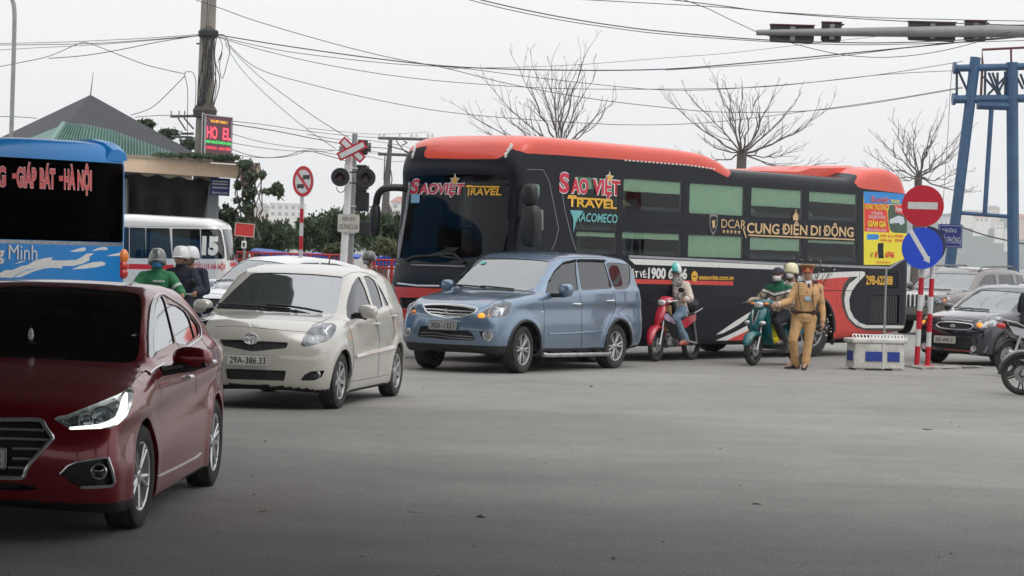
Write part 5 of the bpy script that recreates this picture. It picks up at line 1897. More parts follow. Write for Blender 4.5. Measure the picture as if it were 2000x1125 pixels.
# cars partly hidden
def dark_hatch():
 k=lambda L_:cx_((1780,510),9.0909,L_)
 kg=lambda L_:cx_((1780,500),3.75,L_)
 prof=[(1.82,.20),(1.86,.40),(1.87,.58),(1.84,.74),(1.74,.84),(1.45,.90),(1.1,.95),(.92,.98),(.55,1.20),(.22,1.36),(0,1.41),(-.5,1.43),(-1.1,1.39),(-1.4,1.33),(-1.6,1.0),(-1.7,.85),(-1.74,.5),(-1.6,.25),(-1,.18),(1.2,.17)]
 plan=[(1.9,.66),(1.7,.735),(1.4,.785),(1.0,.80),(-1.0,.80),(-1.4,.78),(-1.75,.70)]
 tall=[(0,.95),(.3,.98),(.6,1.0),(.85,.995),(1.0,.98),(2,.98)]
 belt=[(-1.75,1.0),(.3,.93),(1.9,.88)]
 sh=car_shape(prof,plan,tall,belt,.32,.015,.30,.18,.06,.10,flare=[(1.19,.285,.35,.016),(-1.19,.285,.35,.016)])
 bm_=paint('night_blue_paint',(.010,.012,.026),.3,.22,.14,(.09,.09,.10))
 root,B=new_car('hatchback','small black hatchback with number plate 30E-449.01, behind the red and white sign posts','car',(8.965,42.245,-138.5),sh,.80,.17,1.43,bm_,step=.05)
 B.cut(rnd(k([(1235,512),(1550,522),(1830,548),(2030,575),(1900,720),(1730,918),(1400,890),(1100,866),(750,850),(900,740),(1080,610)]),3),'part','windscreen',G_WS2,rim=.02)
 fw=[(.78,.98),(.30,1.30),(-.10,1.33),(-.12,.96),(.70,.93)]
 rw=[(-.18,1.33),(-.8,1.31),(-1.15,1.1),(-.95,.98),(-.18,.96)]
 for w_ in(fw,rw):
  B.cut(rnd(w_,.06),'part','side_window',G_SIDE,view='side',both=True,rim=.016)
 hl=kg([(470,500),(490,478),(560,450),(640,436),(672,440),(665,470),(640,505),(580,522),(520,530),(484,524)])
 lamp_unit(B,rnd(hl,2),projector=[(kg([(590,490)])[0],.05)],amber=(kg([(500,500)])[0],.05,M['amber']),depth=.04)
 gr=kg([(182,505),(205,487),(300,485),(440,502),(440,530),(400,541),(300,536),(215,526)])
 B.cut(rnd(gr,2),'part','grille',M['mesh_black'],rim=.03,rimm=M['chrome'],inset=.02)
 B.trace(spl(gr+gr[:1],2),.011,M['chrome'],'grille_trim',.004)
 B.trace(kg([(215,462),(330,466),(445,480)]),.008,M['chrome'],'bonnet_trim',.003)
 B.cut(rnd(kg([(150,600),(190,592),(440,605),(440,690),(200,670),(150,655)]),3),'part','air_intake',M['mesh_black'],rim=.03,rimm=M['black'],inset=.02)
 B.trace(kg([(142,672),(280,684),(432,700)]),.008,M['red'],'bumper_stripe',.004)
 B.trace(kg([(428,706),(470,720),(540,700),(556,660)]),.012,M['alloy'],'bumper_trim',.004)
 h=B.surf(kg([(455,680)])[0])
 for my in(1,-1):
  c,n=V((h[0].x,h[0].y*my,h[0].z)),V((1,0,0))
  MB().lathe([(.05,-.03),(.052,.02),(.036,.022),(.03,.01),(0,.012)],c=c,ax=n,n=14).build('fog_lamp',M['chrome'],root)
 e=B.surf(kg([(308,510)])[0])
 MB().prism(circ(.06,16,ry=.03),e[0]+V((.012,0,0)),(0,1,0),(0,0,1),.01).build('badge',M['chrome'],root)
 gaps(B,[kg([(170,500),(215,470),(300,470),(450,486),(480,470)])],.8,both=False)
 gaps(B,[[(.80,.92),(.75,.5),(.70,.26)],[(-.15,.95),(-.17,.3)]],.012,view='side')
 for x in(1.19,-1.19):
  arch(B,x,.285,.325,.80,.48)
 B.finish()
 wm=wheel_mesh('small',.285,.17,.185,5,'single')
 for x in(1.19,-1.19):
  for y in(.70,-.70):
   put_wheel(root,wm,x,y,.285)
 cabin(root,.7,.3,.92,[0,-.8],.62,-1.2)
 for sy in(1,-1):
  wing_mirror(root,(.62,sy*.90,.97),(.12,.2,.14),bm_,sy,-8,(.66,sy*.76,.92))
 wiper(B,k([(770,838),(860,850),(1000,856),(1100,862)]))
 wiper(B,k([(1050,866),(1200,870),(1380,890)]))
 pc=B.surf(kg([(274,613)])[0])
 plate(root,V((pc[0].x+.02,0,pc[0].z)),(1,0,.02),(0,0,1),.47,.13,'30E-449.01',mat('plate_cream',(.62,.62,.55),.5))
def grey_suv():
 k=lambda L_:cx_((1780,510),9.0909,L_)
 prof=[(2.25,.35),(2.34,.6),(2.35,.85),(2.28,1.0),(1.9,1.07),(1.25,1.13),(1.05,1.16),(.7,1.38),(.36,1.58),(.1,1.67),(-.5,1.71),(-1.8,1.68),(-2.15,1.60),(-2.3,1.1),(-2.38,.8),(-2.38,.5),(-2.2,.40),(2.0,.34)]
 plan=[(2.4,.78),(2.1,.86),(1.7,.93),(1.2,.94),(-1.6,.94),(-2.4,.86)]
 tall=[(0,.96),(.5,.985),(.8,1.0),(1.0,.985),(1.15,.96),(2,.95)]
 belt=[(-2.4,1.16),(1.2,1.08),(2.4,1.02)]
 sh=car_shape(prof,plan,tall,belt,.24,.02,.26,.14,.05,.11,flare=[(1.4,.36,.46,.03),(-1.4,.36,.46,.03)])
 bm_=paint('taupe_paint',(.115,.102,.092),.3,.30,.25)
 root,B=new_car('four_by_four','taupe grey off-roader behind the small black hatchback, roof rails on top','car',(11.34,59.75,-127.8),sh,.94,.33,1.71,bm_,step=.06)
 B.cut(rnd(k([(400,215),(800,222),(1155,240),(1060,430),(985,528),(700,520),(380,500),(20,490),(200,330)]),2),'part','windscreen',G_WS2,rim=.02)
 for w_ in([(1180,430),(1290,270),(1350,240),(1480,238),(1505,415),(1260,440)],[(1542,245),(1790,240),(1832,430),(1562,410)],[(1840,240),(2150,250),(2200,430),(1885,430)]):
  B.cut(rnd(k(w_),1.5),'part','side_window',G_SIDE,both=True,rim=.016)
 hl=k([(195,700),(370,672),(640,632),(634,700),(560,750),(470,790),(300,815),(225,780)])
 lamp_unit(B,rnd(hl,1.5),projector=[(k([(450,730)])[0],.08)],amber=(k([(580,700)])[0],.06,M['orange_lamp']),depth=.05)
 B.cut([(-.45,1.0),(.45,1.0),(.40,.68),(-.40,.68)],'part','grille',M['mesh_black'],view='front',rim=.04,rimm=M['chrome'],inset=.03)
 mb=MB()
 for i in range(7):
  y=-.36+.12*i
  h=B.cast((4,y,.84),(-1,0,0))[0]
  mb.box(h+V((-.004,0,0)),(.03,.045,.30),bev=.01)
 mb.build('grille_bars',M['chrome'],root)
 h=B.cast((4,0,1.0),(-1,0,0))[0]
 MB().box(h,(.03,.98,.045),bev=.01).build('grille_trim',M['chrome'],root)
 B.cut([(.95,.46),(-.95,.46),(-.95,.2),(.95,.2)],'paint',m=M['black'],view='side',both=True)
 B.cut([(-1.0,.5),(-1.0,.2),(1.0,.2),(1.0,.5)],'paint',m=M['black'],view='front',face=.9,cond=lambda x,y,z:x>1.5)
 gaps(B,[[(.95,1.1),(.9,.5)],[(-.2,1.1),(-.2,.45)],[(-1.1,1.1),(-1.0,.7)]],.014,view='side')
 for x in(1.4,-1.4):
  arch(B,x,.37,.43,.94,.5)
 B.finish()
 wm=wheel_mesh('suv',.38,.25,.25,6,'twin')
 for x in(1.4,-1.4):
  for y in(.80,-.80):
   put_wheel(root,wm,x,y,.38)
 cabin(root,.9,.5,1.1,[.15,-.8],.72,-2.0)
 for sy in(1,-1):
  wing_mirror(root,(.72,sy*1.06,1.2),(.13,.22,.18),bm_,sy,-8,(.8,sy*.9,1.12))
  r_=MB()
  r_.tube([(.25,sy*.66,1.62),(.05,sy*.66,1.72),(-1.6,sy*.66,1.75),(-1.85,sy*.66,1.64)],.022,8)
  r_.build('roof_rail',M['grey'],root)
 wiper(B,k([(20,488),(300,502),(560,515),(700,520)]))
def white_hatch():
 k=lambda L_:cx_((380,480),5.8824,L_)
 prof=[(1.88,.22),(1.93,.45),(1.93,.62),(1.88,.75),(1.76,.86),(1.4,.95),(1.1,1.0),(.9,1.03),(.55,1.27),(.25,1.47),(.0,1.54),(-.4,1.56),(-1.0,1.53),(-1.5,1.45),(-1.86,1.40),(-1.88,1.36),(-1.65,1.28),(-1.8,.95),(-1.86,.6),(-1.8,.3),(-1.2,.2),(1.2,.18)]
 plan=[(2,.68),(1.75,.76),(1.4,.82),(1,.84),(-1.2,.84),(-1.9,.74)]
 tall=[(0,.95),(.35,.98),(.65,1.0),(.9,.99),(2,.98)]
 belt=[(-1.9,1.06),(.3,.98),(2,.92)]
 sh=car_shape(prof,plan,tall,belt,.34,.015,.30,.16,.07,.10,flare=[(1.23,.3,.37,.018),(-1.23,.3,.37,.018)])
 bm_=paint('white_car_paint',(.70,.71,.71),.0,.28,.12)
 root,B=new_car('hatchback','white car mostly hidden behind the cream hatchback, only bonnet, windscreen and roof showing','car',(-4.178,41.65,-124.2),sh,.84,.18,1.56,bm_,step=.05)
 B.cut(rnd(k([(590,157),(750,165),(900,182),(1100,215),(1080,300),(950,420),(800,440),(600,425),(350,408),(218,398),(400,270)]),2),'part','windscreen',G_WS2,rim=.02)
 fw=k([(1150,240),(1200,210),(1260,196),(1430,196),(1420,300),(1180,330)])
 rw=k([(1452,196),(1620,208),(1740,238),(1760,300),(1460,300)])
 for w_ in(fw,rw):
  B.cut(rnd(w_,1.5),'part','side_window',G_SIDE,both=True,rim=.016)
 h=[(1.62,.92),(1.45,.98),(1.05,.95)]
 gaps(B,[[(.85,.95),(.8,.3)],[(-.25,.95),(-.25,.3)]],.012,view='side')
 gaps(B,[k([(90,548),(200,548),(330,560),(480,580)])],.9,both=False)
 B.cut(rnd([(-.55,.80),(.55,.80),(.45,.66),(-.45,.66)],.03),'part','grille',M['mesh_black'],view='front',rim=.03,inset=.02)
 hl=[(-.78,.86),(-.5,.84),(-.52,.70),(-.76,.66)]
 for sy in(1,-1):
  B.cut(rnd([(y*sy,z)for y,z in hl],.03),'part','headlight',M['reflector'],view='front',rim=.03,rimm=M['chrome'],face=-.001)
 for x in(1.23,-1.23):
  arch(B,x,.30,.335,.84,.48)
 B.finish()
 wm=wheel_mesh('hatch',.303,.185,.205,7,'single')
 for x in(1.23,-1.23):
  for y in(.735,-.735):
   put_wheel(root,wm,x,y,.303)
 cabin(root,.75,.32,.98,[.05,-.85],.66,-1.3)
 for sy in(1,-1):
  wing_mirror(root,(.62,sy*.94,1.03),(.13,.22,.155),bm_,sy,-8,(.68,sy*.80,.99))
 wiper(B,k([(165,395),(230,392),(310,405)]))
 wiper(B,k([(320,405),(400,402),(480,408)]))
 MB().box((.72,-.2,1.06),(.06,.14,.16),bev=.03).build('dashboard_ornament',M['white'],root)
sleeper_coach()
blue_coach()
ambulance()
dark_hatch()
grey_suv()
white_hatch()
# people
BAKE=[]
def remeshed(mb,name,m,parent,vox,smooth=2,fold=0.,fscale=.12):
 o=mb.build(name,m,parent,ang=None,fix=False)
 r_=o.modifiers.new('r','REMESH')
 r_.mode='VOXEL'
 r_.voxel_size=vox
 r_.use_smooth_shade=True
 if fold:
  t=bpy.data.textures.get('folds%.2f'%fscale)or bpy.data.textures.new('folds%.2f'%fscale,'CLOUDS')
  t.noise_scale=fscale
  t.noise_depth=2
  d=o.modifiers.new('d','DISPLACE')
  d.texture=t
  d.texture_coords='LOCAL'
  d.strength=fold
  d.mid_level=.5
 s_=o.modifiers.new('s','SMOOTH')
 s_.iterations=smooth
 s_.factor=.5
 BAKE.append(o)
 return o
def bake_all():
 dg=bpy.context.evaluated_depsgraph_get()
 for o in BAKE:
  me=bpy.data.meshes.new_from_object(o.evaluated_get(dg))
  o.modifiers.clear()
  o.data=me
  me.polygons.foreach_set('use_smooth',[True]*len(me.polygons))
 BAKE.clear()
SKIN=mat('skin',(.36,.20,.135),.55,var=.12,vscale=14)
SKIN2=mat('skin_tanned',(.42,.24,.165),.55,var=.12,vscale=14)
HAIR=mat('hair_black',(.012,.010,.009),.5)
def limb(mb,P,r,n=10):
 mb.tube(P,r,n)
 for p,q in zip(P,r):
  mb.ell(p,(q,q,q),n=10,k=6)
def torso(mb,pel,chest,neck,lat,w,grow=0.):
 """stack of oval sections from the hips to the shoulders; lat = the person's left"""
 pel,chest,neck,lat=V(pel),V(chest),V(neck),V(lat).normalized()
 up_=(neck-pel).normalized()
 L_=[(pel-up_*.06,.145,.105),(pel+up_*.02,.165,.115),(pel.lerp(chest,.45),.140,.100),(pel.lerp(chest,.8),.155,.112),(chest,.172,.115),(chest.lerp(neck,.45),.175,.100),(chest.lerp(neck,.78),.12,.075),(neck,.062,.058)]
 rings=[]
 for i,(c,a,b)in enumerate(L_):
  t=(L_[min(i+1,7)][0]-L_[max(i-1,0)][0]).normalized()
  l2=(lat-t*lat.dot(t)).normalized()
  f2=t.cross(l2)
  a,b=a*w+grow,b*w+grow
  rings.append([c+l2*(a*math.cos(q))+f2*(b*math.sin(q))for q in[2*math.pi*j/16 for j in range(16)]])
 mb.loft(rings)
def hand(mb,wr,fwd,side,palm,curl=.5,s=1.0,thumb=1):
 """palm with five separate fingers; fwd = along the forearm, side = towards the thumb, palm = the way the palm faces"""
 wr,fwd=V(wr),V(fwd).normalized()
 side=(V(side)-fwd*V(side).dot(fwd)).normalized()
 palm=V(palm)-fwd*V(palm).dot(fwd)
 palm=(palm-side*palm.dot(side)).normalized()
 c=wr+fwd*.045*s
 mb.tube([wr-fwd*.01,wr+fwd*.03*s,wr+fwd*.085*s],[.026*s,.036*s,.039*s],10,flat=.6)
 mb.ell(c+fwd*.015*s,(.04*s,.04*s,.022*s),Matrix((fwd,side,palm)).transposed(),10,6)
 for i,(off,ln)in enumerate(((.028,.070),(.010,.080),(-.009,.074),(-.027,.058))):
  p=wr+fwd*.080*s+side*off*s
  d=fwd.copy()
  P=[p-d*.02*s,p]
  ax=fwd.cross(palm)
  for seg in(.42,.33,.25):
   a=curl*(1.0 if seg>.4 else 1.15)
   d=(d*math.cos(a)+palm*math.sin(a)).normalized()if seg>.4 else(Matrix.Rotation(a,3,ax)@d)
   p=p+d*ln*seg*s
   P.append(p)
  mb.tube(P,[.0098*s,.0095*s,.0092*s,.0085*s,.007*s],8)
 p=wr+fwd*.03*s+side*.028*s
 d=(fwd*.55+side*.75+palm*.35).normalized()
 d2=(fwd*.8+side*.25+palm*(.3+curl*.5)).normalized()
 mb.tube([p-d*.015*s,p+d*.028*s,p+d*.028*s+d2*.028*s,p+d*.028*s+d2*.05*s],[.014*s,.0115*s,.0105*s,.008*s],8)
def head(mb,c,f,up_,s=1.0):
 """skull, jaw, nose, brow, ears; c = centre of the skull, f = facing"""
 c,f,u=V(c),V(f).normalized(),V(up_).normalized()
 u=(u-f*u.dot(f)).normalized()
 l=u.cross(f)
 rt_=Matrix((f,l,u)).transposed()
 def at_(a,b,e):
  return c+f*a*s+l*b*s+u*e*s
 mb.ell(at_(-.008,0,.018),(.096*s,.076*s,.098*s),rt_,18,12)
 mb.ell(at_(.026,0,-.052),(.062*s,.056*s,.068*s),rt_,16,10)
 mb.ell(at_(.050,0,-.092),(.030*s,.032*s,.024*s),rt_,12,8)
 mb.tube([at_(.084,0,.012),at_(.098,0,-.016),at_(.106,0,-.034)],[.008*s,.011*s,.014*s],8)
 mb.ell(at_(.092,0,-.040),(.014*s,.018*s,.010*s),rt_,10,6)
 mb.tube([at_(.078,.045,.020),at_(.090,.018,.024),at_(.090,-.018,.024),at_(.078,-.045,.020)],.009*s,6)
 for q in(1,-1):
  mb.ell(at_(-.004,q*.078,-.018),(.022*s,.009*s,.032*s),rt_,10,6)
  mb.ell(at_(.060,q*.036,-.040),(.026*s,.022*s,.024*s),rt_,10,6)
 mb.tube([at_(.086,.022,-.066),at_(.094,0,-.068),at_(.086,-.022,-.066)],[.005*s,.008*s,.005*s],6)
 return at_,rt_
def face_bits(o,at_,rt_,s=1.,mouth=True,eyes=True,brow=True):
 if eyes:
  e=MB()
  for q in(1,-1):
   e.ell(at_(.0765,q*.031,-.002),(.010*s,.014*s,.0075*s),rt_,10,6)
  e.build('eyes',mat('eye_dark',(.02,.014,.012),.2),o)
 if brow:
  e=MB()
  for q in(1,-1):
   e.tube([at_(.084,q*.014,.022),at_(.086,q*.032,.027),at_(.074,q*.052,.020)],[.004,.005,.003],6)
  e.build('eyebrows',HAIR,o)
 if mouth:
  e=MB()
  e.tube([at_(.089,.022,-.067),at_(.0985,0,-.069),at_(.089,-.022,-.067)],[.003,.0055,.003],6)
  e.build('lips',mat('lips',(.25,.09,.075),.5),o)
def person(name_label,M4,J,skin=SKIN,cat='person',jacket=None,trousers=None,shoe=None,girth=1.0,lat=None,face=None,headup=(0,0,1),group=None,hands=None,jr=1.0,vox=.009,neckline=None,mouth=True,eyes=True,sleeves=True):
 """J: joints in the frame of M4 (pel, chest, neck, head, and sh/el/wr/hip/kn/an/toe for L and R)"""
 root=thing('person',name_label,cat,M4,group)
 J={k:V(v)for k,v in J.items()}
 lat=V(lat)if lat is not None else(J['shL']-J['shR']).normalized()
 face=V(face)
 mb=MB()
 torso(mb,J['pel'],J['chest'],J['neck'],lat,girth*.92)
 mb.tube([J['neck']-V((0,0,.03)),J['neck'].lerp(J['head'],.75)],[.058,.052],12)
 at_,rt_=head(mb,J['head'],face,headup)
 for s_ in 'LR':
  limb(mb,[J['sh'+s_],J['sh'+s_].lerp(J['el'+s_],.5),J['el'+s_],J['el'+s_].lerp(J['wr'+s_],.35),J['wr'+s_]],[.052,.043,.037,.036,.026])
  limb(mb,[J['hip'+s_],J['hip'+s_].lerp(J['kn'+s_],.5),J['kn'+s_],J['kn'+s_].lerp(J['an'+s_],.35),J['an'+s_]],[.080,.064,.049,.048,.036])
  limb(mb,[J['an'+s_],J['an'+s_].lerp(J['toe'+s_],.6),J['toe'+s_]],[.035,.034,.024])
  hp=(hands or{}).get(s_,dict(curl=.35))
  fw=V(hp.get('fwd',J['wr'+s_]-J['el'+s_]))
  hand(mb,J['wr'+s_],fw,hp.get('side',face),hp.get('palm',lat*(-1 if s_=='L' else 1)),hp.get('curl',.35))
 body=remeshed(mb,'body',skin,root,vox,2)
 face_bits(body,at_,rt_,1.,mouth,eyes)
 if jacket:
  mb=MB()
  torso(mb,J['pel']-(J['neck']-J['pel']).normalized()*.05,J['chest'],J['neck']-(J['neck']-J['pel']).normalized()*.015,lat,girth,.026*jr)
  for s_ in 'LR':
   limb(mb,[J['chest'].lerp(J['neck'],.5).lerp(J['sh'+s_],.6),J['sh'+s_],J['sh'+s_].lerp(J['el'+s_],.5),J['el'+s_],J['el'+s_].lerp(J['wr'+s_],.5),J['el'+s_].lerp(J['wr'+s_],.95)],[.075*jr,.073*jr,.066*jr,.060*jr,.056*jr,.047*jr],12)
  if neckline:
   mb.tube([J['neck']-V((0,0,.04)),J['neck'].lerp(J['head'],.34)],[.085,.078],14)
  remeshed(mb,'jacket',jacket,root,.0125,2,.022,.09)
 if trousers:
  mb=MB()
  for s_ in 'LR':
   h,k_,a=J['hip'+s_],J['kn'+s_],J['an'+s_]
   limb(mb,[J['pel'].lerp(h,.6)+V((0,0,.04)),h,h.lerp(k_,.5),k_,k_.lerp(a,.5),k_.lerp(a,1.0)],[.118*girth,.110,.090,.076,.068,.066],12)
  mb.ell(J['pel'],(.16*girth,.16*girth,.12),None,16,10)
  remeshed(mb,'trousers',trousers,root,.0125,2,.024,.10)
 if shoe:
  for s_ in 'LR':
   a,t=J['an'+s_],J['toe'+s_]
   d=(t-a)
   d.z=0
   d=d.normalized()if d.length>.01 else V((1,0,0))
   sd=V((-d.y,d.x,0))
   pitch=(t-a).normalized().z
   mb=MB()
   rings=[]
   base=a+V((0,0,-.078))
   for x,w_,h_ in((-.08,.024,.07),(-.065,.040,.125),(0,.046,.13),(.06,.047,.092),(.13,.048,.062),(.18,.036,.045),(.20,.018,.03)):
    c=base+d*x+V((0,0,min(0,(pitch+.35))*x))
    rings.append([c+sd*(w_*math.cos(q))+V((0,0,h_*.5+h_*.5*math.sin(q)))for q in[2*math.pi*j/12 for j in range(12)]])
   mb.loft(rings)
   mb.build('shoe',shoe,root)
 root['_h']=1
 del root['_h']
 return root,body,at_,rt_,J
def helmet(root,at_,rt_,m,m2=None,peak=True,full=False,visor=None,s=1.,peakm=None,chin=True):
 mb=MB()
 n,k=24,12
 rings=[]
 for i in range(k+1):
  t=math.pi/2*i/k
  ring=[]
  for j in range(n):
   w=2*math.pi*j/n
   drop=-.030-(.055 if full else .028)*(.5-.5*math.cos(w))**.8-(.02 if full else 0)
   z=drop+(.125-drop)*math.sin(t)**.9
   rr=math.cos(t)**.62
   ring.append(at_((.140 if not full else .146)*rr*math.cos(w)-.012,.124*rr*math.sin(w),z*1.08+.016))
  rings.append(ring)
 mats=[m,m2 or m]
 nv=len(rings[0])
 vs_=[p for r_ in rings for p in r_]
 for i in range(k):
  for j in range(n):
   jj=(j+1)%n
   stripe=1 if(m2 and j in(2,3,4,19,20,21,11,12))else 0
   mb.add([vs_[i*n+j],vs_[i*n+jj],vs_[(i+1)*n+jj],vs_[(i+1)*n+j]],[(0,1,2,3)],stripe)
 o=mb.build('helmet',mats,root,ang=None)
 b=bmesh.new()
 b.from_mesh(o.data)
 bmesh.ops.remove_doubles(b,verts=b.verts,dist=.0004)
 bmesh.ops.recalc_face_normals(b,faces=b.faces)
 b.to_mesh(o.data)
 b.free()
 sd=o.modifiers.new('solid','SOLIDIFY')
 sd.thickness=.012
 if peak:
  pk=MB()
  A=[]
  for i in range(9):
   w=R(-58+116*i/8)
   A+=[at_(.130*math.cos(w)-.01,.116*math.sin(w),.012),at_((.128+.055*math.cos(w*1.3))*math.cos(w)-.01,.112*math.sin(w),-.006),at_(.130*math.cos(w)-.01,.116*math.sin(w),.001)]
  f=[]
  for i in range(8):
   a=i*3
   f+=[(a,a+1,a+4,a+3),(a+1,a+2,a+5,a+4),(a+2,a,a+3,a+5)]
  pk.add(A,f)
  pk.build('helmet_peak',peakm or M['black'],o)
 if visor:
  vz=MB()
  A=[]
  for i in range(11):
   w=R(-66+132*i/10)
   A+=[at_(.132*math.cos(w)-.008,.116*math.sin(w),.004),at_(.138*math.cos(w)-.004,.112*math.sin(w),-.06),at_(.122*math.cos(w),.100*math.sin(w),-.118)]
  vz.add(A,[(a,a+1,a+4,a+3)for a in range(0,30,3)]+[(a+1,a+2,a+5,a+4)for a in range(0,30,3)])
  vz.build('helmet_visor',visor,o)
 if chin:
  c=MB()
  c.tube([at_(.0,.088,-.01),at_(.02,.078,-.07),at_(.03,.03,-.118),at_(.03,-.03,-.118),at_(.02,-.078,-.07),at_(.0,-.088,-.01)],.006,6)
  c.build('chin_strap',M['black'],o)
 return o
def face_mask(root,at_,m):
 mb=MB()
 A=[]
 for i in range(11):
  w=R(-72+144*i/10)
  c,s_=math.cos(w),math.sin(w)
  k=max(0,1-abs(w)/R(72))
  A+=[at_(.080*c+.020+.016*k,.074*s_,-.020-.006*(1-k)),at_(.084*c+.018+.030*k,.074*s_,-.055),at_(.072*c+.022+.018*k,.066*s_,-.100-.012*k)]
 mb.add(A,[(a,a+1,a+4,a+3)for a in range(0,30,3)]+[(a+1,a+2,a+5,a+4)for a in range(0,30,3)])
 o=mb.build('face_mask',m,root,ang=None)
 sd=o.modifiers.new('solid','SOLIDIFY')
 sd.thickness=.004
 e=MB()
 for q in(1,-1):
  e.tube([at_(.03,q*.072,-.03),at_(.0,q*.082,-.012)],.003,5)
 e.build('mask_loop',m,o)
 return o
def sunglasses(root,at_,m):
 mb=MB()
 for q in(1,-1):
  mb.ell(at_(.090,q*.034,-.006),(.010,.028,.019),None,12,6)
  mb.tube([at_(.088,q*.06,0),at_(.0,q*.084,0)],.004,5)
 mb.tube([at_(.098,.01,0),at_(.098,-.01,0)],.004,5)
 mb.build('sunglasses',m,root)
# motorbikes
def moto_wheel(root,x,r=.285,w=.085,spokes='alloy',pre=None,disc=True):
 key=('moto',r,w,spokes)
 if key not in _wheels:
  t=MB()
  pr_=[]
  for j in range(12):
   a=2*math.pi*j/12
   pr_.append((r-w*.5+w*.5*math.cos(a),w*.5*math.sin(a)))
  t.lathe(pr_,ax=(0,1,0),n=36,close=True)
  to=t.build('tyre',M['tyre'])
  d=MB()
  rr=r-w*.72
  d.lathe([(rr+.016,-.028),(rr+.012,-.024),(rr-.008,-.012),(rr-.008,.012),(rr+.012,.024),(rr+.016,.028)],ax=(0,1,0),n=36)
  d.lathe([(0,-.05),(.03,-.05),(.045,-.035),(.045,.035),(.03,.05),(0,.05)],ax=(0,1,0),n=16)
  if spokes=='wire':
   for i in range(20):
    a=2*math.pi*i/20
    b=a+(.35 if i%2 else-.35)
    sy=.03 if i%4<2 else-.03
    d.tube([(.042*math.cos(b),sy,.042*math.sin(b)),(rr*math.cos(a),0,rr*math.sin(a))],.0035,4,caps=False)
  else:
   for i in range(5):
    a=2*math.pi*i/5+.4
    for q in(-.16,.16):
     d.tube([(.04*math.cos(a),0,.04*math.sin(a)),(rr*math.cos(a+q),0,rr*math.sin(a+q))],[.014,.010],6)
  ro=d.build('rim',M['alloy']if spokes!='dark' else M['black'])
  e=MB()
  e.lathe([(.05,.045),(.115,.045),(.115,.049),(.05,.049)],ax=(0,1,0),n=24,close=True)
  bo=e.build('brake_disc',M['steel'])
  _wheels[key]=(to.data,ro.data,bo.data)
  for q in(to,ro,bo):
   bpy.data.objects.remove(q)
 ms=_wheels[key]
 o=bpy.data.objects.new('wheel',ms[0])
 COL.objects.link(o)
 o.parent=root
 o.matrix_local=(pre or Matrix.Identity(4))@Matrix.Translation((x,0,r))@Matrix.Rotation(rng.uniform(0,6),4,'Y')
 for nm,q in(('rim',ms[1]),('brake_disc',ms[2])):
  if nm=='brake_disc' and not disc:
   continue
  c=bpy.data.objects.new(nm,q)
  COL.objects.link(c)
  c.parent=o
 return o
def fender(mb,x,r,a0,a1,hw,z=None,drop=.035,n=14,mi=0):
 """curved guard over a wheel: arched across its width"""
 rings=[]
 for i in range(n+1):
  a=R(a0+(a1-a0)*i/n)
  k=math.sin(math.pi*(i+.35)/(n+.7))**.35
  ring=[]
  for q in(-1,-.92,-.6,0,.6,.92,1):
   rr=r-drop*abs(q)**3
   if abs(q)==1:
    rr=r-drop-.035*k
   ring.append(V((x+rr*math.cos(a),q*hw*k,(z if z is not None else .285)+rr*math.sin(a))))
  rings.append(ring)
 mb.loft(rings,mi,False,True,False)
def egg_loft(mb,secs,n=18,sup=.8,mi=0):
 """sections: centre, half-width (y), half-height, tilt in degrees of the section plane"""
 rings=[]
 for c,a,b,tilt in secs:
  c=V(c)
  rt_=Matrix.Rotation(R(tilt),3,'Y')
  ring=[]
  for j in range(n):
   w=2*math.pi*j/n
   ca,sa=math.cos(w),math.sin(w)
   ring.append(c+rt_@V((0,a*math.copysign(abs(ca)**sup,ca),b*math.copysign(abs(sa)**sup,sa))))
  rings.append(ring)
 mb.loft(rings,mi)
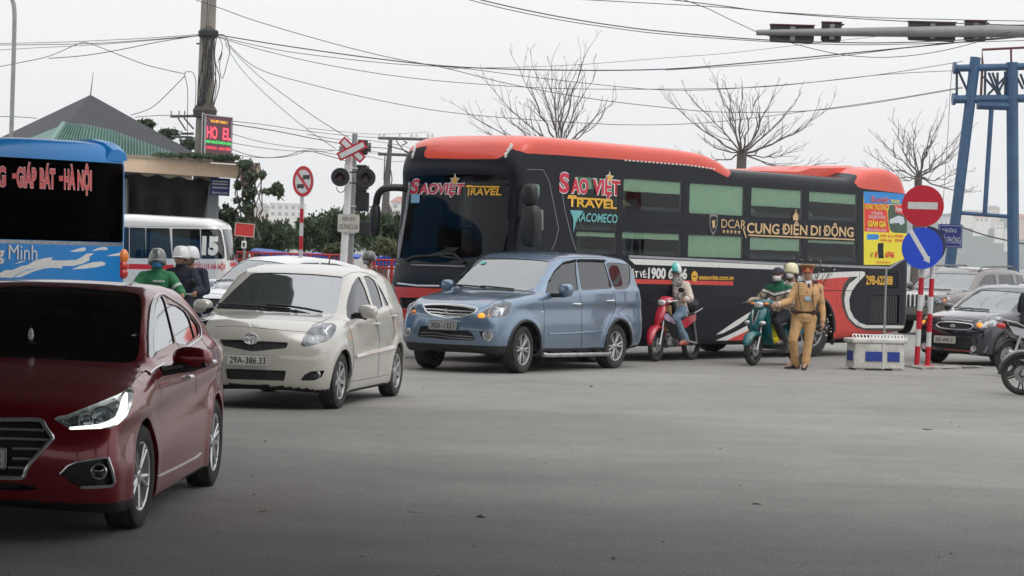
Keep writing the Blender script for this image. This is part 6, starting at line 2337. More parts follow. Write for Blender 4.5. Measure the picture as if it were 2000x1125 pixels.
def motorbike(label,M4,m,m2,kind='underbone',spokes='wire',group=None,steer=8,rest=True,mirrors=True,seatm=None):
 root=thing('motorbike' if kind!='scooter' else 'scooter',label,'motorbike' if kind!='scooter' else 'scooter',M4,group)
 r=.285 if kind!='scooter' else .265
 wb=.61 if kind!='scooter' else .63
 S_=Matrix.Translation((.40,0,0))@Matrix.Rotation(R(steer),4,'Z')@Matrix.Translation((-.40,0,0))
 moto_wheel(root,wb,r,.082 if kind!='scooter' else .10,spokes,S_)
 moto_wheel(root,-wb,r,.09 if kind!='scooter' else .115,spokes,disc=False)
 bk=M['black']
 def add(mb,name,mm,steer_=False,parent=None):
  o=mb.build(name,mm,parent or root)
  if steer_ and parent is None:
   o.matrix_local=S_
  return o
 for sy in(1,-1):
  mb=MB()
  mb.tube([(wb+.005,sy*.072,r),(wb-.10,sy*.072,r+.27)],.020,10).tube([(wb-.09,sy*.072,r+.24),(wb-.19,sy*.06,.80)],.016,8)
  mb.ell((wb,sy*.072,r),(.03,.02,.03))
  add(mb,'fork_leg',M['alloy'],True)
 mb=MB()
 fender(mb,wb,r+.045,-2 if kind!='scooter' else 12,165,.085 if kind!='scooter' else .10,r)
 fo=add(mb,'front_mudguard',m,True)
 fo.modifiers.new('solid','SOLIDIFY').thickness=.006
 hz=1.0 if kind!='scooter' else 1.02
 mb=MB()
 mb.tube([(.30,.345,hz),(.36,.22,hz+.01),(.38,.08,hz-.02),(.38,-.08,hz-.02),(.36,-.22,hz+.01),(.30,-.345,hz)],.012,8)
 hb=add(mb,'handlebar',M['chrome'],True)
 for sy in(1,-1):
  g=MB().tube([(.29,sy*.36,hz),(.325,sy*.25,hz+.006)],.019,10)
  g.build('grip',bk,hb)
  g=MB().tube([(.35,sy*.24,hz+.02),(.36,sy*.36,hz-.005)],.006,6)
  g.build('brake_lever',M['alloy'],hb)
  if mirrors:
   g=MB().tube([(.35,sy*.22,hz+.02),(.36,sy*.26,hz+.12),(.36,sy*.30,hz+.16)],.006,6)
   g.ell((.36,sy*.32,hz+.19),(.018,.06,.042))
   g.build('rear_mirror',bk,hb)
 mb=MB()
 if kind!='scooter':
  egg_loft(mb,[((.26,0,hz+.01),.10,.035,0),((.33,0,hz+.02),.175,.062,0),((.38,0,hz+.0),.16,.075,0),((.42,0,hz-.02),.12,.065,0),((.455,0,hz-.035),.05,.03,0)])
 else:
  egg_loft(mb,[((.26,0,hz+.01),.10,.03,0),((.33,0,hz+.015),.22,.05,0),((.41,0,hz+.0),.21,.06,0),((.46,0,hz-.015),.11,.06,0),((.49,0,hz-.03),.04,.03,0)])
 hc=add(mb,'handlebar_cowl',m,True)
 mb=MB()
 hx=.445 if kind!='scooter' else .485
 mb.ell((hx,0,hz-.03),(.035,.085,.05),sup=.8)
 mb.build('headlight',M['lampdome'],hc)
 for sy in(1,-1):
  mb=MB().ell((hx-.03,sy*.125,hz-.01),(.035,.05,.026))
  mb.build('indicator',M['lampdome']if kind!='scooter' else M['orange_lamp'],hc)
 mb=MB()
 if kind!='scooter':
  egg_loft(mb,[((.56,0,.60),.035,.03,40),((.535,0,.68),.085,.05,40),((.49,0,.76),.115,.06,35),((.43,0,.86),.105,.06,25),((.38,0,.94),.06,.05,20)])
  add(mb,'front_cowl',m)
  for sy in(1,-1):
   s_=MB()
   s_.hull([V((.50,sy*.10,.78)),V((.44,sy*.15,.84)),V((.36,sy*.20,.72)),V((.26,sy*.23,.50)),V((.20,sy*.20,.36)),V((.30,sy*.14,.40)),V((.44,sy*.11,.60)),V((.40,sy*.10,.80)),V((.22,sy*.17,.38))],smooth=True)
   o=add(s_,'leg_shield',m2[0])
   t=MB()
   t.hull([V((.51,sy*.104,.77)),V((.475,sy*.15,.80)),V((.36,sy*.216,.70)),V((.33,sy*.226,.62)),V((.46,sy*.135,.68)),V((.50,sy*.105,.72))])
   t.build('cowl_panel',m2[1],o)
 else:
  egg_loft(mb,[((.57,0,.58),.05,.03,50),((.545,0,.68),.115,.055,45),((.49,0,.80),.165,.06,30),((.43,0,.92),.15,.055,20),((.38,0,.98),.07,.04,15)])
  fc=add(mb,'front_cowl',m)
  s_=MB()
  s_.hull([V((x_,y_,z_))for x_,hw_,z_ in((.40,.16,.95),(.46,.22,.78),(.44,.24,.62),(.34,.22,.42),(.24,.17,.30),(.34,.13,.90),(.36,.2,.6),(.24,.17,.40))for y_ in(hw_,-hw_)],smooth=True)
  add(s_,'leg_shield',m)
  t=MB()
  t.hull([V((.60,0,.66)),V((.555,.035,.80)),V((.555,-.035,.80)),V((.505,.03,.90)),V((.505,-.03,.90)),V((.56,0,.66)),V((.50,0,.80))])
  t.build('cowl_badge_panel',bk,fc)
  for sy in(1,-1):
   t=MB()
   t.tube([(.585,sy*.012,.66),(.572,sy*.04,.78),(.535,sy*.06,.90)],.010,6)
   t.build('chrome_strip',M['chrome'],fc)
   t=MB().ell((.545,sy*.15,.70),(.05,.065,.035))
   t.build('indicator',M['lampdome'],fc)
  fl=MB()
  fl.box((.06,0,.30),(.44,.32,.06),bev=.02)
  add(fl,'floorboard',bk)
 mb=MB()
 if kind!='scooter':
  egg_loft(mb,[((.40,0,.74),.06,.08,0),((.22,0,.56),.07,.07,30),((.02,0,.50),.075,.07,0),((-.15,0,.56),.08,.08,0)])
  add(mb,'frame_cover',m2[0])
  e=MB()
  e.box((.10,0,.33),(.34,.20,.20),bev=.05)
  e.tube([(.16,0,.40),(.34,0,.43)],[.075,.065],12)
  e.lathe([(0,.0),(.09,0),(.09,.04),(.06,.06),(0,.06)],c=(.04,.10,.33),ax=(0,1,0),n=20)
  e.lathe([(0,.0),(.08,0),(.08,.04),(0,.05)],c=(.04,-.10,.33),ax=(0,-1,0),n=20)
  add(e,'engine',M['steel'])
  e=MB()
  e.tube([(.06,.0,.26),(.06,.26,.26)],.012,8).tube([(.06,0,.26),(.06,-.26,.26)],.012,8)
  e.tube([(-.26,.12,.36),(-.26,.24,.38)],.011,8).tube([(-.26,-.12,.36),(-.26,-.24,.38)],.011,8)
  add(e,'foot_pegs',bk)
  for sy in(1,-1):
   e=MB()
   e.hull([V((.06,sy*.10,.62)),V((-.12,sy*.13,.70)),V((-.55,sy*.11,.80)),V((-.74,sy*.06,.86)),V((-.60,sy*.10,.68)),V((-.20,sy*.14,.56)),V((.02,sy*.09,.50)),V((-.10,sy*.06,.64)),V((-.5,sy*.05,.72))],smooth=True)
   add(e,'side_panel',m)
 else:
  for sy in(1,-1):
   e=MB()
   e.hull([V((-.08,sy*.12,.62)),V((-.10,sy*.17,.44)),V((-.30,sy*.19,.70)),V((-.62,sy*.15,.76)),V((-.78,sy*.06,.80)),V((-.66,sy*.14,.58)),V((-.36,sy*.18,.46)),V((-.12,sy*.08,.40)),V((-.60,sy*.05,.66))],smooth=True)
   add(e,'side_panel',m)
  e=MB()
  e.box((-.38,.0,.30),(.42,.24,.20),bev=.06)
  e.lathe([(0,0),(.12,0),(.12,.03),(0,.05)],c=(-.50,.12,.30),ax=(0,1,0),n=20)
  add(e,'engine',M['steel'])
 mb=MB()
 egg_loft(mb,[((.06,0,.70),.07,.03,0),((-.02,0,.755),.11,.045,0),((-.25,0,.765),.135,.05,0),((-.50,0,.80),.125,.045,0),((-.70,0,.835),.09,.035,0)],sup=.7)
 add(mb,'seat',seatm or bk)
 mb=MB()
 mb.tube([(-.42,.15,.80),(-.62,.16,.86),(-.80,.10,.89),(-.80,-.10,.89),(-.62,-.16,.86),(-.42,-.15,.80)],.013,8)
 add(mb,'grab_rail',M['alloy'])
 mb=MB()
 fender(mb,-wb,r+.06,30,165,.075,r)
 rf=add(mb,'rear_mudguard',bk)
 rf.modifiers.new('solid','SOLIDIFY').thickness=.006
 mb=MB().ell((-.79,0,.80),(.05,.09,.05))
 add(mb,'tail_light',M['red_lamp'])
 for sy in(1,-1):
  mb=MB()
  mb.tube([(-wb,sy*.10,r+.01),(-.46,sy*.12,.66)],.026,10).tube([(-wb,sy*.10,r),(-.10,sy*.09,.36)],.022,8)
  add(mb,'swing_arm',M['steel'])
 mb=MB()
 mb.tube([(.30,-.06,.36),(.22,-.11,.22),(-.05,-.15,.22),(-.30,-.16,.26)],.018,8)
 mb.tube([(-.28,-.165,.255),(-.34,-.17,.27),(-.80,-.18,.40),(-.84,-.18,.41)],[.03,.047,.05,.035],12)
 add(mb,'exhaust',M['alloy'])
 return root
M['lampdome']=mat('lamp_dome',(.70,.71,.70),.08,.35,coat=1.)
def rider_joints(seat_x=-.12,twist=0.,lean=.12,hands_=((.30,.345,1.0),(.30,-.345,1.0)),knees=(.26,.18,.70),feet=(.10,.21,.30),hip_z=.845,back=0.,foot_down=None):
 """seated pose in the bike's frame"""
 px=seat_x
 J=dict(pel=(px,0,hip_z),chest=(px+lean*.7,0,hip_z+.34),neck=(px+lean,0,hip_z+.50),head=(px+lean+.045,0,hip_z+.655))
 for s_,q in(('L',1),('R',-1)):
  J['sh'+s_]=(px+lean*.9,q*.178,hip_z+.415)
  wr=V(hands_[0 if q==1 else 1])+V((-.075,0,.035))
  J['wr'+s_]=wr
  sh=V(J['sh'+s_])
  J['el'+s_]=sh.lerp(wr,.5)+V((-.03,q*.07,-.10))
  J['hip'+s_]=(px+.03,q*.10,hip_z-.015)
  J['kn'+s_]=(px+knees[0]+.12,q*knees[1],knees[2])
  J['an'+s_]=(feet[0]-.02,q*feet[1],feet[2]+.07)
  J['toe'+s_]=(feet[0]+.14,q*feet[1],feet[2]+.03)
 if twist:
  c,s_=math.cos(R(twist)),math.sin(R(twist))
  for k in('shL','shR'):
   v=V(J[k])-V(J['neck'])
   J[k]=V(J['neck'])+V((c*v.x-s_*v.y,s_*v.x+c*v.y,v.z))
  for k in 'LR':
   J['el'+k]=V(J['sh'+k]).lerp(J['wr'+k],.5)+V((-.03,(1 if k=='L' else-1)*.07,-.10))
 if foot_down:
  s_,x,y=foot_down
  J['an'+s_]=(x,y,.09)
  J['toe'+s_]=(x+.15,y*1.03,.035)
  J['kn'+s_]=(x+.16,y*.85,.50)
 return J
GRIP=dict(L=dict(curl=1.15,side=(0,-1,.1),palm=(.15,0,-1),fwd=(1,.05,-.28)),R=dict(curl=1.15,side=(0,1,.1),palm=(.15,0,-1),fwd=(1,-.05,-.28)))
CLOTH=dict(cream=mat('cream_coat',(.62,.54,.47),.9,var=.15,vscale=30,bump=.4,bscale=160),denim=mat('blue_denim',(.20,.29,.38),.9,var=.3,vscale=14,bump=.4,bscale=220),green=mat('green_jacket',(.015,.17,.065),.7,var=.2,vscale=10),navy=mat('navy_jacket',(.012,.016,.032),.85,var=.3,vscale=10),dark=mat('dark_trousers',(.018,.020,.026),.9,var=.35,vscale=9),tan=mat('tan_uniform',(.55,.33,.15),.85,var=.14,vscale=13,bump=.3,bscale=240),leather=mat('brown_leather',(.045,.02,.014),.4),shoe=mat('black_shoe',(.02,.017,.016),.35),white=mat('white_cotton',(.70,.70,.70),.9),knitgreen=mat('green_knit',(.012,.105,.055),.95,var=.15,vscale=20),)
def checker_scarf():
 m=mat('checked_scarf',(.42,.40,.37),.95)
 nt=m.node_tree
 N,L=nt.nodes,nt.links
 tc=N.new('ShaderNodeTexCoord')
 v=N.new('ShaderNodeTexVoronoi')
 v.inputs['Scale'].default_value=34
 n=N.new('ShaderNodeTexNoise')
 n.inputs['Scale'].default_value=9
 L.new(tc.outputs['Object'],v.inputs['Vector'])
 L.new(tc.outputs['Object'],n.inputs['Vector'])
 r_=N.new('ShaderNodeValToRGB')
 r_.color_ramp.interpolation='CONSTANT'
 r_.color_ramp.elements[0].color=(.03,.03,.032,1)
 r_.color_ramp.elements[1].color=(.48,.46,.42,1)
 r_.color_ramp.elements[1].position=.42
 L.new(v.outputs['Distance'],r_.inputs[0])
 x=N.new('ShaderNodeMixRGB')
 x.inputs[2].default_value=(.15,.145,.14,1)
 L.new(n.outputs['Fac'],x.inputs[0])
 L.new(r_.outputs[0],x.inputs[1])
 L.new(x.outputs[0],N['Principled BSDF'].inputs['Base Color'])
 return m
def camo_mat():
 m=mat('banded_cardigan',(.5,.42,.33),.95)
 nt=m.node_tree
 N,L=nt.nodes,nt.links
 tc=N.new('ShaderNodeTexCoord')
 n=N.new('ShaderNodeTexNoise')
 n.inputs['Scale'].default_value=13
 n.inputs['Detail'].default_value=3
 L.new(tc.outputs['Object'],n.inputs['Vector'])
 r_=N.new('ShaderNodeValToRGB')
 r_.color_ramp.elements[0].color=(.20,.15,.10,1)
 r_.color_ramp.elements[0].position=.42
 r_.color_ramp.elements[1].color=(.50,.42,.32,1)
 r_.color_ramp.elements[1].position=.55
 L.new(n.outputs['Fac'],r_.inputs[0])
 sp=N.new('ShaderNodeSeparateXYZ')
 L.new(tc.outputs['Object'],sp.inputs[0])
 rr=N.new('ShaderNodeValToRGB')
 rr.color_ramp.interpolation='CONSTANT'
 e=rr.color_ramp.elements
 e[0].position,e[0].color=0,(0,0,0,1)
 e[1].position,e[1].color=.60,(.03,.025,.025,1)
 for p,c in((.615,(.62,.62,.60,1)),(.65,(.10,.02,.02,1)),(.66,(.012,.105,.055,1))):
  q=e.new(p)
  q.color=c
 ay=N.new('ShaderNodeMath')
 ay.operation='ABSOLUTE'
 L.new(sp.outputs[1],ay.inputs[0])
 ad=N.new('ShaderNodeMath')
 ad.operation='MULTIPLY_ADD'
 ad.inputs[1].default_value=-.28
 L.new(ay.outputs[0],ad.inputs[0])
 L.new(sp.outputs[2],ad.inputs[2])
 mr=N.new('ShaderNodeMapRange')
 mr.inputs['From Min'].default_value=.4
 mr.inputs['From Max'].default_value=1.6
 L.new(ad.outputs[0],mr.inputs['Value'])
 L.new(mr.outputs[0],rr.inputs[0])
 gt=N.new('ShaderNodeMath')
 gt.operation='GREATER_THAN'
 gt.inputs[1].default_value=.60
 L.new(mr.outputs[0],gt.inputs[0])
 x=N.new('ShaderNodeMixRGB')
 L.new(gt.outputs[0],x.inputs[0])
 L.new(r_.outputs[0],x.inputs[1])
 L.new(rr.outputs[0],x.inputs[2])
 L.new(x.outputs[0],N['Principled BSDF'].inputs['Base Color'])
 return m
def woman_on_red_bike():
 a,b=gnd(1277,706),gnd(1350,704)
 c=(a+b)/2
 deg=math.degrees(math.atan2(a.y-b.y,a.x-b.x))
 dirv=(a-b).normalized()
 deg=-124
 M4=pose(a.x-.61*math.cos(R(deg)),a.y-.61*math.sin(R(deg)),deg)
 redm=mat('bike_red',(.50,.012,.035),.25,coat=1.,var=.1,vscale=3)
 wp=mat('bike_white_purple',(.50,.36,.55),.3,var=.5,vscale=7)
 motorbike('red underbone motorbike ridden by the woman in the turquoise helmet',M4,redm,(M['black'],wp),'underbone','wire',steer=8)
 J=rider_joints(-.12,22,.10,((.30,.345,1.0),(.34,-.345,1.0)),knees=(.24,.17,.72),feet=(.02,.24,.28),hip_z=.84)
 J['head']=V(J['head'])+V((.0,.0,-.0))
 root,body,at_,rt_,J=person('woman in a cream coat, checked scarf and turquoise and white helmet riding the red motorbike',M4,J,jacket=CLOTH['cream'],trousers=CLOTH['denim'],shoe=mat('red_white_trainer',(.55,.12,.09),.7,var=.8,vscale=25),lat=(-.37,.93,0),face=(1,.55,-.05),hands=GRIP,girth=.95,jr=1.12)
 helmet(root,at_,rt_,mat('helmet_turquoise',(.02,.40,.38),.22,coat=1),mat('helmet_white',(.66,.74,.72),.25,coat=1),True)
 n,ch=J['neck'],J['chest']
 mb=MB()
 for rr,z,t in((.095,-.005,.042),(.105,-.05,.045),(.085,.035,.036)):
  P=[n+V((.02+rr*math.cos(q)*.9,rr*math.sin(q)*1.05,z+.012*math.sin(3*q)))for q in[2*math.pi*i/18 for i in range(19)]]
  mb.tube(P,t,8)
 for y,ln in((.05,.42),(-.045,.36)):
  f0=n+V((.12,y,-.06))
  mb.tube([f0,f0+V((.045,y*.4,-.14)),f0+V((.03,y*.7,-.28)),f0+V((.0,y*.8,-ln))],[.05,.075,.07,.055],10,flat=.45)
 remeshed(mb,'scarf',checker_scarf(),root,.012,1,.02,.05)
 for s_ in 'LR':
  c=J['el'+s_].lerp(J['wr'+s_],.55)
  d=(J['wr'+s_]-J['el'+s_]).normalized()
  MB().tube([c-d*.008,c+d*.008],[.062,.061],14).build('sleeve_band',mat('maroon_band',(.12,.01,.015),.8),root)
 mb=MB()
 mb.ell((-.46,0,.93),(.17,.19,.13),sup=.8)
 bag=remeshed(mb,'rucksack',mat('black_nylon',(.016,.016,.018),.6),None,.02,1,.04,.1)
 bag.matrix_world=M4
 tag(bag,'black rucksack on the seat behind the woman in the cream coat','bag')
 mb=MB().tube([J['shR']+V((.03,.02,.05)),ch+V((.14,0,.02)),J['pel']+V((.10,.16,.12))],.013,6,flat=.4)
 mb.build('bag_strap',M['black'],bag)
 for sy in(1,-1):
  mb=MB()
  mb.hull([V((-.60+dx,sy*y,z))for dx in(-.05,.05)for y,z in((.22,.82),(.30,.84),(.30,.92),(.22,.90))])
 bx=MB()
 bx.hull([V((.30+dx,.0+y,z))for dx,y,z in((0,-.03,.50),(.10,-.03,.50),(-.02,.13,.50),(.08,.13,.50),(.02,-.03,.93),(.10,-.03,.93),(.0,.13,.93),(.09,.13,.93))])
 o=bx.build('shopping_bag',mat('kraft_paper',(.30,.20,.09),.8,var=.2,vscale=6),None)
 o.matrix_world=M4
 tag(o,'brown paper bag standing on the red motorbike in front of the woman','bag')
def man_on_scooter():
 a=gnd(1466,714)
 deg=-134
 M4=pose(a.x-.63*math.cos(R(deg)),a.y-.63*math.sin(R(deg)),deg)
 tm=mat('scooter_teal',(.008,.135,.145),.25,coat=1.,var=.1,vscale=3)
 motorbike('teal scooter halted beside the traffic policeman',M4,tm,(tm,tm),'scooter','alloy',steer=10,mirrors=False)
 J=rider_joints(-.14,12,.08,((.32,.345,1.02),(.32,-.345,1.02)),knees=(.26,.20,.72),feet=(.06,.20,.34),hip_z=.84)
 root,body,at_,rt_,J=person('man in dark cap, sunglasses, white mask and green and beige cardigan on the teal scooter',M4,J,jacket=camo_mat(),trousers=CLOTH['dark'],shoe=CLOTH['shoe'],lat=(-.2,.98,0),face=(1,.35,.0),hands=GRIP,neckline=True,skin=SKIN2)
 face_mask(root,at_,CLOTH['white'])
 sunglasses(root,at_,mat('glass_red_brown',(.10,.012,.01),.1))
 cap=MB()
 cap.ell(at_(-.012,0,.045),(.110,.090,.075),rt_,18,10)
 o=cap.build('cap',mat('cap_dark',(.03,.036,.048),.85),root)
 pk=MB()
 pk.hull([at_(.07,.065,.05),at_(.07,-.065,.05),at_(.145,.05,.03),at_(.145,-.05,.03),at_(.165,0,.032),at_(.07,.065,.042),at_(.07,-.065,.042),at_(.145,0,.022)])
 pk.build('cap_peak',mat('cap_dark',(.03,.036,.048),.85),o)
 J2=rider_joints(-.48,0,.06,((-.12,.2,1.0),(-.12,-.2,1.0)),knees=(.26,.22,.76),feet=(-.26,.24,.40),hip_z=.89)
 r2,b2,at2,rt2,J2=person('pillion passenger in a cream helmet and white mask behind the man in the cap',M4,J2,jacket=CLOTH['cream'],trousers=CLOTH['dark'],shoe=CLOTH['shoe'],lat=(0,1,0),face=(1,.25,0))
 helmet(r2,at2,rt2,mat('helmet_cream',(.68,.62,.40),.3,coat=.8),None,False)
 face_mask(r2,at2,CLOTH['white'])
 sunglasses(r2,at2,mat('glass_black',(.01,.01,.012),.1))
 mb=MB()
 mb.ell((.16,.10,.52),(.07,.06,.13)).ell((.15,.11,.42),(.09,.075,.09)).ell((.18,.09,.63),(.025,.02,.05))
 o=remeshed(mb,'carrier_bag',mat('yellow_plastic',(.80,.66,.0),.4),None,.014,1,.05,.06)
 o.matrix_world=M4
 tag(o,'yellow plastic carrier bag hanging behind the scooter leg shield','bag')
 br,bl=MB(),MB()
 q=random.Random(4)
 for i in range(30):
  p=V((-.72+q.uniform(-.05,.05),q.uniform(-.05,.05),.82))
  d=V((q.uniform(-.55,.15),q.uniform(-.45,.75),1.0)).normalized()
  P=[p]
  for _ in range(6):
   d=(d+V((q.uniform(-.12,.12),q.uniform(-.12,.12),.02))).normalized()
   p=p+d*q.uniform(.11,.19)
   P.append(p)
   if q.random()<.55:
    e=(d+V((q.uniform(-.8,.8),q.uniform(-.8,.8),.2))).normalized()
    br.tube([p,p+e*q.uniform(.06,.18)],[.004,.002],4,0,False)
   if q.random()<.5:
    c=p+V((q.uniform(-.03,.03),q.uniform(-.03,.03),q.uniform(-.03,.03)))
    rr=q.uniform(.006,.013)
    bl.ell(c,(rr,rr,rr),n=6,k=4)
  br.tube(P,[.008-.001*j for j in range(7)],5,0,False)
 for i in range(46):
  p=V((-.74,.10,.66))+V((q.gauss(0,.10),q.gauss(.20,.16),q.gauss(0,.16)))
  rr=q.uniform(.006,.015)
  bl.ell(p,(rr,rr,rr),n=6,k=4)
  br.tube([V((-.72,.05,.75)),p.lerp(V((-.72,.05,.75)),.4)+V((0,0,.03)),p],[.004,.003,.002],4,0,False)
 t=thing('blossom_branches','bundle of bare branches with white blossom buds carried on the back of the teal scooter','branches',M4)
 o=br.build('twigs',mat('twig',(.06,.045,.035),.9),t,fix=False)
 tag(o,kind='stuff')
 o=bl.build('blossom',mat('blossom_white',(.70,.60,.58),.8),t,fix=False)
 tag(o,kind='stuff')
def policeman():
 Y=37.4
 k=lambda x,y,dy=0.:at(1440+x/4.69,490+y/4.69,Y+dy)
 o=gnd(1567,722)
 M4=Matrix.Translation((o.x,o.y,0))
 inv=M4.inverted()
 L=lambda x,y,dy=0.:inv@k(x,y,dy)
 J=dict(pel=L(610,590),chest=L(640,400,-.02),neck=L(648,290,.0),head=L(642,200,-.03))
 J['shR'],J['shL']=L(548,325,.03),L(748,335,.03)
 J['elR'],J['wrR']=L(478,462,-.10),L(372,492,-.30)
 J['elL'],J['wrL']=L(772,490,.05),L(782,650,-.02)
 J['hipR'],J['hipL']=L(558,620),L(668,620)
 J['knR'],J['knL']=L(510,815,-.10),L(652,830,-.02)
 J['anR'],J['anL']=L(530,1032,.10),L(622,1062,-.05)
 for a in('anR','anL'):
  J[a].z=.085
 J['toeR']=V((J['anR'].x-.15,J['anR'].y-.09,.04))
 J['toeL']=V((J['anL'].x-.05,J['anL'].y-.17,.04))
 root,body,at_,rt_,J=person('traffic policeman in tan uniform and peaked cap directing with an outstretched arm',M4,J,jacket=CLOTH['tan'],trousers=CLOTH['tan'],shoe=CLOTH['shoe'],lat=(1,0,0),face=(-.12,-1,-.02),girth=1.02,jr=.98,skin=SKIN2,hands=dict(R=dict(curl=.25,side=(0,-.3,1),palm=(0,1,0)),L=dict(curl=.45,side=(-.3,-1,0),palm=(-1,.2,0))))
 tan=CLOTH['tan']
 mb=MB()
 mb.lathe([(.088,.03),(.092,.062)],c=at_(-.008,0,0),ax=(0,0,1),n=24)
 band=mb.build('cap_band',mat('cap_band_red',(.55,.03,.025),.6),root)
 mb=MB()
 c=at_(-.008,0,.0)
 rings=[]
 for z,a in((.070,.094),(.095,.128),(.108,.135),(.122,.118),(.130,.06),(.131,.001)):
  rings.append([c+V((a*math.cos(q),a*1.02*math.sin(q),z+.016*max(0,-math.sin(q))*(a/.13)))for q in[2*math.pi*j/24 for j in range(24)]])
 mb.loft(rings)
 mb.build('cap_crown',mat('cap_tan',(.30,.16,.07),.85),band)
 mb=MB()
 A=[]
 for i in range(9):
  w=R(-62+124*i/8)
  A+=[at_(.088*math.cos(w)-.006,.088*math.sin(w),.034),at_((.096+.048*math.cos(w))*math.cos(w)-.006,.094*math.sin(w),.012)]
 mb.add(A,[(2*i,2*i+1,2*i+3,2*i+2)for i in range(8)])
 pk=mb.build('cap_peak',mat('cap_peak',(.40,.06,.03),.35),band)
 pk.modifiers.new('solid','SOLIDIFY').thickness=.004
 MB().ell(at_(.090,0,.058),(.012,.020,.017),rt_).build('cap_badge',INK['gold'],band)
 hr=MB()
 hr.ell(at_(-.026,0,.02),(.085,.081,.06),rt_)
 hr.build('hair',HAIR,body)
 n=J['neck']
 mb=MB()
 mb.hull([n+V((dx,dy,dz))for dx,dy,dz in((-.055,-.065,.03),(.055,-.065,.03),(0,-.125,-.13),(-.03,-.09,0),(.03,-.09,0),(0,-.06,.0))])
 mb.build('shirt_collar',CLOTH['white'],root)
 mb=MB()
 mb.hull([n+V((dx,dy,dz))for dx,dy,dz in((-.018,-.105,-.01),(.018,-.105,-.01),(-.022,-.14,-.15),(.022,-.14,-.15),(0,-.10,-.05))])
 mb.build('tie',mat('tie_dark',(.06,.045,.04),.8),root)
 lt=CLOTH['leather']
 def band_(pts,w,name,m=lt):
  q=MB()
  q.tube([L(x,y,d)for x,y,d in pts],w,8,flat=.35)
  return q.build(name,m,root)
 pz=J['pel']+V((.0,0,.055))
 ring=[pz+V((.205*math.cos(q),.150*math.sin(q),.008*math.sin(q)))for q in[2*math.pi*i/28 for i in range(29)]]
 MB().tube(ring,.024,8,flat=.4).build('belt',lt,root)
 for x in(-.165,.165):
  MB().box(pz+V((x*.9,-.13 if x<0 else-.11,.0)),(.07,.06,.075),bev=.015).build('belt_pouch',lt,root)
 MB().hull([pz+V((.20+dx,dy,dz))for dx in(0,.05)for dy,dz in((-.05,.0),(.06,.0),(.05,-.20),(-.03,-.20))]).build('holster',M['black'],root)
 band_([(562,300,-.06),(560,400,-.155),(590,540,-.165),(602,565,-.16)],.011,'shoulder_strap')
 band_([(700,285,-.06),(690,400,-.155),(700,500,-.155),(722,560,-.13)],.013,'shoulder_strap')
 mb=MB()
 mb.box(L(712,285,.02),(.10,.10,.03),bev=.01)
 mb.build('radio_strap',M['black'],root)
 MB().box(L(645,438,-.17),(.085,.012,.062),bev=.004).build('name_badge',mat('badge_blue',(.30,.48,.60),.3),root)
 MB().box(L(640,380,-.165),(.018,.012,.03),bev=.004).build('medal_ribbon',M['red'],root)
 for x,y,sx in((552,290,-1),(748,300,1)):
  MB().box(L(x+4*sx,y-6,.03),(.07,.05,.012),Matrix.Rotation(R(-18*sx),3,'Y')if True else None,bev=.003).build('epaulette',M['red']if sx>0 else lt,root)
 MB().prism(circ(.030,16,ry=.040),L(754,372,-.062),(1,-.35,0),(0,0,1),.003).build('sleeve_patch',mat('patch',(.24,.10,.16),.6),root)
 for x in(600,690):
  MB().box(L(x,400,-.152),(.085,.01,.02),bev=.003).build('pocket_flap',tan,root)
 cf=J['elR'].lerp(J['wrR'],.97)
 d=(J['wrR']-J['elR']).normalized()
 MB().tube([cf-d*.02,cf+d*.012],[.046,.044],12).build('cuff',CLOTH['white'],root)
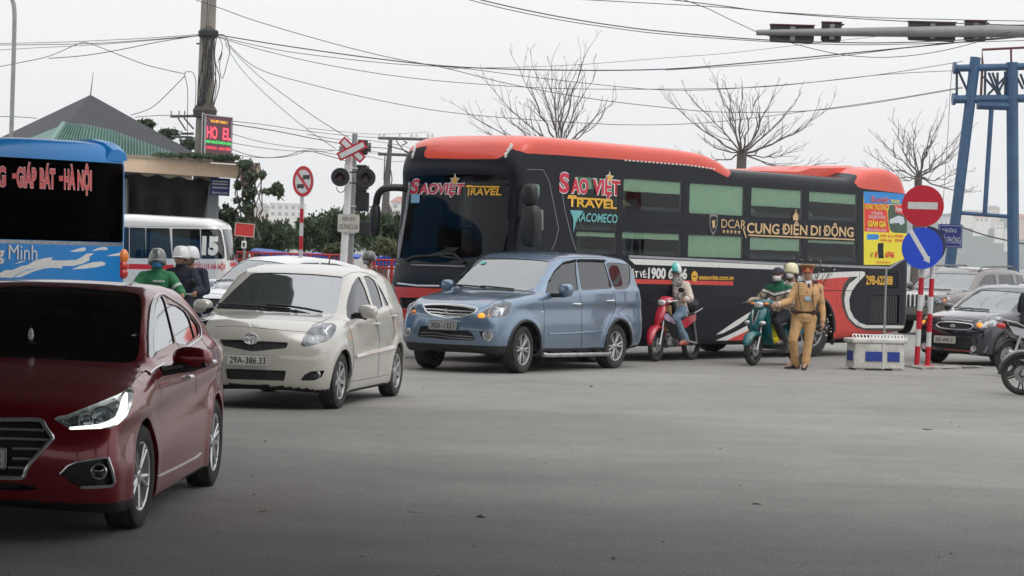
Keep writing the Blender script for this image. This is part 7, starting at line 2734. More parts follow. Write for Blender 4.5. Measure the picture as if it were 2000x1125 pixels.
def left_riders():
 p=at(294,560,31.5)
 M4=pose(p.x+.05,p.y+.20,-84)
 wm_=mat('bike_white',(.6,.6,.6),.3,coat=1)
 motorbike('motorbike under the green-jacketed rider, hidden behind the dark red car',M4,mat('bike_black',(.02,.02,.022),.3,coat=1),(M['black'],wm_),'underbone','alloy',mirrors=False)
 J=rider_joints(-.12,0,.06,hip_z=.84)
 root,body,at_,rt_,J=person('rider in a green jacket, grey helmet and blue mask behind the dark red car',M4,J,jacket=CLOTH['green'],trousers=CLOTH['dark'],shoe=CLOTH['shoe'],lat=(0,1,0),face=(1,.02,0),hands=GRIP,jr=1.15,girth=1.05,neckline=True)
 helmet(root,at_,rt_,mat('helmet_grey_green',(.13,.15,.14),.25,coat=.9),None,True,full=True,peakm=mat('peak_grey',(.32,.34,.33),.25,coat=.8))
 face_mask(root,at_,mat('mask_blue',(.03,.24,.50),.8))
 for s_ in 'LR':
  c=J['sh'+s_].lerp(J['el'+s_],.62)
  d=(J['el'+s_]-J['sh'+s_]).normalized()
  MB().tube([c-d*.02,c+d*.02],[.079,.078],14).build('reflective_band',mat('reflective',(.45,.52,.48),.4),root)
 MB().box(J['chest']+V((.155,.03,.02)),(.01,.16,.03),bev=.003).build('jacket_print',mat('reflective',(.45,.52,.48),.4),root)
 p=at(338,560,33.2)
 M4=pose(p.x+.05,p.y+.25,-105)
 motorbike('white motorbike carrying the two people in dark clothes',M4,wm_,(M['black'],wm_),'underbone','alloy',steer=4,mirrors=True)
 J=rider_joints(-.12,0,.05,hip_z=.88)
 root,body,at_,rt_,J=person('rider in a navy hooded jacket and white peaked helmet, right of the green rider',M4,J,jacket=CLOTH['navy'],trousers=CLOTH['navy'],shoe=CLOTH['shoe'],lat=(0,1,0),face=(1,-.1,-.02),hands=GRIP,jr=1.1,neckline=True)
 helmet(root,at_,rt_,mat('helmet_white2',(.68,.69,.70),.25,coat=.9),None,True,peakm=mat('helmet_white2',(.68,.69,.70),.25,coat=.9))
 J=rider_joints(-.46,0,.04,((-.15,.22,.98),(-.15,-.22,.98)),knees=(.26,.22,.78),feet=(-.24,.24,.42),hip_z=.88)
 root,body,at_,rt_,J=person('passenger in a dark coat and plain white helmet behind the navy rider',M4,J,jacket=CLOTH['navy'],trousers=CLOTH['navy'],shoe=CLOTH['shoe'],lat=(0,1,0),face=(1,-.3,0),jr=1.1)
 helmet(root,at_,rt_,mat('helmet_white2',(.68,.69,.70),.25,coat=.9),None,False)
 p=at(706,560,45.0)
 M4=pose(p.x+.1,p.y+.0,205)
 motorbike('motorbike of the helmeted rider waiting behind the crossing signal',M4,mat('bike_black',(.02,.02,.022),.3,coat=1),(M['black'],M['black']),'underbone','alloy',mirrors=False)
 J=rider_joints(-.12,0,.05,hip_z=.86)
 J['head']=V(J['head'])+V((.0,0,.02))
 root,body,at_,rt_,J=person('rider in dark jacket and olive helmet behind the crossing signal post',M4,J,jacket=CLOTH['navy'],trousers=CLOTH['dark'],shoe=CLOTH['shoe'],lat=(0,1,0),face=(1,.25,0),hands=GRIP)
 helmet(root,at_,rt_,mat('helmet_olive',(.085,.085,.075),.3,coat=.8),None,True)
 face_mask(root,at_,mat('mask_grey',(.35,.36,.35),.8))
def right_edge_bikes():
 dk=mat('bike_charcoal',(.03,.03,.034),.3,coat=1)
 sv=mat('bike_silver',(.42,.43,.45),.3,.4,coat=1)
 a=gnd(1974,716)
 deg=38
 M4=pose(7.82+.61*math.cos(R(deg)),37.0+.61*math.sin(R(deg)),deg)
 motorbike('motorbike riding away at the right edge, steel silencer and tail in view',M4,sv,(M['black'],dk),'underbone','wire',mirrors=False)
 J=rider_joints(-.12,0,.08)
 r_,b_,at_,rt_,J=person('rider in black leaving the picture on the motorbike at the right edge',M4,J,jacket=CLOTH['navy'],trousers=CLOTH['dark'],shoe=CLOTH['shoe'],lat=(0,1,0),face=(1,0,0),hands=GRIP)
 helmet(r_,at_,rt_,M['black'],None,True)
 a=gnd(1996,772)
 deg=176
 M4=pose(a.x-.61*math.cos(R(deg)),a.y-.61*math.sin(R(deg)),deg)
 motorbike('black motorbike entering from the right, only its front wheel in view',M4,dk,(M['black'],dk),'underbone','dark',steer=-6,mirrors=False)
 J=rider_joints(-.12,0,.08)
 r_,b_,at_,rt_,J=person('rider on the black motorbike entering from the right edge',M4,J,jacket=CLOTH['navy'],trousers=CLOTH['dark'],shoe=CLOTH['shoe'],lat=(0,1,0),face=(1,0,0),hands=GRIP)
 helmet(r_,at_,rt_,M['black'],None,True)
woman_on_red_bike()
man_on_scooter()
policeman()
left_riders()
right_edge_bikes()
bake_all()
# street furniture
CONC=mat('concrete',(.30,.285,.26),.85,var=.3,vscale=3,bump=.3,bscale=40)
CONC2=mat('concrete_white',(.58,.565,.52),.8,var=.30,vscale=5,bump=.3,bscale=50)
BLUE=mat('sign_blue',(.006,.055,.52),.35,var=.08,vscale=9)
SRED=mat('sign_red',(.50,.012,.03),.35,var=.08,vscale=9)
SWHITE=mat('sign_white',(.60,.61,.60),.4,var=.12,vscale=14)
GALV=mat('galvanised',(.32,.33,.33),.5,.5,var=.2,vscale=6)
BLK=mat('signal_black',(.022,.024,.028),.5,var=.2,vscale=8)
GANTRY=mat('gantry_blue',(.028,.088,.185),.5,var=.35,vscale=1.6,coat=.2)
def face_axes(yaw):
 """axes of a flat sign whose face points down -y, turned by yaw degrees"""
 c,s_=math.cos(R(yaw)),math.sin(R(yaw))
 return V((c,s_,0)),V((0,0,1)),V((s_,-c,0))
def banded(root,a,b,r,cuts,m0,m1,name='post'):
 """post in alternating colours; cuts = fractions from the top"""
 cs=[0]+cuts+[1]
 for i in range(len(cs)-1):
  MB().tube([a.lerp(b,cs[i]),a.lerp(b,cs[i+1])],r,14).build(name if i==0 else 'post_band',(m0,m1)[i%2],root)
def wt(o):
 return Matrix.Translation(o)
def rail_signal():
 Y=47
 k=lambda x,y,d=0.:at(640+x/4.167,250+y/4.167,Y+d)
 base=k(128,1100)
 base.z=0
 root=thing('crossing_signal','white level crossing signal post with red edged cross and two round lamps','signal',wt(base))
 L=lambda x,y,d=0.:k(x,y,d)-base
 MB().tube([V((0,0,0)),L(128,1100),L(160,600),L(180,190)],[.075,.075,.07,.065],14).build('post',M['white'],root)
 MB().tube([V((.16,.2,0)),L(185,1100,.2),L(222,45,.2)],.055,10).build('conduit_post',GALV,root)
 for(p,q)in(((112,95),(288,262)),((88,238),(308,128))):
  a,b=L(*p,-.16),L(*q,-.16)
  d=(b-a).normalized()
  n=V((0,-1,0))
  s_=d.cross(n).normalized()
  for w,z,m in((.088,0,SRED),(.052,-.012,SWHITE)):
   e=.0 if m is SRED else .035
   P=[a+d*e+s_*w,b-d*e+s_*w,b-d*e-s_*w,a+d*e-s_*w]
   off=n*(-z)+n*(.01 if p[0]==112 else .03)
   mb=MB()
   mb.hull([x+off for x in P]+[x+off+n*.008 for x in P])
   mb.build('cross_arm',m,root)
 for(x,y,r_)in((102,400,.37),(310,405,.39)):
  c=L(x,y,-.25)
  ax=V((.12,-1,0)).normalized()
  mb=MB()
  rr=r_*.5
  mb.lathe([(rr,0),(rr,.03),(rr*.98,.035),(.10,.03),(.10,.0)],c=c,ax=ax,n=32)
  mb.lathe([(0,-.15),(.11,-.13),(.12,0)],c=c,ax=ax,n=20)
  o=mb.build('lamp_board',BLK,root)
  v=MB()
  P=[]
  for i in range(13):
   a=R(-10+200*i/12)
   P.append(V((math.cos(a)*.105,0,math.sin(a)*.105)))
  A=[c+ax*.03+p for p in P]+[c+ax*(.20)+p*1.04 for p in P]
  v.add(A,[(i,i+1,14+i,13+i)for i in range(12)])
  q=v.build('lamp_hood',BLK,o)
  q.modifiers.new('s','SOLIDIFY').thickness=.006
  MB().lathe([(.092,.028),(.07,.045),(0,.055)],c=c,ax=ax,n=20).build('lamp_lens',mat('lamp_lens_dull',(.085,.045,.045),.2,coat=.6),o)
 ar=MB()
 ar.tube([L(110,360,-.05),L(240,360,-.05)],.016,6).tube([L(170,445,-.05),L(240,450,-.05)],.014,6)
 ar.tube(spl([tuple(L(x,y,-.1))for x,y in((72,480),(80,510),(110,524),(138,505),(140,480))],4),.008,6)
 ar.tube([L(152,250,-.08),L(148,290,-.09),L(138,315,-.08)],.01,6)
 ar.build('lamp_bracket',BLK,root)
 MB().box(L(122,198,.12),(.14,.14,.26),bev=.015).build('junction_box',GALV,root)
 for(x,y,w,h,vx)in((286,158,.20,.30,352),(276,412,.22,.55,335),(268,600,.34,.38,330),(300,815,.24,.28,345)):
  c=L(x,y,.35)
  mb=MB()
  mb.box(c,(w,.16,h),bev=.02)
  o=mb.build('side_lamp',BLK,root)
  for dz in((0,)if h<.45 else(.16,-.12)):
   q=L(vx,y,.35)+V((0,0,dz))
   mb=MB()
   mb.tube([V((c.x+w*.4,c.y,q.z)),V((q.x,c.y,q.z))],[.085,.10],14)
   mb.build('lamp_hood',mat('hood_grey',(.10,.105,.11),.5),o)
 c=L(170,775,-.10)
 ux,uy,n=face_axes(8)
 mb=MB()
 mb.prism(rrect(.43,.36,.035),c,ux,uy,.012)
 o=mb.build('notice_plate',mat('notice_cream',(.52,.50,.44),.5,var=.15,vscale=12),root)
 text('ĐÈN ĐỎ',c+n*.014+uy*.045,ux,uy,.26,.075,M['ink'],o,bold=.004,align='C')
 text('DỪNG LẠI',c+n*.014-uy*.115,ux,uy,.36,.095,M['ink'],o,bold=.004,align='C')
 for z in(L(180,640).z,L(140,860).z,L(170,330).z):
  f=(z)/max(L(180,190).z,.1)
  p=V((0,0,0)).lerp(L(180,190),f)
  MB().tube([V((p.x-.08,p.y,z)),V((p.x+.16,p.y+.1,z))],.03,8).build('clamp',GALV,root)
def no_bus_sign():
 Y=48
 k=lambda x,y,d=0.:at(400+x/2.961,200+y/2.961,Y+d)
 base=k(557,890)
 base.z=0
 root=thing('no_buses_sign','round no buses sign with red rim on a red and white banded post','road sign',wt(base))
 L=lambda x,y,d=0.:k(x,y,d)-base
 a,b=L(566,400),V((0,0,0))
 tot=(a-b).length
 fr=[(a-L(560,y)).length/tot for y in(615,697,773,852)]
 more=[fr[-1]+(1-fr[-1])*t for t in(.33,.66)]
 banded(root,a,b,.04,fr+more,SWHITE,SRED)
 ux,uy,n=face_axes(-43)
 c=L(570,457,-.08)
 r_=.315
 mb=MB()
 mb.prism(circ(r_,40),c,ux,uy,.010)
 o=mb.build('sign_disc',SWHITE,root)
 def ring(r0,r1,z,m):
  A=[c+n*z+ux*x+uy*y for x,y in circ(r0,40)]+[c+n*z+ux*x+uy*y for x,y in circ(r1,40)]
  MB().add(A,[(i,(i+1)%40,40+(i+1)%40,40+i)for i in range(40)]).build('sign_rim',m,o,fix=False)
 ring(r_*.995,r_*.76,.0125,SRED)
 bar=[(-.20,.155),(-.155,.20),(.20,-.155),(.155,-.20)]
 MB().prism(bar,c+n*.0115,ux,uy,.002).build('sign_bar',SRED,o)
 for cx0,cy0 in((.10,.085),(-.075,-.10)):
  q=[(-.105,-.035),(-.105,.03),(-.09,.045),(.10,.045),(.105,.0),(.105,-.035),(.075,-.035),(.07,-.055),(.045,-.055),(.04,-.035),(-.05,-.035),(-.055,-.055),(-.08,-.055),(-.085,-.035)]
  MB().prism([(x+cx0,y+cy0)for x,y in q],c+n*.0105,ux,uy,.002).build('bus_symbol',M['ink'],o)
 MB().box(c+V((0,.05,0)),(.05,.05,.3)).build('bracket',GALV,root)
def twin_signs():
 Y=39.4
 k=lambda x,y,d=0.:at(1600+x/2.25,300+y/2.25,Y+d)
 base=k(450,938)
 base.z=0
 L=lambda x,y,d=0.:k(x,y,d)-base
 roots=[]
 for lab,nm,cat,xs,ys,sg in(('round red no entry sign with white bar on the left red and white post','no_entry_sign','road sign',(452,428),(330,505,545,620,690,770,845,938),0),('round blue keep right sign with white arrow on the right red and white post','keep_right_sign','road sign',(498,475),(420,500,550,630,705,785,850,943),1)):
  root=thing(nm,lab,cat,wt(base))
  a,b=L(xs[0],ys[1]),L(xs[1],ys[-1])
  b.z=0
  top=a+(a-b).normalized()*(.75 if sg==0 else .55)
  fr=[(top-a.lerp(b,(y-ys[1])/(ys[-1]-ys[1]))).length/(top-b).length for y in ys[2:-1]]
  banded(root,top,b,.045 if sg==0 else .042,fr,SWHITE,SRED)
  MB().box(b+V((0,0,.02)),(.22,.22,.05),bev=.01).build('base_plate',M['red']if sg else GALV,root)
  roots.append((root,top,b))
 kk=lambda x,y,d=0.:at(1680+x/6.25,360+y/6.25,Y+d)-base
 ux,uy,n=face_axes(-14)
 r0=roots[0][0]
 c=kk(765,265,-.10)
 mb=MB()
 rx,rz=.325,.348
 mb.prism(circ(rz,44),c,ux,uy,.012)
 o=mb.build('sign_disc',SRED,r0)
 MB().prism([(-.245,-.058),(.245,-.058),(.245,.058),(-.245,.058)],c+n*.0125+uy*.005,ux,uy,.002).build('sign_bar',SWHITE,o)
 ux,uy,n=face_axes(4)
 c=kk(757,780,-.16)
 r1=roots[1][0]
 mb=MB()
 mb.prism(circ(.348,44),c,ux,uy,.012)
 o=mb.build('sign_disc',BLUE,r1)
 a,b=V((-.215,.295)),V((.128,-.245))
 d=(b-a).normalized()
 s_=V((-d.y,d.x))
 w=.048
 e=b-d*.10
 P=[a+s_*w*.8,e+s_*w*.8,e+s_*w*1.45,b,e-s_*w*1.45,e-s_*w*.8,a-s_*w*.8]
 MB().prism([(p[0],p[1])for p in P],c+n*.0125,ux,uy,.002).build('sign_arrow',SWHITE,o)
 c=kk(815,745,.12)
 MB().prism(circ(.325,40),c,V((1,.1,0)),V((0,0,1)),.010).build('sign_disc',mat('sign_back_blue',(.018,.03,.085),.55),r1)
 t=thing('street_name_plate','dark blue street name plate behind the round blue sign','street sign',wt(base))
 kq=lambda x,y,d=0.:at(1780+x/6.25,360+y/6.25,40.6+d)-base
 a,b=kq(322,632),kq(622,632)
 c=(a+b)/2
 ux,uy,n=face_axes(3)
 w=(b-a).length
 bl=mat('street_blue',(.012,.025,.17),.4,var=.1,vscale=12)
 mb=MB()
 mb.prism(rrect(w,.41,.015),c,ux,uy,.012)
 o=mb.build('plate',bl,t)
 tm=mat('street_letters',(.42,.44,.52),.5)
 A=rrect(w*.93,.37,.02)
 Bq=rrect(w*.90,.355,.018)
 q=len(A)
 MB().add([c+n*.0135+ux*x+uy*y for x,y in A+Bq],[(i,(i+1)%q,q+(i+1)%q,q+i)for i in range(q)]).build('plate_border',tm,o,fix=False)
 text('ĐƯỜNG',c+n*.014+uy*.065+ux*.01,ux,uy,.20,.062,tm,o,bold=.006,align='C')
 text('GIẢI PHÓNG',c+n*.014-uy*.125,ux,uy,w*.86,.12,tm,o,bold=.006,align='C')
 MB().tube([c+V((-.1,.02,.1)),c+V((-.3,-.9,.1))],.014,6).build('bracket',GALV,t)
def planter():
 a,b=gnd(1662,722),gnd(1764,725)
 c=(a+b)/2
 ux=(b-a).normalized()
 ang=math.degrees(math.atan2(ux.y,ux.x))+8
 M4=pose(c.x,c.y+.25,ang)
 root=thing('concrete_planter','white concrete barrier block with blue panels and white wire coil on top','planter',M4)
 mb=MB()
 w,d,h=.84,.50,.50
 mb.hull([V((sx*w/2*k_,sy*d/2*k_,z))for sx in(1,-1)for sy in(1,-1)for z,k_ in((0.03,1.0),(.44,.96))]+[V((sx*(w/2-.04),sy*d/2*1.04,z))for sx in(1,-1)for sy in(1,-1)for z in(.04,.42)])
 for sx in(-.3,.3):
  for sy in(-.17,.17):
   mb.box((sx,sy,.02),(.14,.12,.05))
 mb.build('block',CONC2,root)
 MB().box((0,0,.47),(.92,.56,.07),bev=.015).build('rim',CONC2,root)
 for x0,x1 in((-.235,.035),(.13,.33)):
  MB().box(((x0+x1)/2,-d/2-.018,.225),(x1-x0,.022,.155),bev=.004).build('blue_panel',mat('panel_blue',(.012,.045,.27),.6,var=.2,vscale=11),root)
 MB().box((-w/2+.004,.0,.225),(.03,.3,.155),bev=.004).build('blue_panel',mat('panel_blue',(.012,.045,.27),.6),root)
 MB().box((.06,-d/2-.012,.23),(.03,.03,.42)).build('block_joint',CONC2,root)
 co=MB()
 P=[]
 n=15*14
 for i in range(n+1):
  t=i/14*2*math.pi
  P.append(V((-.42+.84*i/n+.046*math.cos(t),-.20+.035*math.sin(t),.540+.034*math.sin(t))))
 co.tube(P,.0085,5)
 co.build('wire_coil',M['white'],root)
 p=root.matrix_world.inverted()@at(1727,655,c.y+.3)
 q=root.matrix_world.inverted()@at(1731,524,c.y+.3)
 s_=thing('steel_post','thin grey steel post rising out of the concrete planter block','post',M4)
 MB().tube([V((p.x,p.y,.46)),q],.018,10).build('pole',GALV,s_)
 k_=thing('median_kerb','low worn concrete kerb under the twin sign posts','kerb')
 q=random.Random(3)
 g=[gnd(1772,717),gnd(1800,722),gnd(1840,721),gnd(1880,720),gnd(1925,719)]
 for i in range(4):
  a,b=g[i],g[i+1]
  mb=MB()
  P=[]
  for t in(0.02,.5,.97):
   m_=a.lerp(b,t)
   for dy in(-.02,.55):
    P+=[V((m_.x,m_.y+dy+q.uniform(-.04,.04),0)),V((m_.x,m_.y+dy*.92+q.uniform(-.03,.03),q.uniform(.015,.04)))]
  mb.hull(P)
  mb.build('kerb_stone',CONC,k_)
def traffic_arm():
 Y=50
 k=lambda x,y,d=0.:at(1420+x/3.409,y/3.409,Y+d)
 a,m_,b=k(195,217),k(1200,212),k(1977,206)
 e=b+(b-m_).normalized()*2.2
 base=V((e.x+.3,e.y,0))
 root=thing('traffic_light_mast','grey cantilever mast arm carrying traffic lights over the road','traffic light',wt(base))
 gm=mat('mast_grey',(.22,.23,.22),.5,.2,var=.2,vscale=3)
 MB().tube([a-base,m_-base,e-base,V((0,0,e.z-.4)),V((0,0,0))],[.06,.11,.17,.18,.2],14).build('arm',gm,root)
 for(x0,x1,yt,yb,kind)in((285,578,168,285,3),(628,760,150,278,1),(1205,1520,148,274,3),(1580,1725,142,274,1)):
  c=k((x0+x1)/2,(yt+yb)/2,.14)-base
  w=(k(x1,0)-k(x0,0)).x
  h=abs((k(0,yb)-k(0,yt)).z)
  mb=MB()
  mb.box(c,(w,.16,h),Matrix.Rotation(R(1.0),3,'Y'),bev=.03)
  o=mb.build('signal_head',BLK,root)
  MB().box(c+V((0,-.01,h*.5)),(w*1.02,.2,.025)).build('head_edge',mat('head_edge_red',(.10,.02,.02),.5),o)
  if kind==3:
   for i in range(3):
    p=c+V((w*(.33*(i-1)),.09,.02))
    v=MB()
    P=[V((math.cos(R(q))*.15,0,math.sin(R(q))*.15))for q in range(-20,201,20)]
    v.add([p+q for q in P]+[p+q*.95+V((0,.26,0))for q in P],[(j,j+1,len(P)+j+1,len(P)+j)for j in range(len(P)-1)])
    q=v.build('lamp_hood',BLK,o,fix=False)
    MB().ell(p+V((0,.0,0)),(.14,.03,.14)).build('lamp_lens',mat('lamp_lens_dull',(.085,.045,.045),.2),o)
  else:
   MB().box(c+V((w*.5,.1,h*.42)),(.12,.3,.02)).build('lamp_hood',BLK,o)
  MB().box(c+V((0,-.10,-.0)),(.10,.08,h*.8)).build('clamp',gm,o)
def gantry():
 Y=66
 k=lambda x,y,d=0.:at(1600+x/2.01,y/2.01,Y+d)
 base=k(760,1040)
 base.z=0
 root=thing('steel_gantry','blue tubular steel gantry with lattice top at the far right','gantry',wt(base))
 L=lambda x,y,d=0.:k(x,y,d)-base
 def bar(name,pts,r_,m=GANTRY,n=10):
  MB().tube([L(*p)for p in pts],r_,n).build(name,m,root)
 f=lambda p,q,t:(p[0]+(q[0]-p[0])*t,p[1]+(q[1]-p[1])*t)
 la,lb=(614,225),(512,1050)
 lc=f(la,lb,1.32)
 bar('leg',[la,lc],.155)
 ra,rb=(757,245),(762,1060)
 bar('leg',[ra,f(ra,rb,1.3)],.17)
 bar('chord',[(534,268),(700,264),(900,258)],.105)
 bar('chord',[(530,390),(700,388),(900,384)],.12)
 bar('chord',[(620,412),(760,416)],.13)
 for y in(267,389):
  c=L(532 if y<300 else 528,y)
  MB().lathe([(0,-.04),(.17,-.04),(.17,.04),(0,.04)],c=c,ax=(1,0,.03),n=18).build('flange',GANTRY,root)
 bar('brace',[(676,425),(650,838)],.07)
 bar('tie',[(560,836),(770,852)],.055)
 dk=mat('gantry_dark',(.03,.05,.085),.5)
 for p,q in(((540,275),(540,385)),((545,275),(592,380)),((652,280),(650,385)),((645,300),(715,380)),((665,285),(700,370)),((680,285),(712,375)),((742,290),(662,372)),((700,285),(700,375)),((742,285),(700,370)),((770,290),(800,350)),((790,290),(820,370)),((730,280),(730,380))):
  bar('lattice_bar',[p,q],.035,dk,6)
 mr=mat('gantry_rail',(.12,.03,.035),.6)
 bar('ladder_rail',[(632,402),(634,395),(641,250),(640,195),(900,182)],.035,mr,6)
 bar('ladder_rail',[(753,190),(754,270)],.03,mr,6)
def utility_pole():
 Y=58
 k=lambda x,y,d=0.:at(x/3.41,y/3.41,Y+d)
 base=k(1325,1000)
 base.z=0
 root=thing('utility_pole','tall weathered concrete utility pole wrapped in black cables, left of the hotel sign','utility pole',wt(base))
 L=lambda x,y,d=0.:k(x,y,d)-base
 pm=mat('pole_concrete',(.27,.245,.215),.9,var=.35,vscale=2.5,bump=.3,bscale=30)
 for x0,x1,w0 in((1370,1335,48),(1420,1390,54)):
  a,b=L(x0,-140),L(x1,720)
  mb=MB()
  d=(k(w0,0)-k(0,0)).x/2
  e=a+(b-a)*(1+b.z/max(a.z-b.z,.1))
  mb.tube([a,b,V((b.x-.1,e.y,0))],[d*.95,d*1.08,d*1.3],8)
  mb.build('shaft',pm,root)
 c=L(1365,735)
 MB().lathe([(.2,-.19),(.28,-.16),(.30,0),(.23,.12),(.18,.16)],c=c,ax=(0,0,1),n=14).build('collar',mat('collar_dark',(.07,.06,.055),.8),root)
 c=L(1388,225)
 MB().lathe([(.21,-.1),(.25,-.06),(.25,.06),(.21,.1)],c=c,ax=(0,0,1),n=14).build('clamp_ring',BLK,root)
 q=random.Random(5)
 for i in range(13):
  x0,x1=q.uniform(1335,1450),q.uniform(1315,1440)
  P=spl([tuple(L(x0,215,-.2)),tuple(L((x0+x1)/2+q.uniform(-25,35),380,-.28)),tuple(L((x0+x1)/2+q.uniform(-20,30),540,-.26)),tuple(L(x1,700,-.25))],4)
  MB().tube(P,q.uniform(.008,.016),5).build('hanging_cable',BLK,root)
 for pts in([(1450,230),(1500,240),(1530,330),(1510,430),(1480,525),(1462,440),(1480,350),(1455,400)],[(1450,235),(1480,300),(1470,370),(1450,420)],[(1340,210),(1390,180),(1430,200)],[(1300,715),(1305,560),(1290,490),(1260,478),(1230,492),(1250,600),(1248,800),(1250,980)]):
  MB().tube(spl([tuple(L(x,y,-.15))for x,y in pts],5),.009,5).build('hanging_cable',BLK,root)
 MB().tube([L(1308,290),L(1345,292)],.02,6).build('bolt',BLK,root)
 ar=MB()
 ar.tube([L(1135,775),L(1320,772)],.035,6)
 ar.tube([L(1185,785),L(1240,870)],.02,6).tube([L(1225,785),L(1290,860)],.022,6)
 for x in(1140,1193,1230):
  ar.tube([L(x,772),L(x,738)],.015,6)
 ar.tube([L(1140,910),L(1280,915)],.03,6).tube([L(1210,890),L(1290,890)],.03,6)
 ar.tube([L(1215,870),L(1190,905),L(1215,950)],.012,5)
 ar.build('crossarm',mat('crossarm_grey',(.10,.10,.10),.6),root)
 kk=lambda x,y,d=0.:at(380+x/10.23,210+y/10.23,57.2+d)
 a,b,c_=kk(205,160),kk(725,240),kk(205,940)
 b2=at(380+725/10.23,210+240/10.23,57.7)
 o_=V((c_.x,c_.y,c_.z))
 ux=(V((b2.x,b2.y,0))-V((a.x,a.y,0))).normalized()
 uy=V((0,0,1))
 n=ux.cross(uy)
 w=(V((b2.x,b2.y,0))-V((a.x,a.y,0))).length
 h=a.z-c_.z
 sh=V((0,0,(b2.z-a.z)/w))
 ux2=(ux+sh*.6).normalized()
 s_=thing('led_sign','lit LED hotel sign in red, green and yellow beside the concrete pole','sign',wt(o_))
 inv=V((0,0,0))
 MB().prism([(-.03,-.1),(w+.03,-.1),(w+.03,h+.03),(-.03,h+.03)],inv-n*.12,ux2,uy,.115).build('sign_box',mat('sign_box_dark',(.05,.045,.05),.5),s_)
 fr=MB()
 for P in([(-.02,-.1),(-.02,h+.02)],[(w+.02,-.1),(w+.02,h+.02)],[(-.02,h+.02),(w+.02,h+.02)],[(-.10,0),(-.10,h+.05)],[(-.10,h+.05),(-.02,h+.02)]):
  fr.tube([ux2*p[0]+uy*p[1]for p in P],.014,6)
 fr.build('sign_frame',M['alloy'],s_)
 sc_=MB().prism([(0,0),(w,0),(w,h),(0,h)],inv,ux2,uy,.004).build('led_panel',mat('led_panel',(.03,.015,.02),.6,emit=(.10,.04,.055),estr=.8),s_)
 E=lambda nm,c:mat(nm,(.05,.05,.05),.5,emit=c,estr=1.9)
 ro,gr,ye,cy=E('led_red',(1,.055,.10)),E('led_green',(.0,.85,.14)),E('led_yellow',(1,.50,.0)),E('led_cyan',(0,.75,.55))
 P=lambda x,y:inv+n*.008+ux2*(x*w)+uy*(y*h)
 text('THỦ ĐÔ VÀNG 3',P(.50,.845),ux2,uy,w*.66,h*.07,ye,sc_,bold=0,align='C')
 text('HO',P(.05,.44),ux2,uy,w*.40,h*.31,ro,sc_,bold=.02)
 text('EL',P(.66,.44),ux2,uy,w*.31,h*.31,ro,sc_,bold=.02)
 text('NHÀ NGHỈ KHÁCH SẠN',P(.5,.31),ux2,uy,w*.96,h*.075,gr,sc_,bold=0,align='C')
 text('KARAOKE - NGÀY ĐÊM',P(.5,.16),ux2,uy,w*.94,h*.075,ro,sc_,bold=0,align='C')
 MB().prism([(w*.72,0),(w*.96,0),(w*.96,h*.03),(w*.82,h*.035)],n*.006,ux2,uy,.002).build('lettering',cy,sc_)
 dots=MB()
 for i in range(26):
  for x in(.006,.985):
   p=P(x,.02+.96*i/26)
   dots.box(p,(.012,.006,h*.016))
 dots.build('led_border',mat('led_border',(.3,.3,.36),.5,emit=(.45,.47,.6),estr=.9),sc_)
def h_pole():
 Y=90
 k=lambda x,y,d=0.:at(740+x/6.25,250+y/6.25,Y+d)
 base=k(40,1200)
 base.z=0
 root=thing('electricity_pole','distant grey electricity pole with two crossarms left of the orange coach roof','utility pole',wt(base))
 L=lambda x,y,d=0.:k(x,y,d)-base
 gm=mat('far_pole',(.11,.105,.10),.8)
 MB().tube([L(145,115),L(95,700),V((0,0,0))],[.07,.13,.2],8).build('shaft',gm,root)
 for y,x1 in((130,670),(325,470)):
  MB().tube([L(-10,y-8),L(x1,y+10)],.06,6).build('crossarm',gm,root)
 MB().tube([L(525,140),L(520,330)],.05,6).build('strut',gm,root)
 MB().tube([L(100,920),L(230,1300)],.10,6).build('stay_post',gm,root)
 for x in(10,65,255,400,460,600,655):
  c=L(x,95)
  MB().tube([L(x,125),L(x,70)],[.05,.035],8).build('insulator',M['offwhite'],root)
 g=MB()
 for P in([(210,150),(260,220),(340,300),(460,310)],[(300,160),(345,180),(280,210)],[(100,210),(180,235),(330,280),(400,330)],[(75,330),(65,520),(60,640)],[(140,500),(160,620),(145,700)],[(330,360),(350,405),(420,390),(330,365)]):
  g.tube(spl([tuple(L(x,y,-.1))for x,y in P],4),.022,5)
 tag(g.build('loose_wires',BLK,root),kind='stuff')
def lamp_post():
 Y=60
 a=at(24,300,Y)
 base=V((a.x-.1,a.y,0))
 root=thing('street_lamp','slim grey street lamp post at the top left corner','street lamp',wt(base))
 P=[at(u,v,Y)-base for u,v in((20,320),(24,200),(28,60),(28,20),(25,2),(18,-14),(0,-26),(-40,-40))]
 MB().tube([V((-.05,0,0))]+[V(p)for p in spl([tuple(p)for p in P],3)],.055,10).build('shaft',GALV,root)
 MB().box(P[-1],(.5,.2,.08),bev=.03).build('lamp_head',GALV,root)
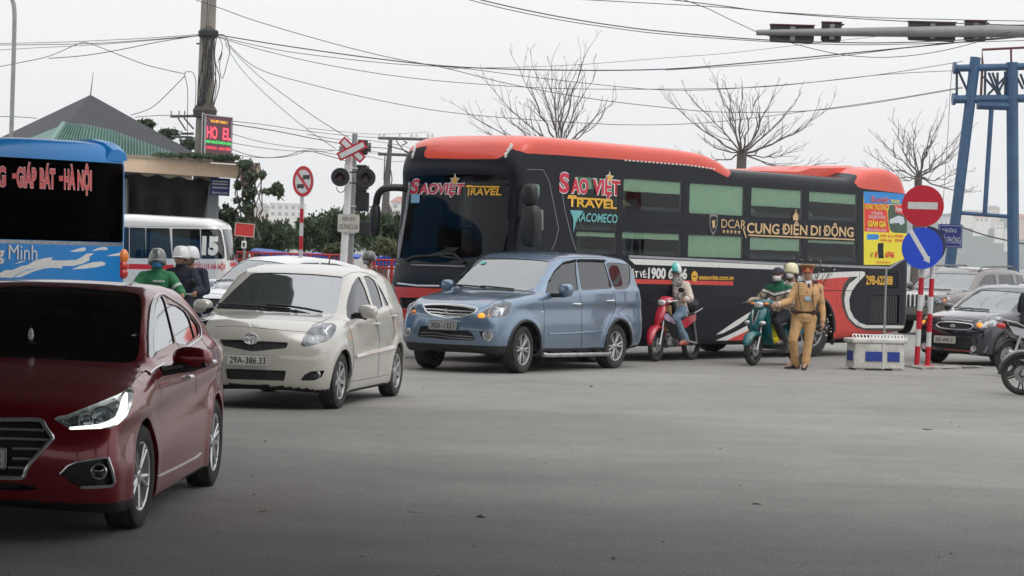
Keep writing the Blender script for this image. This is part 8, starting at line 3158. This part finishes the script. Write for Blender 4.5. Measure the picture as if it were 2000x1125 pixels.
# buildings on the left
def building():
 root=thing('station_building','building with a dark hipped roof and a lower green corrugated roof behind the blue coach','building')
 A,Lf,Fr,Rt=at(177,185,66),at(-160,345,70),at(60,330,56),at(408,314,62)
 Bk=Lf+(Rt-Fr)
 rm=mat('roof_grey',(.030,.032,.038),.8,var=.18,vscale=1.2)
 mb=MB()
 mb.add([A,Lf,Fr,Rt,Bk],[(0,1,2),(0,2,3),(0,3,4),(0,4,1)],0,False)
 mb.add([p+V((0,0,-.25))for p in(Lf,Fr,Rt,Bk)]+[Lf,Fr,Rt,Bk],[(0,1,5,4),(1,2,6,5),(2,3,7,6),(3,0,4,7),(3,2,1,0)],0,False)
 mb.build('roof',rm,root)
 MB().tube([A,A+V((.06,0,.65))],[.02,.008],5).build('lightning_rod',M['grey'],root)
 wm=mat('wall_cream',(.42,.36,.28),.9,var=.2,vscale=1.5)
 c=(Lf+Rt)/2
 W=[V((c.x+(p.x-c.x)*.9,c.y+(p.y-c.y)*.9,0))for p in(Lf,Fr,Rt,Bk)]
 mb=MB()
 T=[V((p.x,p.y,q.z-.2))for p,q in zip(W,(Lf,Fr,Rt,Bk))]
 mb.add(W+T,[(i,(i+1)%4,4+(i+1)%4,4+i)for i in range(4)],0,False)
 mb.build('wall',wm,root)
 gm=mat('roof_green',(.085,.185,.155),.55,var=.25,vscale=1.2)
 g0,g1=at(124,243,56.0),at(215,254,57)
 g2,g3=at(400,330,59),at(62,300,54)
 top=[at(u,v,y)for u,v,y in((124,243,56),(165,246,56.4),(218,257,57),(270,276,57.7),(330,297,58.6),(352,308,59))]
 low=[at(u,v,y)for u,v,y in((84,300,53.6),(150,310,54.4),(215,318,55.2),(270,322,56),(330,326,57),(360,330,57.6))]
 ribs=46
 def lerp_line(Ls,t):
  t*=len(Ls)-1
  i=min(int(t),len(Ls)-2)
  return Ls[i].lerp(Ls[i+1],t-i)
 mb=MB()
 pr_=[]
 for i in range(ribs*4+1):
  t=i/(ribs*4)
  lift=(0,.0,.05,.05)[i%4]
  pr_.append((lerp_line(top,t)+V((0,-lift*.5,lift)),lerp_line(low,t)+V((0,-lift*.5,lift))))
 mb.add([p for q in pr_ for p in q],[(2*i,2*i+2,2*i+3,2*i+1)for i in range(len(pr_)-1)],0,False)
 a,b=at(124,243,56),at(40,296,57)
 ed=[at(84,300,53.6),at(-40,310,56)]
 mb.add([a,ed[0],ed[1],b],[(0,1,2,3)],0,False)
 mb.build('lower_roof',gm,root,fix=False)
 MB().tube([at(124,242,56),at(84,300,53.5)],.07,6).build('hip_cap',mat('roof_green_cap',(.14,.24,.21),.55),root)
 can=thing('canopy','flat canopy with a peach fascia beam and vines on its end','canopy')
 Y=52
 P=[at(180,303,Y),at(505.5,325,Y),at(504,350.5,Y),at(180,331,Y)]
 fm=mat('fascia_peach',(.80,.60,.43),.8,var=.15,vscale=1.5)
 bk=V((.6,5,0))
 mb=MB()
 mb.hull([P[0],P[1],P[2],P[3]]+[p+V((0,.22,0))for p in P])
 mb.build('fascia',fm,can)
 mb=MB()
 mb.hull([P[1]+V((0,.02,.0)),P[2]+V((0,.02,0)),P[1]+V((-.9,6,-.1)),P[2]+V((-.9,6,-.1)),P[1]+V((-.2,.02,0)),P[2]+V((-1.1,6,0)),P[1]+V((-1.1,6,0)),P[2]+V((-.2,.02,0))])
 mb.build('end_beam',fm,can)
 mb=MB()
 z=P[3].z+.05
 mb.hull([V((p.x,p.y,z+dz))for p in(P[0]+V((-6,.2,0)),P[1]+V((0,.2,0)),P[0]+V((-6,6,0)),P[1]+V((-1,6,0)))for dz in(.06,.14)])
 mb.build('slab',CONC,can)
 MB().tube([at(180,302,Y)+V((0,-.02,.03)),at(507,324,Y)+V((0,-.02,.03))],.035,4).build('coping',mat('coping',(.40,.29,.20),.8),can)
 for u in(416,240):
  p=at(u,420,Y+1)
  MB().box((p.x,p.y,z/2),(.22,.22,z),bev=.02).build('column',mat('column_grey',(.26,.29,.30),.8),can)
 for v0,v1 in((362,367),):
  MB().hull([at(240,v0,Y+2),at(412,v0-2,Y+2),at(240,v1,Y+2),at(412,v1-2,Y+2),at(240,v0,Y+2.1),at(412,v1,Y+2.1)]).build('purlin',CONC,can)
 net=thing('shade_net','dark shade netting hanging under the canopy above the ambulance','netting')
 mb=MB()
 n=24
 top=[at(235+175*i/n,338+14*(i/n)+3*math.sin(i*1.1),Y+.8)for i in range(n+1)]
 low=[at(235+162*i/n,432+2*math.sin(i*.9),Y+1.4+.25*math.sin(i*.8))for i in range(n+1)]
 mid=[t.lerp(l,.45)+V((0,.25*math.sin(i*.55)-.1,0))for i,(t,l)in enumerate(zip(top,low))]
 mb.add(top+mid+low,[(r_*(n+1)+i,r_*(n+1)+i+1,(r_+1)*(n+1)+i+1,(r_+1)*(n+1)+i)for r_ in range(2)for i in range(n)])
 mb.build('net',mat('net_black',(.03,.03,.033),.95,var=.3,vscale=2,stretch=(1,1,.2)),net,fix=False)
 b_=thing('notice_board','blue board with white lines hanging below the canopy end','sign',wt(at(430,365,52.5)))
 w,h=.43,.39
 MB().box((0,0,0),(w,.03,h),Matrix.Rotation(R(1.6),3,'Y'),bev=.005).build('board',mat('board_blue',(.02,.035,.20),.5),b_)
 for i,z in enumerate((.12,.06,-.02)):
  MB().box((.0,-.018,z),(w*.82,.006,.035),Matrix.Rotation(R(1.6),3,'Y')).build('text_line',SWHITE,b_)
 text('dorong.com',(0,-.02,-.16),(1,0,-.03),(0,0,1),w*.8,.07,SWHITE,b_,bold=.02,align='C')
 r_=thing('small_red_board','small red rectangular board among the shrubs right of the ambulance','sign',wt(at(478,449,50)))
 MB().box((0,0,0),(.39,.03,.26),Matrix.Rotation(R(4),3,'Y'),bev=.005).build('board',mat('board_red',(.60,.045,.04),.5),r_)
 fr=MB()
 for dx,dz,sx,sz in((0,.135,.41,.02),(0,-.135,.41,.02),(.2,0,.02,.28),(-.2,0,.02,.28)):
  fr.box(Matrix.Rotation(R(4),3,'Y')@V((dx,-.012,dz)),(sx,.03,sz),Matrix.Rotation(R(4),3,'Y'))
 fr.build('board_frame',mat('frame_pink',(.55,.40,.34),.6),r_)
 MB().tube([(0,.04,-.1),(0.05,.04,-2.2)],.02,6).build('post',GALV,r_)
 l_=thing('small_lantern','small white lantern box under the little red board','lamp',wt(at(476.5,478,50)))
 MB().box((0,0,0),(.10,.08,.16),bev=.01).build('box',M['white'],l_)
 MB().box((0,-.042,0),(.045,.006,.08)).build('pane',mat('lantern_pane',(.05,.04,.03),.4),l_)
 MB().tube([(0,0,-.08),(0,0,-1.9)],.015,6).build('post',GALV,l_)
def fences():
 rm=mat('railing_red',(.42,.03,.03),.5,var=.25,vscale=5)
 for nm,lab,u0,u1,vt,vb,Y,n in(('railing','red metal railing between the crossing signal and the orange coach',722,800,507,562,46.5,9),('railing','red metal railing behind the white car, right of the ambulance',445,690,492,545,50.5,26)):
  a,b=at(u0,vt,Y),at(u1,vt+.029*(u1-u0),Y)
  root=thing(nm,lab,'railing',None)
  z1=a.z
  for z in(z1,z1-.16,.12):
   MB().tube([V((a.x,a.y,z)),V((b.x,b.y,z))],.022,6).build('rail',rm,root)
  for i in range(n+1):
   p=a.lerp(b,i/n)
   big=i%4==1
   MB().tube([V((p.x,p.y,0.0)),V((p.x,p.y,z1-(.0 if big else .03)))],.034 if big else .012,6).build('upright',rm,root)
 tm=mat('tarpaulin_blue',(.012,.085,.46),.45,var=.25,vscale=3)
 for lab,pts,Y in(('blue tarpaulin awning behind the white car',[(488,489),(520,492),(560,499),(640,498),(700,502),(700,506),(560,505),(500,496)],54),('blue tarpaulin glimpsed beside the orange coach front',[(722,506),(752,500),(775,506),(775,520),(722,518)],54)):
  P=[at(u,v,Y)for u,v in pts]
  h=len(P)//2+len(P)%2
  mb=MB()
  c=sum(P,V((0,0,0)))/len(P)
  Q=[p+V((0,1.2,.06))for p in P]
  k_=len(P)
  mb.add(P+Q,[tuple(range(k_)),tuple(range(k_,2*k_))[::-1]]+[(i,(i+1)%k_,k_+(i+1)%k_,k_+i)for i in range(k_)],0,False)
  t=thing('tarpaulin',lab,'awning')
  mb.build('sheet',tm,t)
  for q in(P[0],P[len(P)//2-1]):
   MB().tube([q+V((0,.8,0)),V((q.x,q.y+.8,0))],.03,6).build('pole',GALV,t)
rail_signal()
no_bus_sign()
twin_signs()
planter()
traffic_arm()
gantry()
utility_pole()
h_pole()
lamp_post()
building()
fences()
# trees
BARK=mat('bark',(.115,.098,.088),.9,var=.3,vscale=4)
def leaf_mat(n,c):
 m=mat('leaf_'+n,c,.55,var=.45,vscale=1.1)
 N,L=m.node_tree.nodes,m.node_tree.links
 p=N['Principled BSDF']
 t=N.new('ShaderNodeBsdfTranslucent')
 x=N.new('ShaderNodeMixShader')
 x.inputs[0].default_value=.4
 L.new(p.inputs['Base Color'].links[0].from_socket,t.inputs[0])
 L.new(p.outputs[0],x.inputs[1])
 L.new(t.outputs[0],x.inputs[2])
 L.new(x.outputs[0],N['Material Output'].inputs[0])
 return m
LEAF=[leaf_mat(n,c)for n,c in(('dark',(.070,.112,.062)),('mid',(.10,.145,.08)),('olive',(.16,.17,.08)))]
def leaves(blobs,n,size,mats,name,parent,seed,droop=0.):
 """leaf-sized faces spread through lumps of a crown; blobs = (centre, radii, share)"""
 g=np.random.default_rng(seed)
 tot=sum(b[2]for b in blobs)
 vs_,mi=[],[]
 for c,r_,sh in blobs:
  k=int(n*sh/tot)
  d=g.normal(size=(k,3))
  d/=np.linalg.norm(d,axis=1)[:,None]
  rad=g.random(k)**.45
  lump=.72+.42*np.sin(d[:,0]*5+seed)*np.sin(d[:,2]*6+d[:,1]*4)
  P=np.array(c)+d*(rad*lump)[:,None]*np.array(r_)
  if droop:
   P[:,2]-=droop*g.random(k)*rad
  a=g.normal(size=(k,3))
  if droop:
   a=a*(.5,.5,.3)+(0,0,-1)
  a/=np.linalg.norm(a,axis=1)[:,None]
  b=np.cross(a,g.normal(size=(k,3)))
  b/=np.linalg.norm(b,axis=1)[:,None]
  s_=size*(.6+.8*g.random(k))[:,None]
  vs_.append(np.stack([P-a*s_,P+b*s_*.5,P+a*s_,P-b*s_*.5],1).reshape(-1,3))
  mi.append(g.integers(0,len(mats),k))
 vs_=np.concatenate(vs_)
 m=len(vs_)//4
 me=bpy.data.meshes.new(name)
 me.from_pydata(vs_.tolist(),[],np.arange(m*4).reshape(-1,4).tolist())
 for x in mats:
  me.materials.append(x)
 me.polygons.foreach_set('material_index',np.concatenate(mi).astype(np.int32))
 me.update()
 o=bpy.data.objects.new(name,me)
 COL.objects.link(o)
 o.parent=parent
 return o
def bare_tree(label,u,v,Y,primaries,seed,trunk_r=.13,scale=1.0):
 """winter tree: trunk to a fork at pixel (u, v), then main boughs aimed at the given pixels"""
 q=random.Random(seed)
 fork=at(u,v,Y)
 base=V((fork.x-.05,fork.y,0))
 root=thing('bare_tree',label,'tree',wt(base))
 f=fork-base
 MB().tube([V((0,0,0)),V((.03,0,f.z*.5)),f],[trunk_r*1.25,trunk_r*1.05,trunk_r],9).build('trunk',BARK,root)
 tw=MB()
 def twig(p,d,ln,r_,depth):
  P,n=[p],max(3,int(ln/.22))
  for i in range(n):
   d=(d+V((q.uniform(-.16,.16),q.uniform(-.16,.16),q.uniform(-.05,.15)))).normalized()
   p=p+d*ln/n
   P.append(p)
   if depth>0 and i>0 and q.random()<(.55 if depth>1 else .5):
    e=(d+V((q.uniform(-1,1),q.uniform(-.8,.8),q.uniform(-.25,.7)))*.85).normalized()
    twig(p,e,ln*q.uniform(.28,.50),r_*(1-i/(n+1))*.6,depth-1)
  tw.tube(P,[max(.006,r_*(1-.8*i/n))for i in range(n+1)],4 if depth<2 else 6,0,False)
 for(pu,pv,r_)in primaries:
  r_*=.6
  e=at(pu,pv,Y+q.uniform(-1.6,1.6))-base
  ln=(e-f).length
  d=(e-f).normalized()
  P,n,p=[f],9,f
  bow=V((q.uniform(-.1,.1),q.uniform(-.1,.1),-.12*ln*(1-abs(d.z))+q.uniform(-.04,.04)))
  for i in range(1,n+1):
   t=i/n
   p=f.lerp(e,t)+bow*math.sin(math.pi*t)+V((q.uniform(-.05,.05),q.uniform(-.05,.05),q.uniform(-.04,.04)))
   P.append(p)
   if i>1:
    for _ in range(2 if q.random()<.2 else 1):
     dd=(d+V((q.uniform(-1,1),q.uniform(-.8,.8),q.uniform(-.1,.9)))*.75).normalized()
     twig(p,dd,ln*q.uniform(.18,.40)*(1.1-.5*t),r_*(1-.8*t)*.55+.005,2)
  MB().tube(P,[max(.009,r_*(1-.88*i/n))for i in range(n+1)],7,0,False).build('bough',BARK,root)
 tag(tw.build('twigs',mat('twig_bark',(.17,.15,.14),.9),root,fix=False,ang=None),kind='stuff')
bare_tree('leafless tree behind the front half of the orange coach roof',1092,290,76,[(905,215,.06),(955,165,.05),(1010,130,.055),(1045,135,.05),(1075,120,.06),(1095,150,.05),(1110,145,.06),(1150,95,.065),(1165,140,.05),(1205,190,.06),(1180,225,.05),(985,230,.04),(940,255,.04),(1140,200,.05)],11)
bare_tree('leafless tree with a thick fork behind the middle of the orange coach roof',1449,300,72,[(1300,195,.055),(1345,185,.05),(1395,150,.06),(1420,175,.05),(1452,180,.055),(1480,185,.05),(1510,180,.06),(1560,190,.055),(1622,210,.065),(1600,320,.045),(1560,290,.04),(1340,300,.045),(1370,270,.04),(1500,240,.04)],23,.15)
bare_tree('leafless tree right of the coach, behind the no entry sign',1794,345,74,[(1745,232,.05),(1715,270,.045),(1790,255,.05),(1820,245,.05),(1842,228,.055),(1872,262,.05),(1885,270,.045),(1700,300,.04),(1905,372,.05),(1690,325,.035),(1860,310,.04),(1760,260,.04),(1730,330,.03),(1880,330,.035)],37,.12)
def leafy_tree(label,u,v,Y,blobs,n,size,seed,mats=None,name='tree',cat='tree',trunk=.12,droop=0.):
 c=at(u,v,Y)
 base=V((c.x,c.y,0))
 root=thing(name,label,cat,wt(base))
 BL=[]
 for(bu,bv,rx,rz,sh)in blobs:
  p=at(bu,bv,Y+rng.uniform(-.6,.6))-base
  BL.append((tuple(p),(rx*Y/FPX,rx*Y/FPX*.9,rz*Y/FPX),sh))
 mb=MB()
 top=sum((V(b[0])for b in BL),V((0,0,0)))/len(BL)
 mb.tube([V((0,0,0)),V((.05,0,top.z*.4)),V((top.x*.6,top.y*.6,top.z*.8))],[trunk,trunk*.8,trunk*.5],8)
 for b in BL:
  mb.tube([V((.05,0,top.z*.45)),V(b[0]).lerp(V((.05,0,top.z*.5)),.4),V(b[0])],[trunk*.5,trunk*.3,.01],6)
 mb.build('trunk',BARK,root)
 leaves(BL,n,size,mats or LEAF[:2],'crown',root,seed,droop)
leafy_tree('drooping green tree directly right of the small red board',520,470,58,[(500,445,45,32,1),(545,452,40,30,1),(470,450,35,28,.8),(520,475,50,22,.8)],10000,.055,3,droop=.25)
leafy_tree('wide drooping green tree behind the crossing signal',660,470,60,[(612,436,42,24,1),(655,425,45,26,1.1),(700,428,40,24,1),(640,455,52,22,.8),(590,455,35,22,.7)],11500,.055,5,droop=.28)
leafy_tree('green tree between the crossing signal and the coach mirror',745,470,62,[(735,430,32,26,1),(760,450,34,30,1),(720,460,30,26,.8),(785,440,30,34,.9)],8000,.055,7,droop=.15)
leafy_tree('pale olive shrub left of the crossing signal post',655,500,53,[(650,490,22,16,1),(668,484,16,12,.8)],2600,.045,9,[LEAF[2],LEAF[1]],'shrub','shrub',.03)
leafy_tree('yellowish shrub behind the red railing beside the coach',752,505,53,[(752,482,26,22,1),(770,490,22,20,.8),(735,490,18,14,.6)],3000,.045,13,[LEAF[2],LEAF[2],LEAF[1]],'shrub','shrub',.03)
leafy_tree('dark bushy tree behind the utility pole beside the hipped roof',300,300,72,[(285,243,22,12,1),(330,262,26,14,1),(370,282,26,16,1)],1800,.07,15,LEAF[:1],'tree','tree',.1)
leafy_tree('dense green shrub right of the ambulance roof',455,470,56,[(440,430,26,34,1),(470,470,34,30,1),(455,500,36,26,.8)],5000,.06,17)
def vine():
 root=thing('climbing_vine','climbing vine covering and hanging from the end of the peach canopy','vine')
 Y=51.7
 mb=MB()
 q=random.Random(8)
 for _ in range(16):
  u0=q.uniform(465,505)
  P=[at(u0+q.uniform(-10,10),318,Y-.1)]
  for v in(350,380,410,440,470):
   P.append(at(u0+q.uniform(-14,14),v,Y+q.uniform(-.3,.3)))
  mb.tube(P,.012,5,0,False)
 for pts in([(500,380),(530,372),(548,358)],[(505,375),(540,378),(555,392)],[(495,350),(510,335),(515,330)],[(480,350),(465,360),(458,378)],[(480,390),(462,395)]):
  mb.tube([at(u,v,Y)for u,v in pts],.010,5,0,False)
 mb.build('stems',BARK,root,fix=False)
 B_=[]
 for u,v,rx,rz,s_ in((330,303,45,3,.4),(385,304,45,6,.8),(440,308,40,7,1),(480,322,18,12,.9),(490,345,14,16,1),(488,375,14,20,1.1),(484,405,15,22,1),(480,440,22,24,1),(512,342,8,10,.3),(525,374,18,8,.4),(545,375,12,14,.35),(540,362,12,5,.2),(464,362,9,12,.25),(462,392,8,8,.15),(450,415,18,10,.4)):
  p=at(u,v,Y)
  B_.append((tuple(p),(rx*Y/FPX,.45,rz*Y/FPX),s_))
 leaves(B_,5600,.050,LEAF[:2],'foliage',root,21)
vine()
# far ground, hill and houses in the haze
def hill(name,pts,Y,m,depth=160):
 mb=MB()
 n=len(pts)
 top=[at(u,v,Y)for u,v in pts]
 vs_=[]
 for p in top:
  vs_+=[V((p.x,p.y-depth*.55,-.5)),V((p.x,p.y-depth*.2,p.z*.72)),p,V((p.x,p.y+depth,-.5))]
 mb.add(vs_,[(4*i+j,4*i+4+j,4*i+5+j,4*i+1+j)for i in range(n-1)for j in range(3)])
 return tag(mb.build(name,m,fix=False),kind='structure')
def _sp(L_,seed):
 q=random.Random(seed)
 return[(u,v+q.uniform(-2.5,2.5))for u,v in spl(L_,6)]
HM=mat('hillside_green',(.030,.060,.058),.95,var=.5,vscale=.06)
hill('hill',_sp([(1560,430),(1700,424),(1800,418),(1880,418),(1950,424),(2060,428),(2250,440)],1),2700,HM,160)
hill('far_hill',_sp([(200,470),(380,440),(470,424),(560,430),(640,440),(760,452),(900,455),(1100,470)],2),1900,HM,160)
def house(label,u,v,Y,w,h,roof,wall,cols,rows,d=None):
 """far building: walls, roof, and rows of recessed windows, each with a frame"""
 c=at(u,v,Y)
 s_=Y/FPX
 W,H=w*s_,h*s_
 base=V((c.x,c.y,c.z-H))
 d=d or W*.8
 root=thing('house',label,'house',wt(base))
 mb=MB().box((0,d/2,H/2-6),(W,d,H+12))
 mb.build('wall',wall,root)
 if roof:
  r_=MB()
  o=.06*W
  r_.hull([V((-W/2-o,-o,H)),V((W/2+o,-o,H)),V((-W/2-o,d+o,H)),V((W/2+o,d+o,H)),V((-W*.3,d/2,H+.22*W)),V((W*.3,d/2,H+.22*W))])
  r_.build('roof',roof,root)
 else:
  MB().box((0,d/2,H+.02*H),(W*1.04,d*1.04,.05*H)).build('roof',wall,root)
 gm=mat('far_window_hazed',(.28,.29,.30),.3)  # panes coloured paler so that distance haze is partly in the paint
 for i in range(cols):
  for j in range(rows):
   x=-W/2+W*(i+.5)/cols
   z=H*(j+.45)/rows
   MB().box((x,-.02,z),(W/cols*.5,.08,H/rows*.5)).build('window',gm,root)
WW=[mat('far_wall_'+n,c,.9,var=.1,vscale=.3)for n,c in(('white',(.66,.65,.62)),('cream',(.56,.50,.42)),('pink',(.55,.36,.32)))]
RR=[mat('far_roof_'+n,c,.9)for n,c in(('red',(.34,.13,.10)),('grey',(.22,.23,.25)))]
house('pale block with a flat roof on the hazy slope above the railing',560,398,1300,66,26,None,WW[0],5,2)
house('small cream house left of the flat roofed pale block',508,404,1350,34,18,RR[1],WW[1],3,1)
house('hazy low house just right of the crossing signal post',790,395,1400,52,30,RR[0],WW[0],3,2)
house('long white building with arches on the hill between the gantry legs',1905,411,2150,62,9,None,WW[0],6,1)
house('grey hazy block on the hill crest inside the gantry',1942,406,2200,22,14,RR[1],WW[1],3,2)
house('white house with a red roof at the far right of the hill',1990,425,2100,34,16,RR[0],WW[2],3,2)
house('white house low on the hill right of centre between the gantry legs',1953,434,2050,16,14,None,WW[0],2,2)
house('white house on the hill just right of the left gantry leg',1918,424,2040,26,10,RR[0],WW[0],3,1)
house('white house behind the gantry right leg',1978,448,2000,24,16,None,WW[0],2,2)
house('cream house left of the gantry behind the street name plate',1848,428,2080,24,12,RR[1],WW[0],3,1)
def far_wood():
 B_=[]
 q=random.Random(12)
 for i in range(26):
  u=380+i*18
  p=at(u,470+q.uniform(-14,12),95+q.uniform(-8,8))
  B_.append((tuple(p),(1.3,1.2,q.uniform(.25,.6)),1))
 o=leaves(B_,11000,.10,LEAF[:2],'far_wood',None,31)
 tag(o,'far off belt of green shrubs and trees beyond the railing','trees',kind='stuff')
far_wood()
# overhead cables
def cable(label,pts,r_=.011,n=5):
 P=[at(*p)for p in pts]
 mb=MB()
 base=P[0]
 P=[V(p)for p in spl([tuple(p-base)for p in P],n)]
 mb.tube(P,r_*.78,5)
 o=mb.build('overhead_cable',mat('cable_black',(.035,.034,.036),.6))
 o.matrix_world=wt(base)
 tag(o,label,'cable','overhead cables')
def yy(pts,y0,y1):
 n=len(pts)-1
 return[(u,v,y0+(y1-y0)*i/n)for i,(u,v)in enumerate(pts)]
for lab,pts,y0,y1,r_ in(('thick cable from the concrete pole to the upper right, above the first bare tree',[(425,68),(560,90),(740,115),(900,131),(1100,137),(1300,135),(1500,119),(1700,100),(2040,66)],58,50,.017),('twin of the thick cable just under it from the concrete pole',[(425,71),(520,93),(600,106),(760,124),(900,133),(1060,153),(1300,176),(1500,168),(1700,148),(1880,120)],58,64,.011),('cable sagging from the concrete pole through the middle of the first bare tree',[(426,73),(520,100),(640,127),(800,152),(960,166),(1100,173),(1300,174),(1500,169),(1720,146),(1865,138)],58,66,.011),('cable entering above the concrete pole and running down to the second bare tree',[(330,-18),(430,16),(500,41),(640,82),(760,112),(870,133),(1000,165),(1150,192),(1300,210),(1420,219),(1620,213),(1880,172)],57,64,.012),('lowest long cable from the concrete pole over the coach roof to the gantry',[(438,78),(500,132),(600,163),(750,198),(900,222),(1100,238),(1250,244),(1400,238),(1600,214),(1740,194),(1880,170)],58,66,.011),('steep cable from the concrete pole down to the crossing signal top',[(440,84),(500,143),(560,189),(620,232),(682,270)],58,47,.010),('steeper thin cable left of the one ending at the crossing signal',[(441,88),(470,133),(520,185),(590,245),(655,290)],58,47,.009),('heavy cable entering at the top centre and passing under the traffic light arm',[(900,-10),(1000,14),(1100,34),(1200,50),(1300,62),(1480,77),(1640,83),(1760,83),(1900,77),(2040,70)],44,48,.014),('second heavy cable at the top centre, just below its twin',[(880,-10),(990,18),(1100,40),(1200,55),(1300,67),(1480,80),(1640,87),(1780,86),(1900,82),(2040,78)],44,48,.010),('upper right cable running above the traffic lights to the edge',[(1080,-4),(1300,8),(1420,15),(1520,24),(1700,34),(1850,38),(2040,42)],46,46,.010),('upper right cable crossing its neighbour above the traffic lights',[(1250,-8),(1400,10),(1500,23),(1640,34),(1800,43),(2040,51)],46,46,.012),('short cable from the top edge to the tip of the traffic light arm',[(1310,-10),(1380,16),(1430,40),(1482,64)],46,50,.010),('loop of cable drooping below the traffic light arm',[(1482,64),(1560,88),(1640,106),(1720,112),(1800,106),(1880,90),(1975,62)],50,49,.010),('faint cable rising to the right under the first traffic light',[(870,134),(1100,128),(1300,113),(1420,104),(1560,88),(1760,66)],52,60,.007),('cable from the right edge falling left below the traffic light arm',[(2040,66),(1960,76),(1840,85),(1660,107),(1500,124),(1300,137)],50,54,.010),('short vertical cable hanging from the gantry end',[(1859,138),(1856,180),(1852,250),(1846,340),(1840,420)],66,66,.010),('highest cable left of the concrete pole',[(-20,85),(100,83),(220,78),(310,73),(392,67)],62,58,.010),('second cable left of the concrete pole, slightly sagging',[(-20,88),(100,87),(200,84),(300,77),(392,69)],62,58,.012),('third cable left of the concrete pole, sagging most',[(-20,99),(60,94),(160,89),(260,82),(392,70)],62,58,.009),('cable rising from the left edge to the high bundle, then falling to the pole bracket',[(-20,134),(40,122),(95,110),(150,87),(172,84),(230,106),(290,128),(360,144)],62,58,.012),('cable from the low left up to the concrete pole under the bundle',[(95,114),(160,109),(230,98),(310,82),(390,69)],61,58,.013),('cable from the hipped roof up to the pole bracket',[(255,225),(295,211),(330,180),(361,148)],60,58,.012),('low cable at the left edge meeting the hipped roof',[(-20,227),(30,228),(72,231)],64,64,.012),('cable from the hipped roof to the small crossarm on the pole',[(264,229),(300,226),(335,225)],62,58,.011),('top cable right of the LED sign to the crossing signal',[(449,236),(520,244),(600,256),(690,266),(760,270)],57,80,.011),('double thick cable right of the LED sign',[(449,242),(540,256),(620,272),(690,284),(760,290)],57,80,.017),('cable leaving the middle of the LED sign towards the far pole',[(449,260),(510,277),(580,288),(660,294),(745,300)],57,88,.011),('sagging cable leaving the lower LED sign edge',[(449,278),(500,287),(560,294),(620,296),(690,292),(745,298)],57,88,.011),('lower sagging cable right of the LED sign, dipping over the canopy end',[(449,290),(480,301),(520,308),(560,304),(595,294),(640,304),(680,316)],57,47,.011),('lowest thin cable right of the LED sign',[(449,300),(480,305),(515,308),(560,306),(600,295)],57,57,.009),('wire behind the crossing signal to the upper arm of the far pole',[(600,262),(660,272),(720,274),(790,286),(830,300)],60,90,.012),('wire behind the crossing signal to the lower arm of the far pole',[(600,290),(660,302),(720,306),(780,316),(840,300)],60,90,.012),('thin wire above the far pole',[(600,250),(680,258),(745,262),(840,258)],60,90,.009),('dark cable crossing the hill behind the gantry',[(1870,440),(1910,455),(1960,468),(2040,484)],80,80,.03),):
 cable(lab,yy(pts,y0,y1),r_)
# grit and litter on the road
def litter():
 q=random.Random(77)
 mb=MB()
 for i in range(200):
  d=9.5+30*q.random()**1.3
  x=q.uniform(-.24,.24)*d
  s_=q.uniform(.004,.014)*(1 if q.random()<.93 else 2.2)
  c=V((x,d,s_*.25))
  mb.hull([c+V((q.uniform(-1,1)*s_,q.uniform(-1,1)*s_,q.uniform(-.25,.6)*s_))for _ in range(7)],q.choice((0,0,0,1)))
 o=mb.build('grit',[mat('grit_pale',(.42,.40,.37),.9),mat('grit_dark',(.05,.048,.045),.9)],fix=False,ang=None)
 tag(o,'scattered pale grit on the asphalt','grit',kind='stuff')
 for lab,u,v,w,l_,m in(('dried dark leaf lying on the road below the concrete planter',1813,839,.06,.12,0),('grey crumpled scrap on the road in the lower middle',939,1011,.045,.06,1),('flattened pale straw on the road left of the crumpled scrap',811,1001,.012,.13,2),('second pale straw near the dark red car wheel',515,1000,.010,.09,2),('dark twig on the road at the lower right',1478,986,.012,.08,0)):
  c=gnd(u,v)
  n=MB()
  n.hull([V((q.uniform(-1,1)*l_/2,q.uniform(-1,1)*w/2,q.uniform(0,.012)))for _ in range(8)]+[V((-l_/2,0,.002)),V((l_/2,0,.004)),V((0,0,.02 if m==1 else .006))])
  o=n.build('litter',[mat('leaf_dead',(.05,.04,.03),.9),mat('scrap_grey',(.22,.21,.20),.9),mat('straw',(.42,.39,.33),.9)][m])
  o.matrix_world=Matrix.Translation(c)@Matrix.Rotation(q.uniform(-.3,.3),4,'Z')
  tag(o,lab,'litter')
litter()
# haze
hz=MB().box((0,1440,36.0),(4400,3120,74)).build('haze',None or mat('haze_tmp'))
hm=bpy.data.materials.new('haze')
hm.use_nodes=True
hm.node_tree.nodes.remove(hm.node_tree.nodes['Principled BSDF'])
vp=hm.node_tree.nodes.new('ShaderNodeVolumePrincipled')
vp.inputs['Color'].default_value=(.965,.985,1.0,1)
vp.inputs['Density'].default_value=.0002
vp.inputs['Anisotropy'].default_value=.2
hm.node_tree.links.new(vp.outputs[0],hm.node_tree.nodes['Material Output'].inputs['Volume'])
hz.data.materials.clear()
hz.data.materials.append(hm)
tag(hz,kind='stuff')
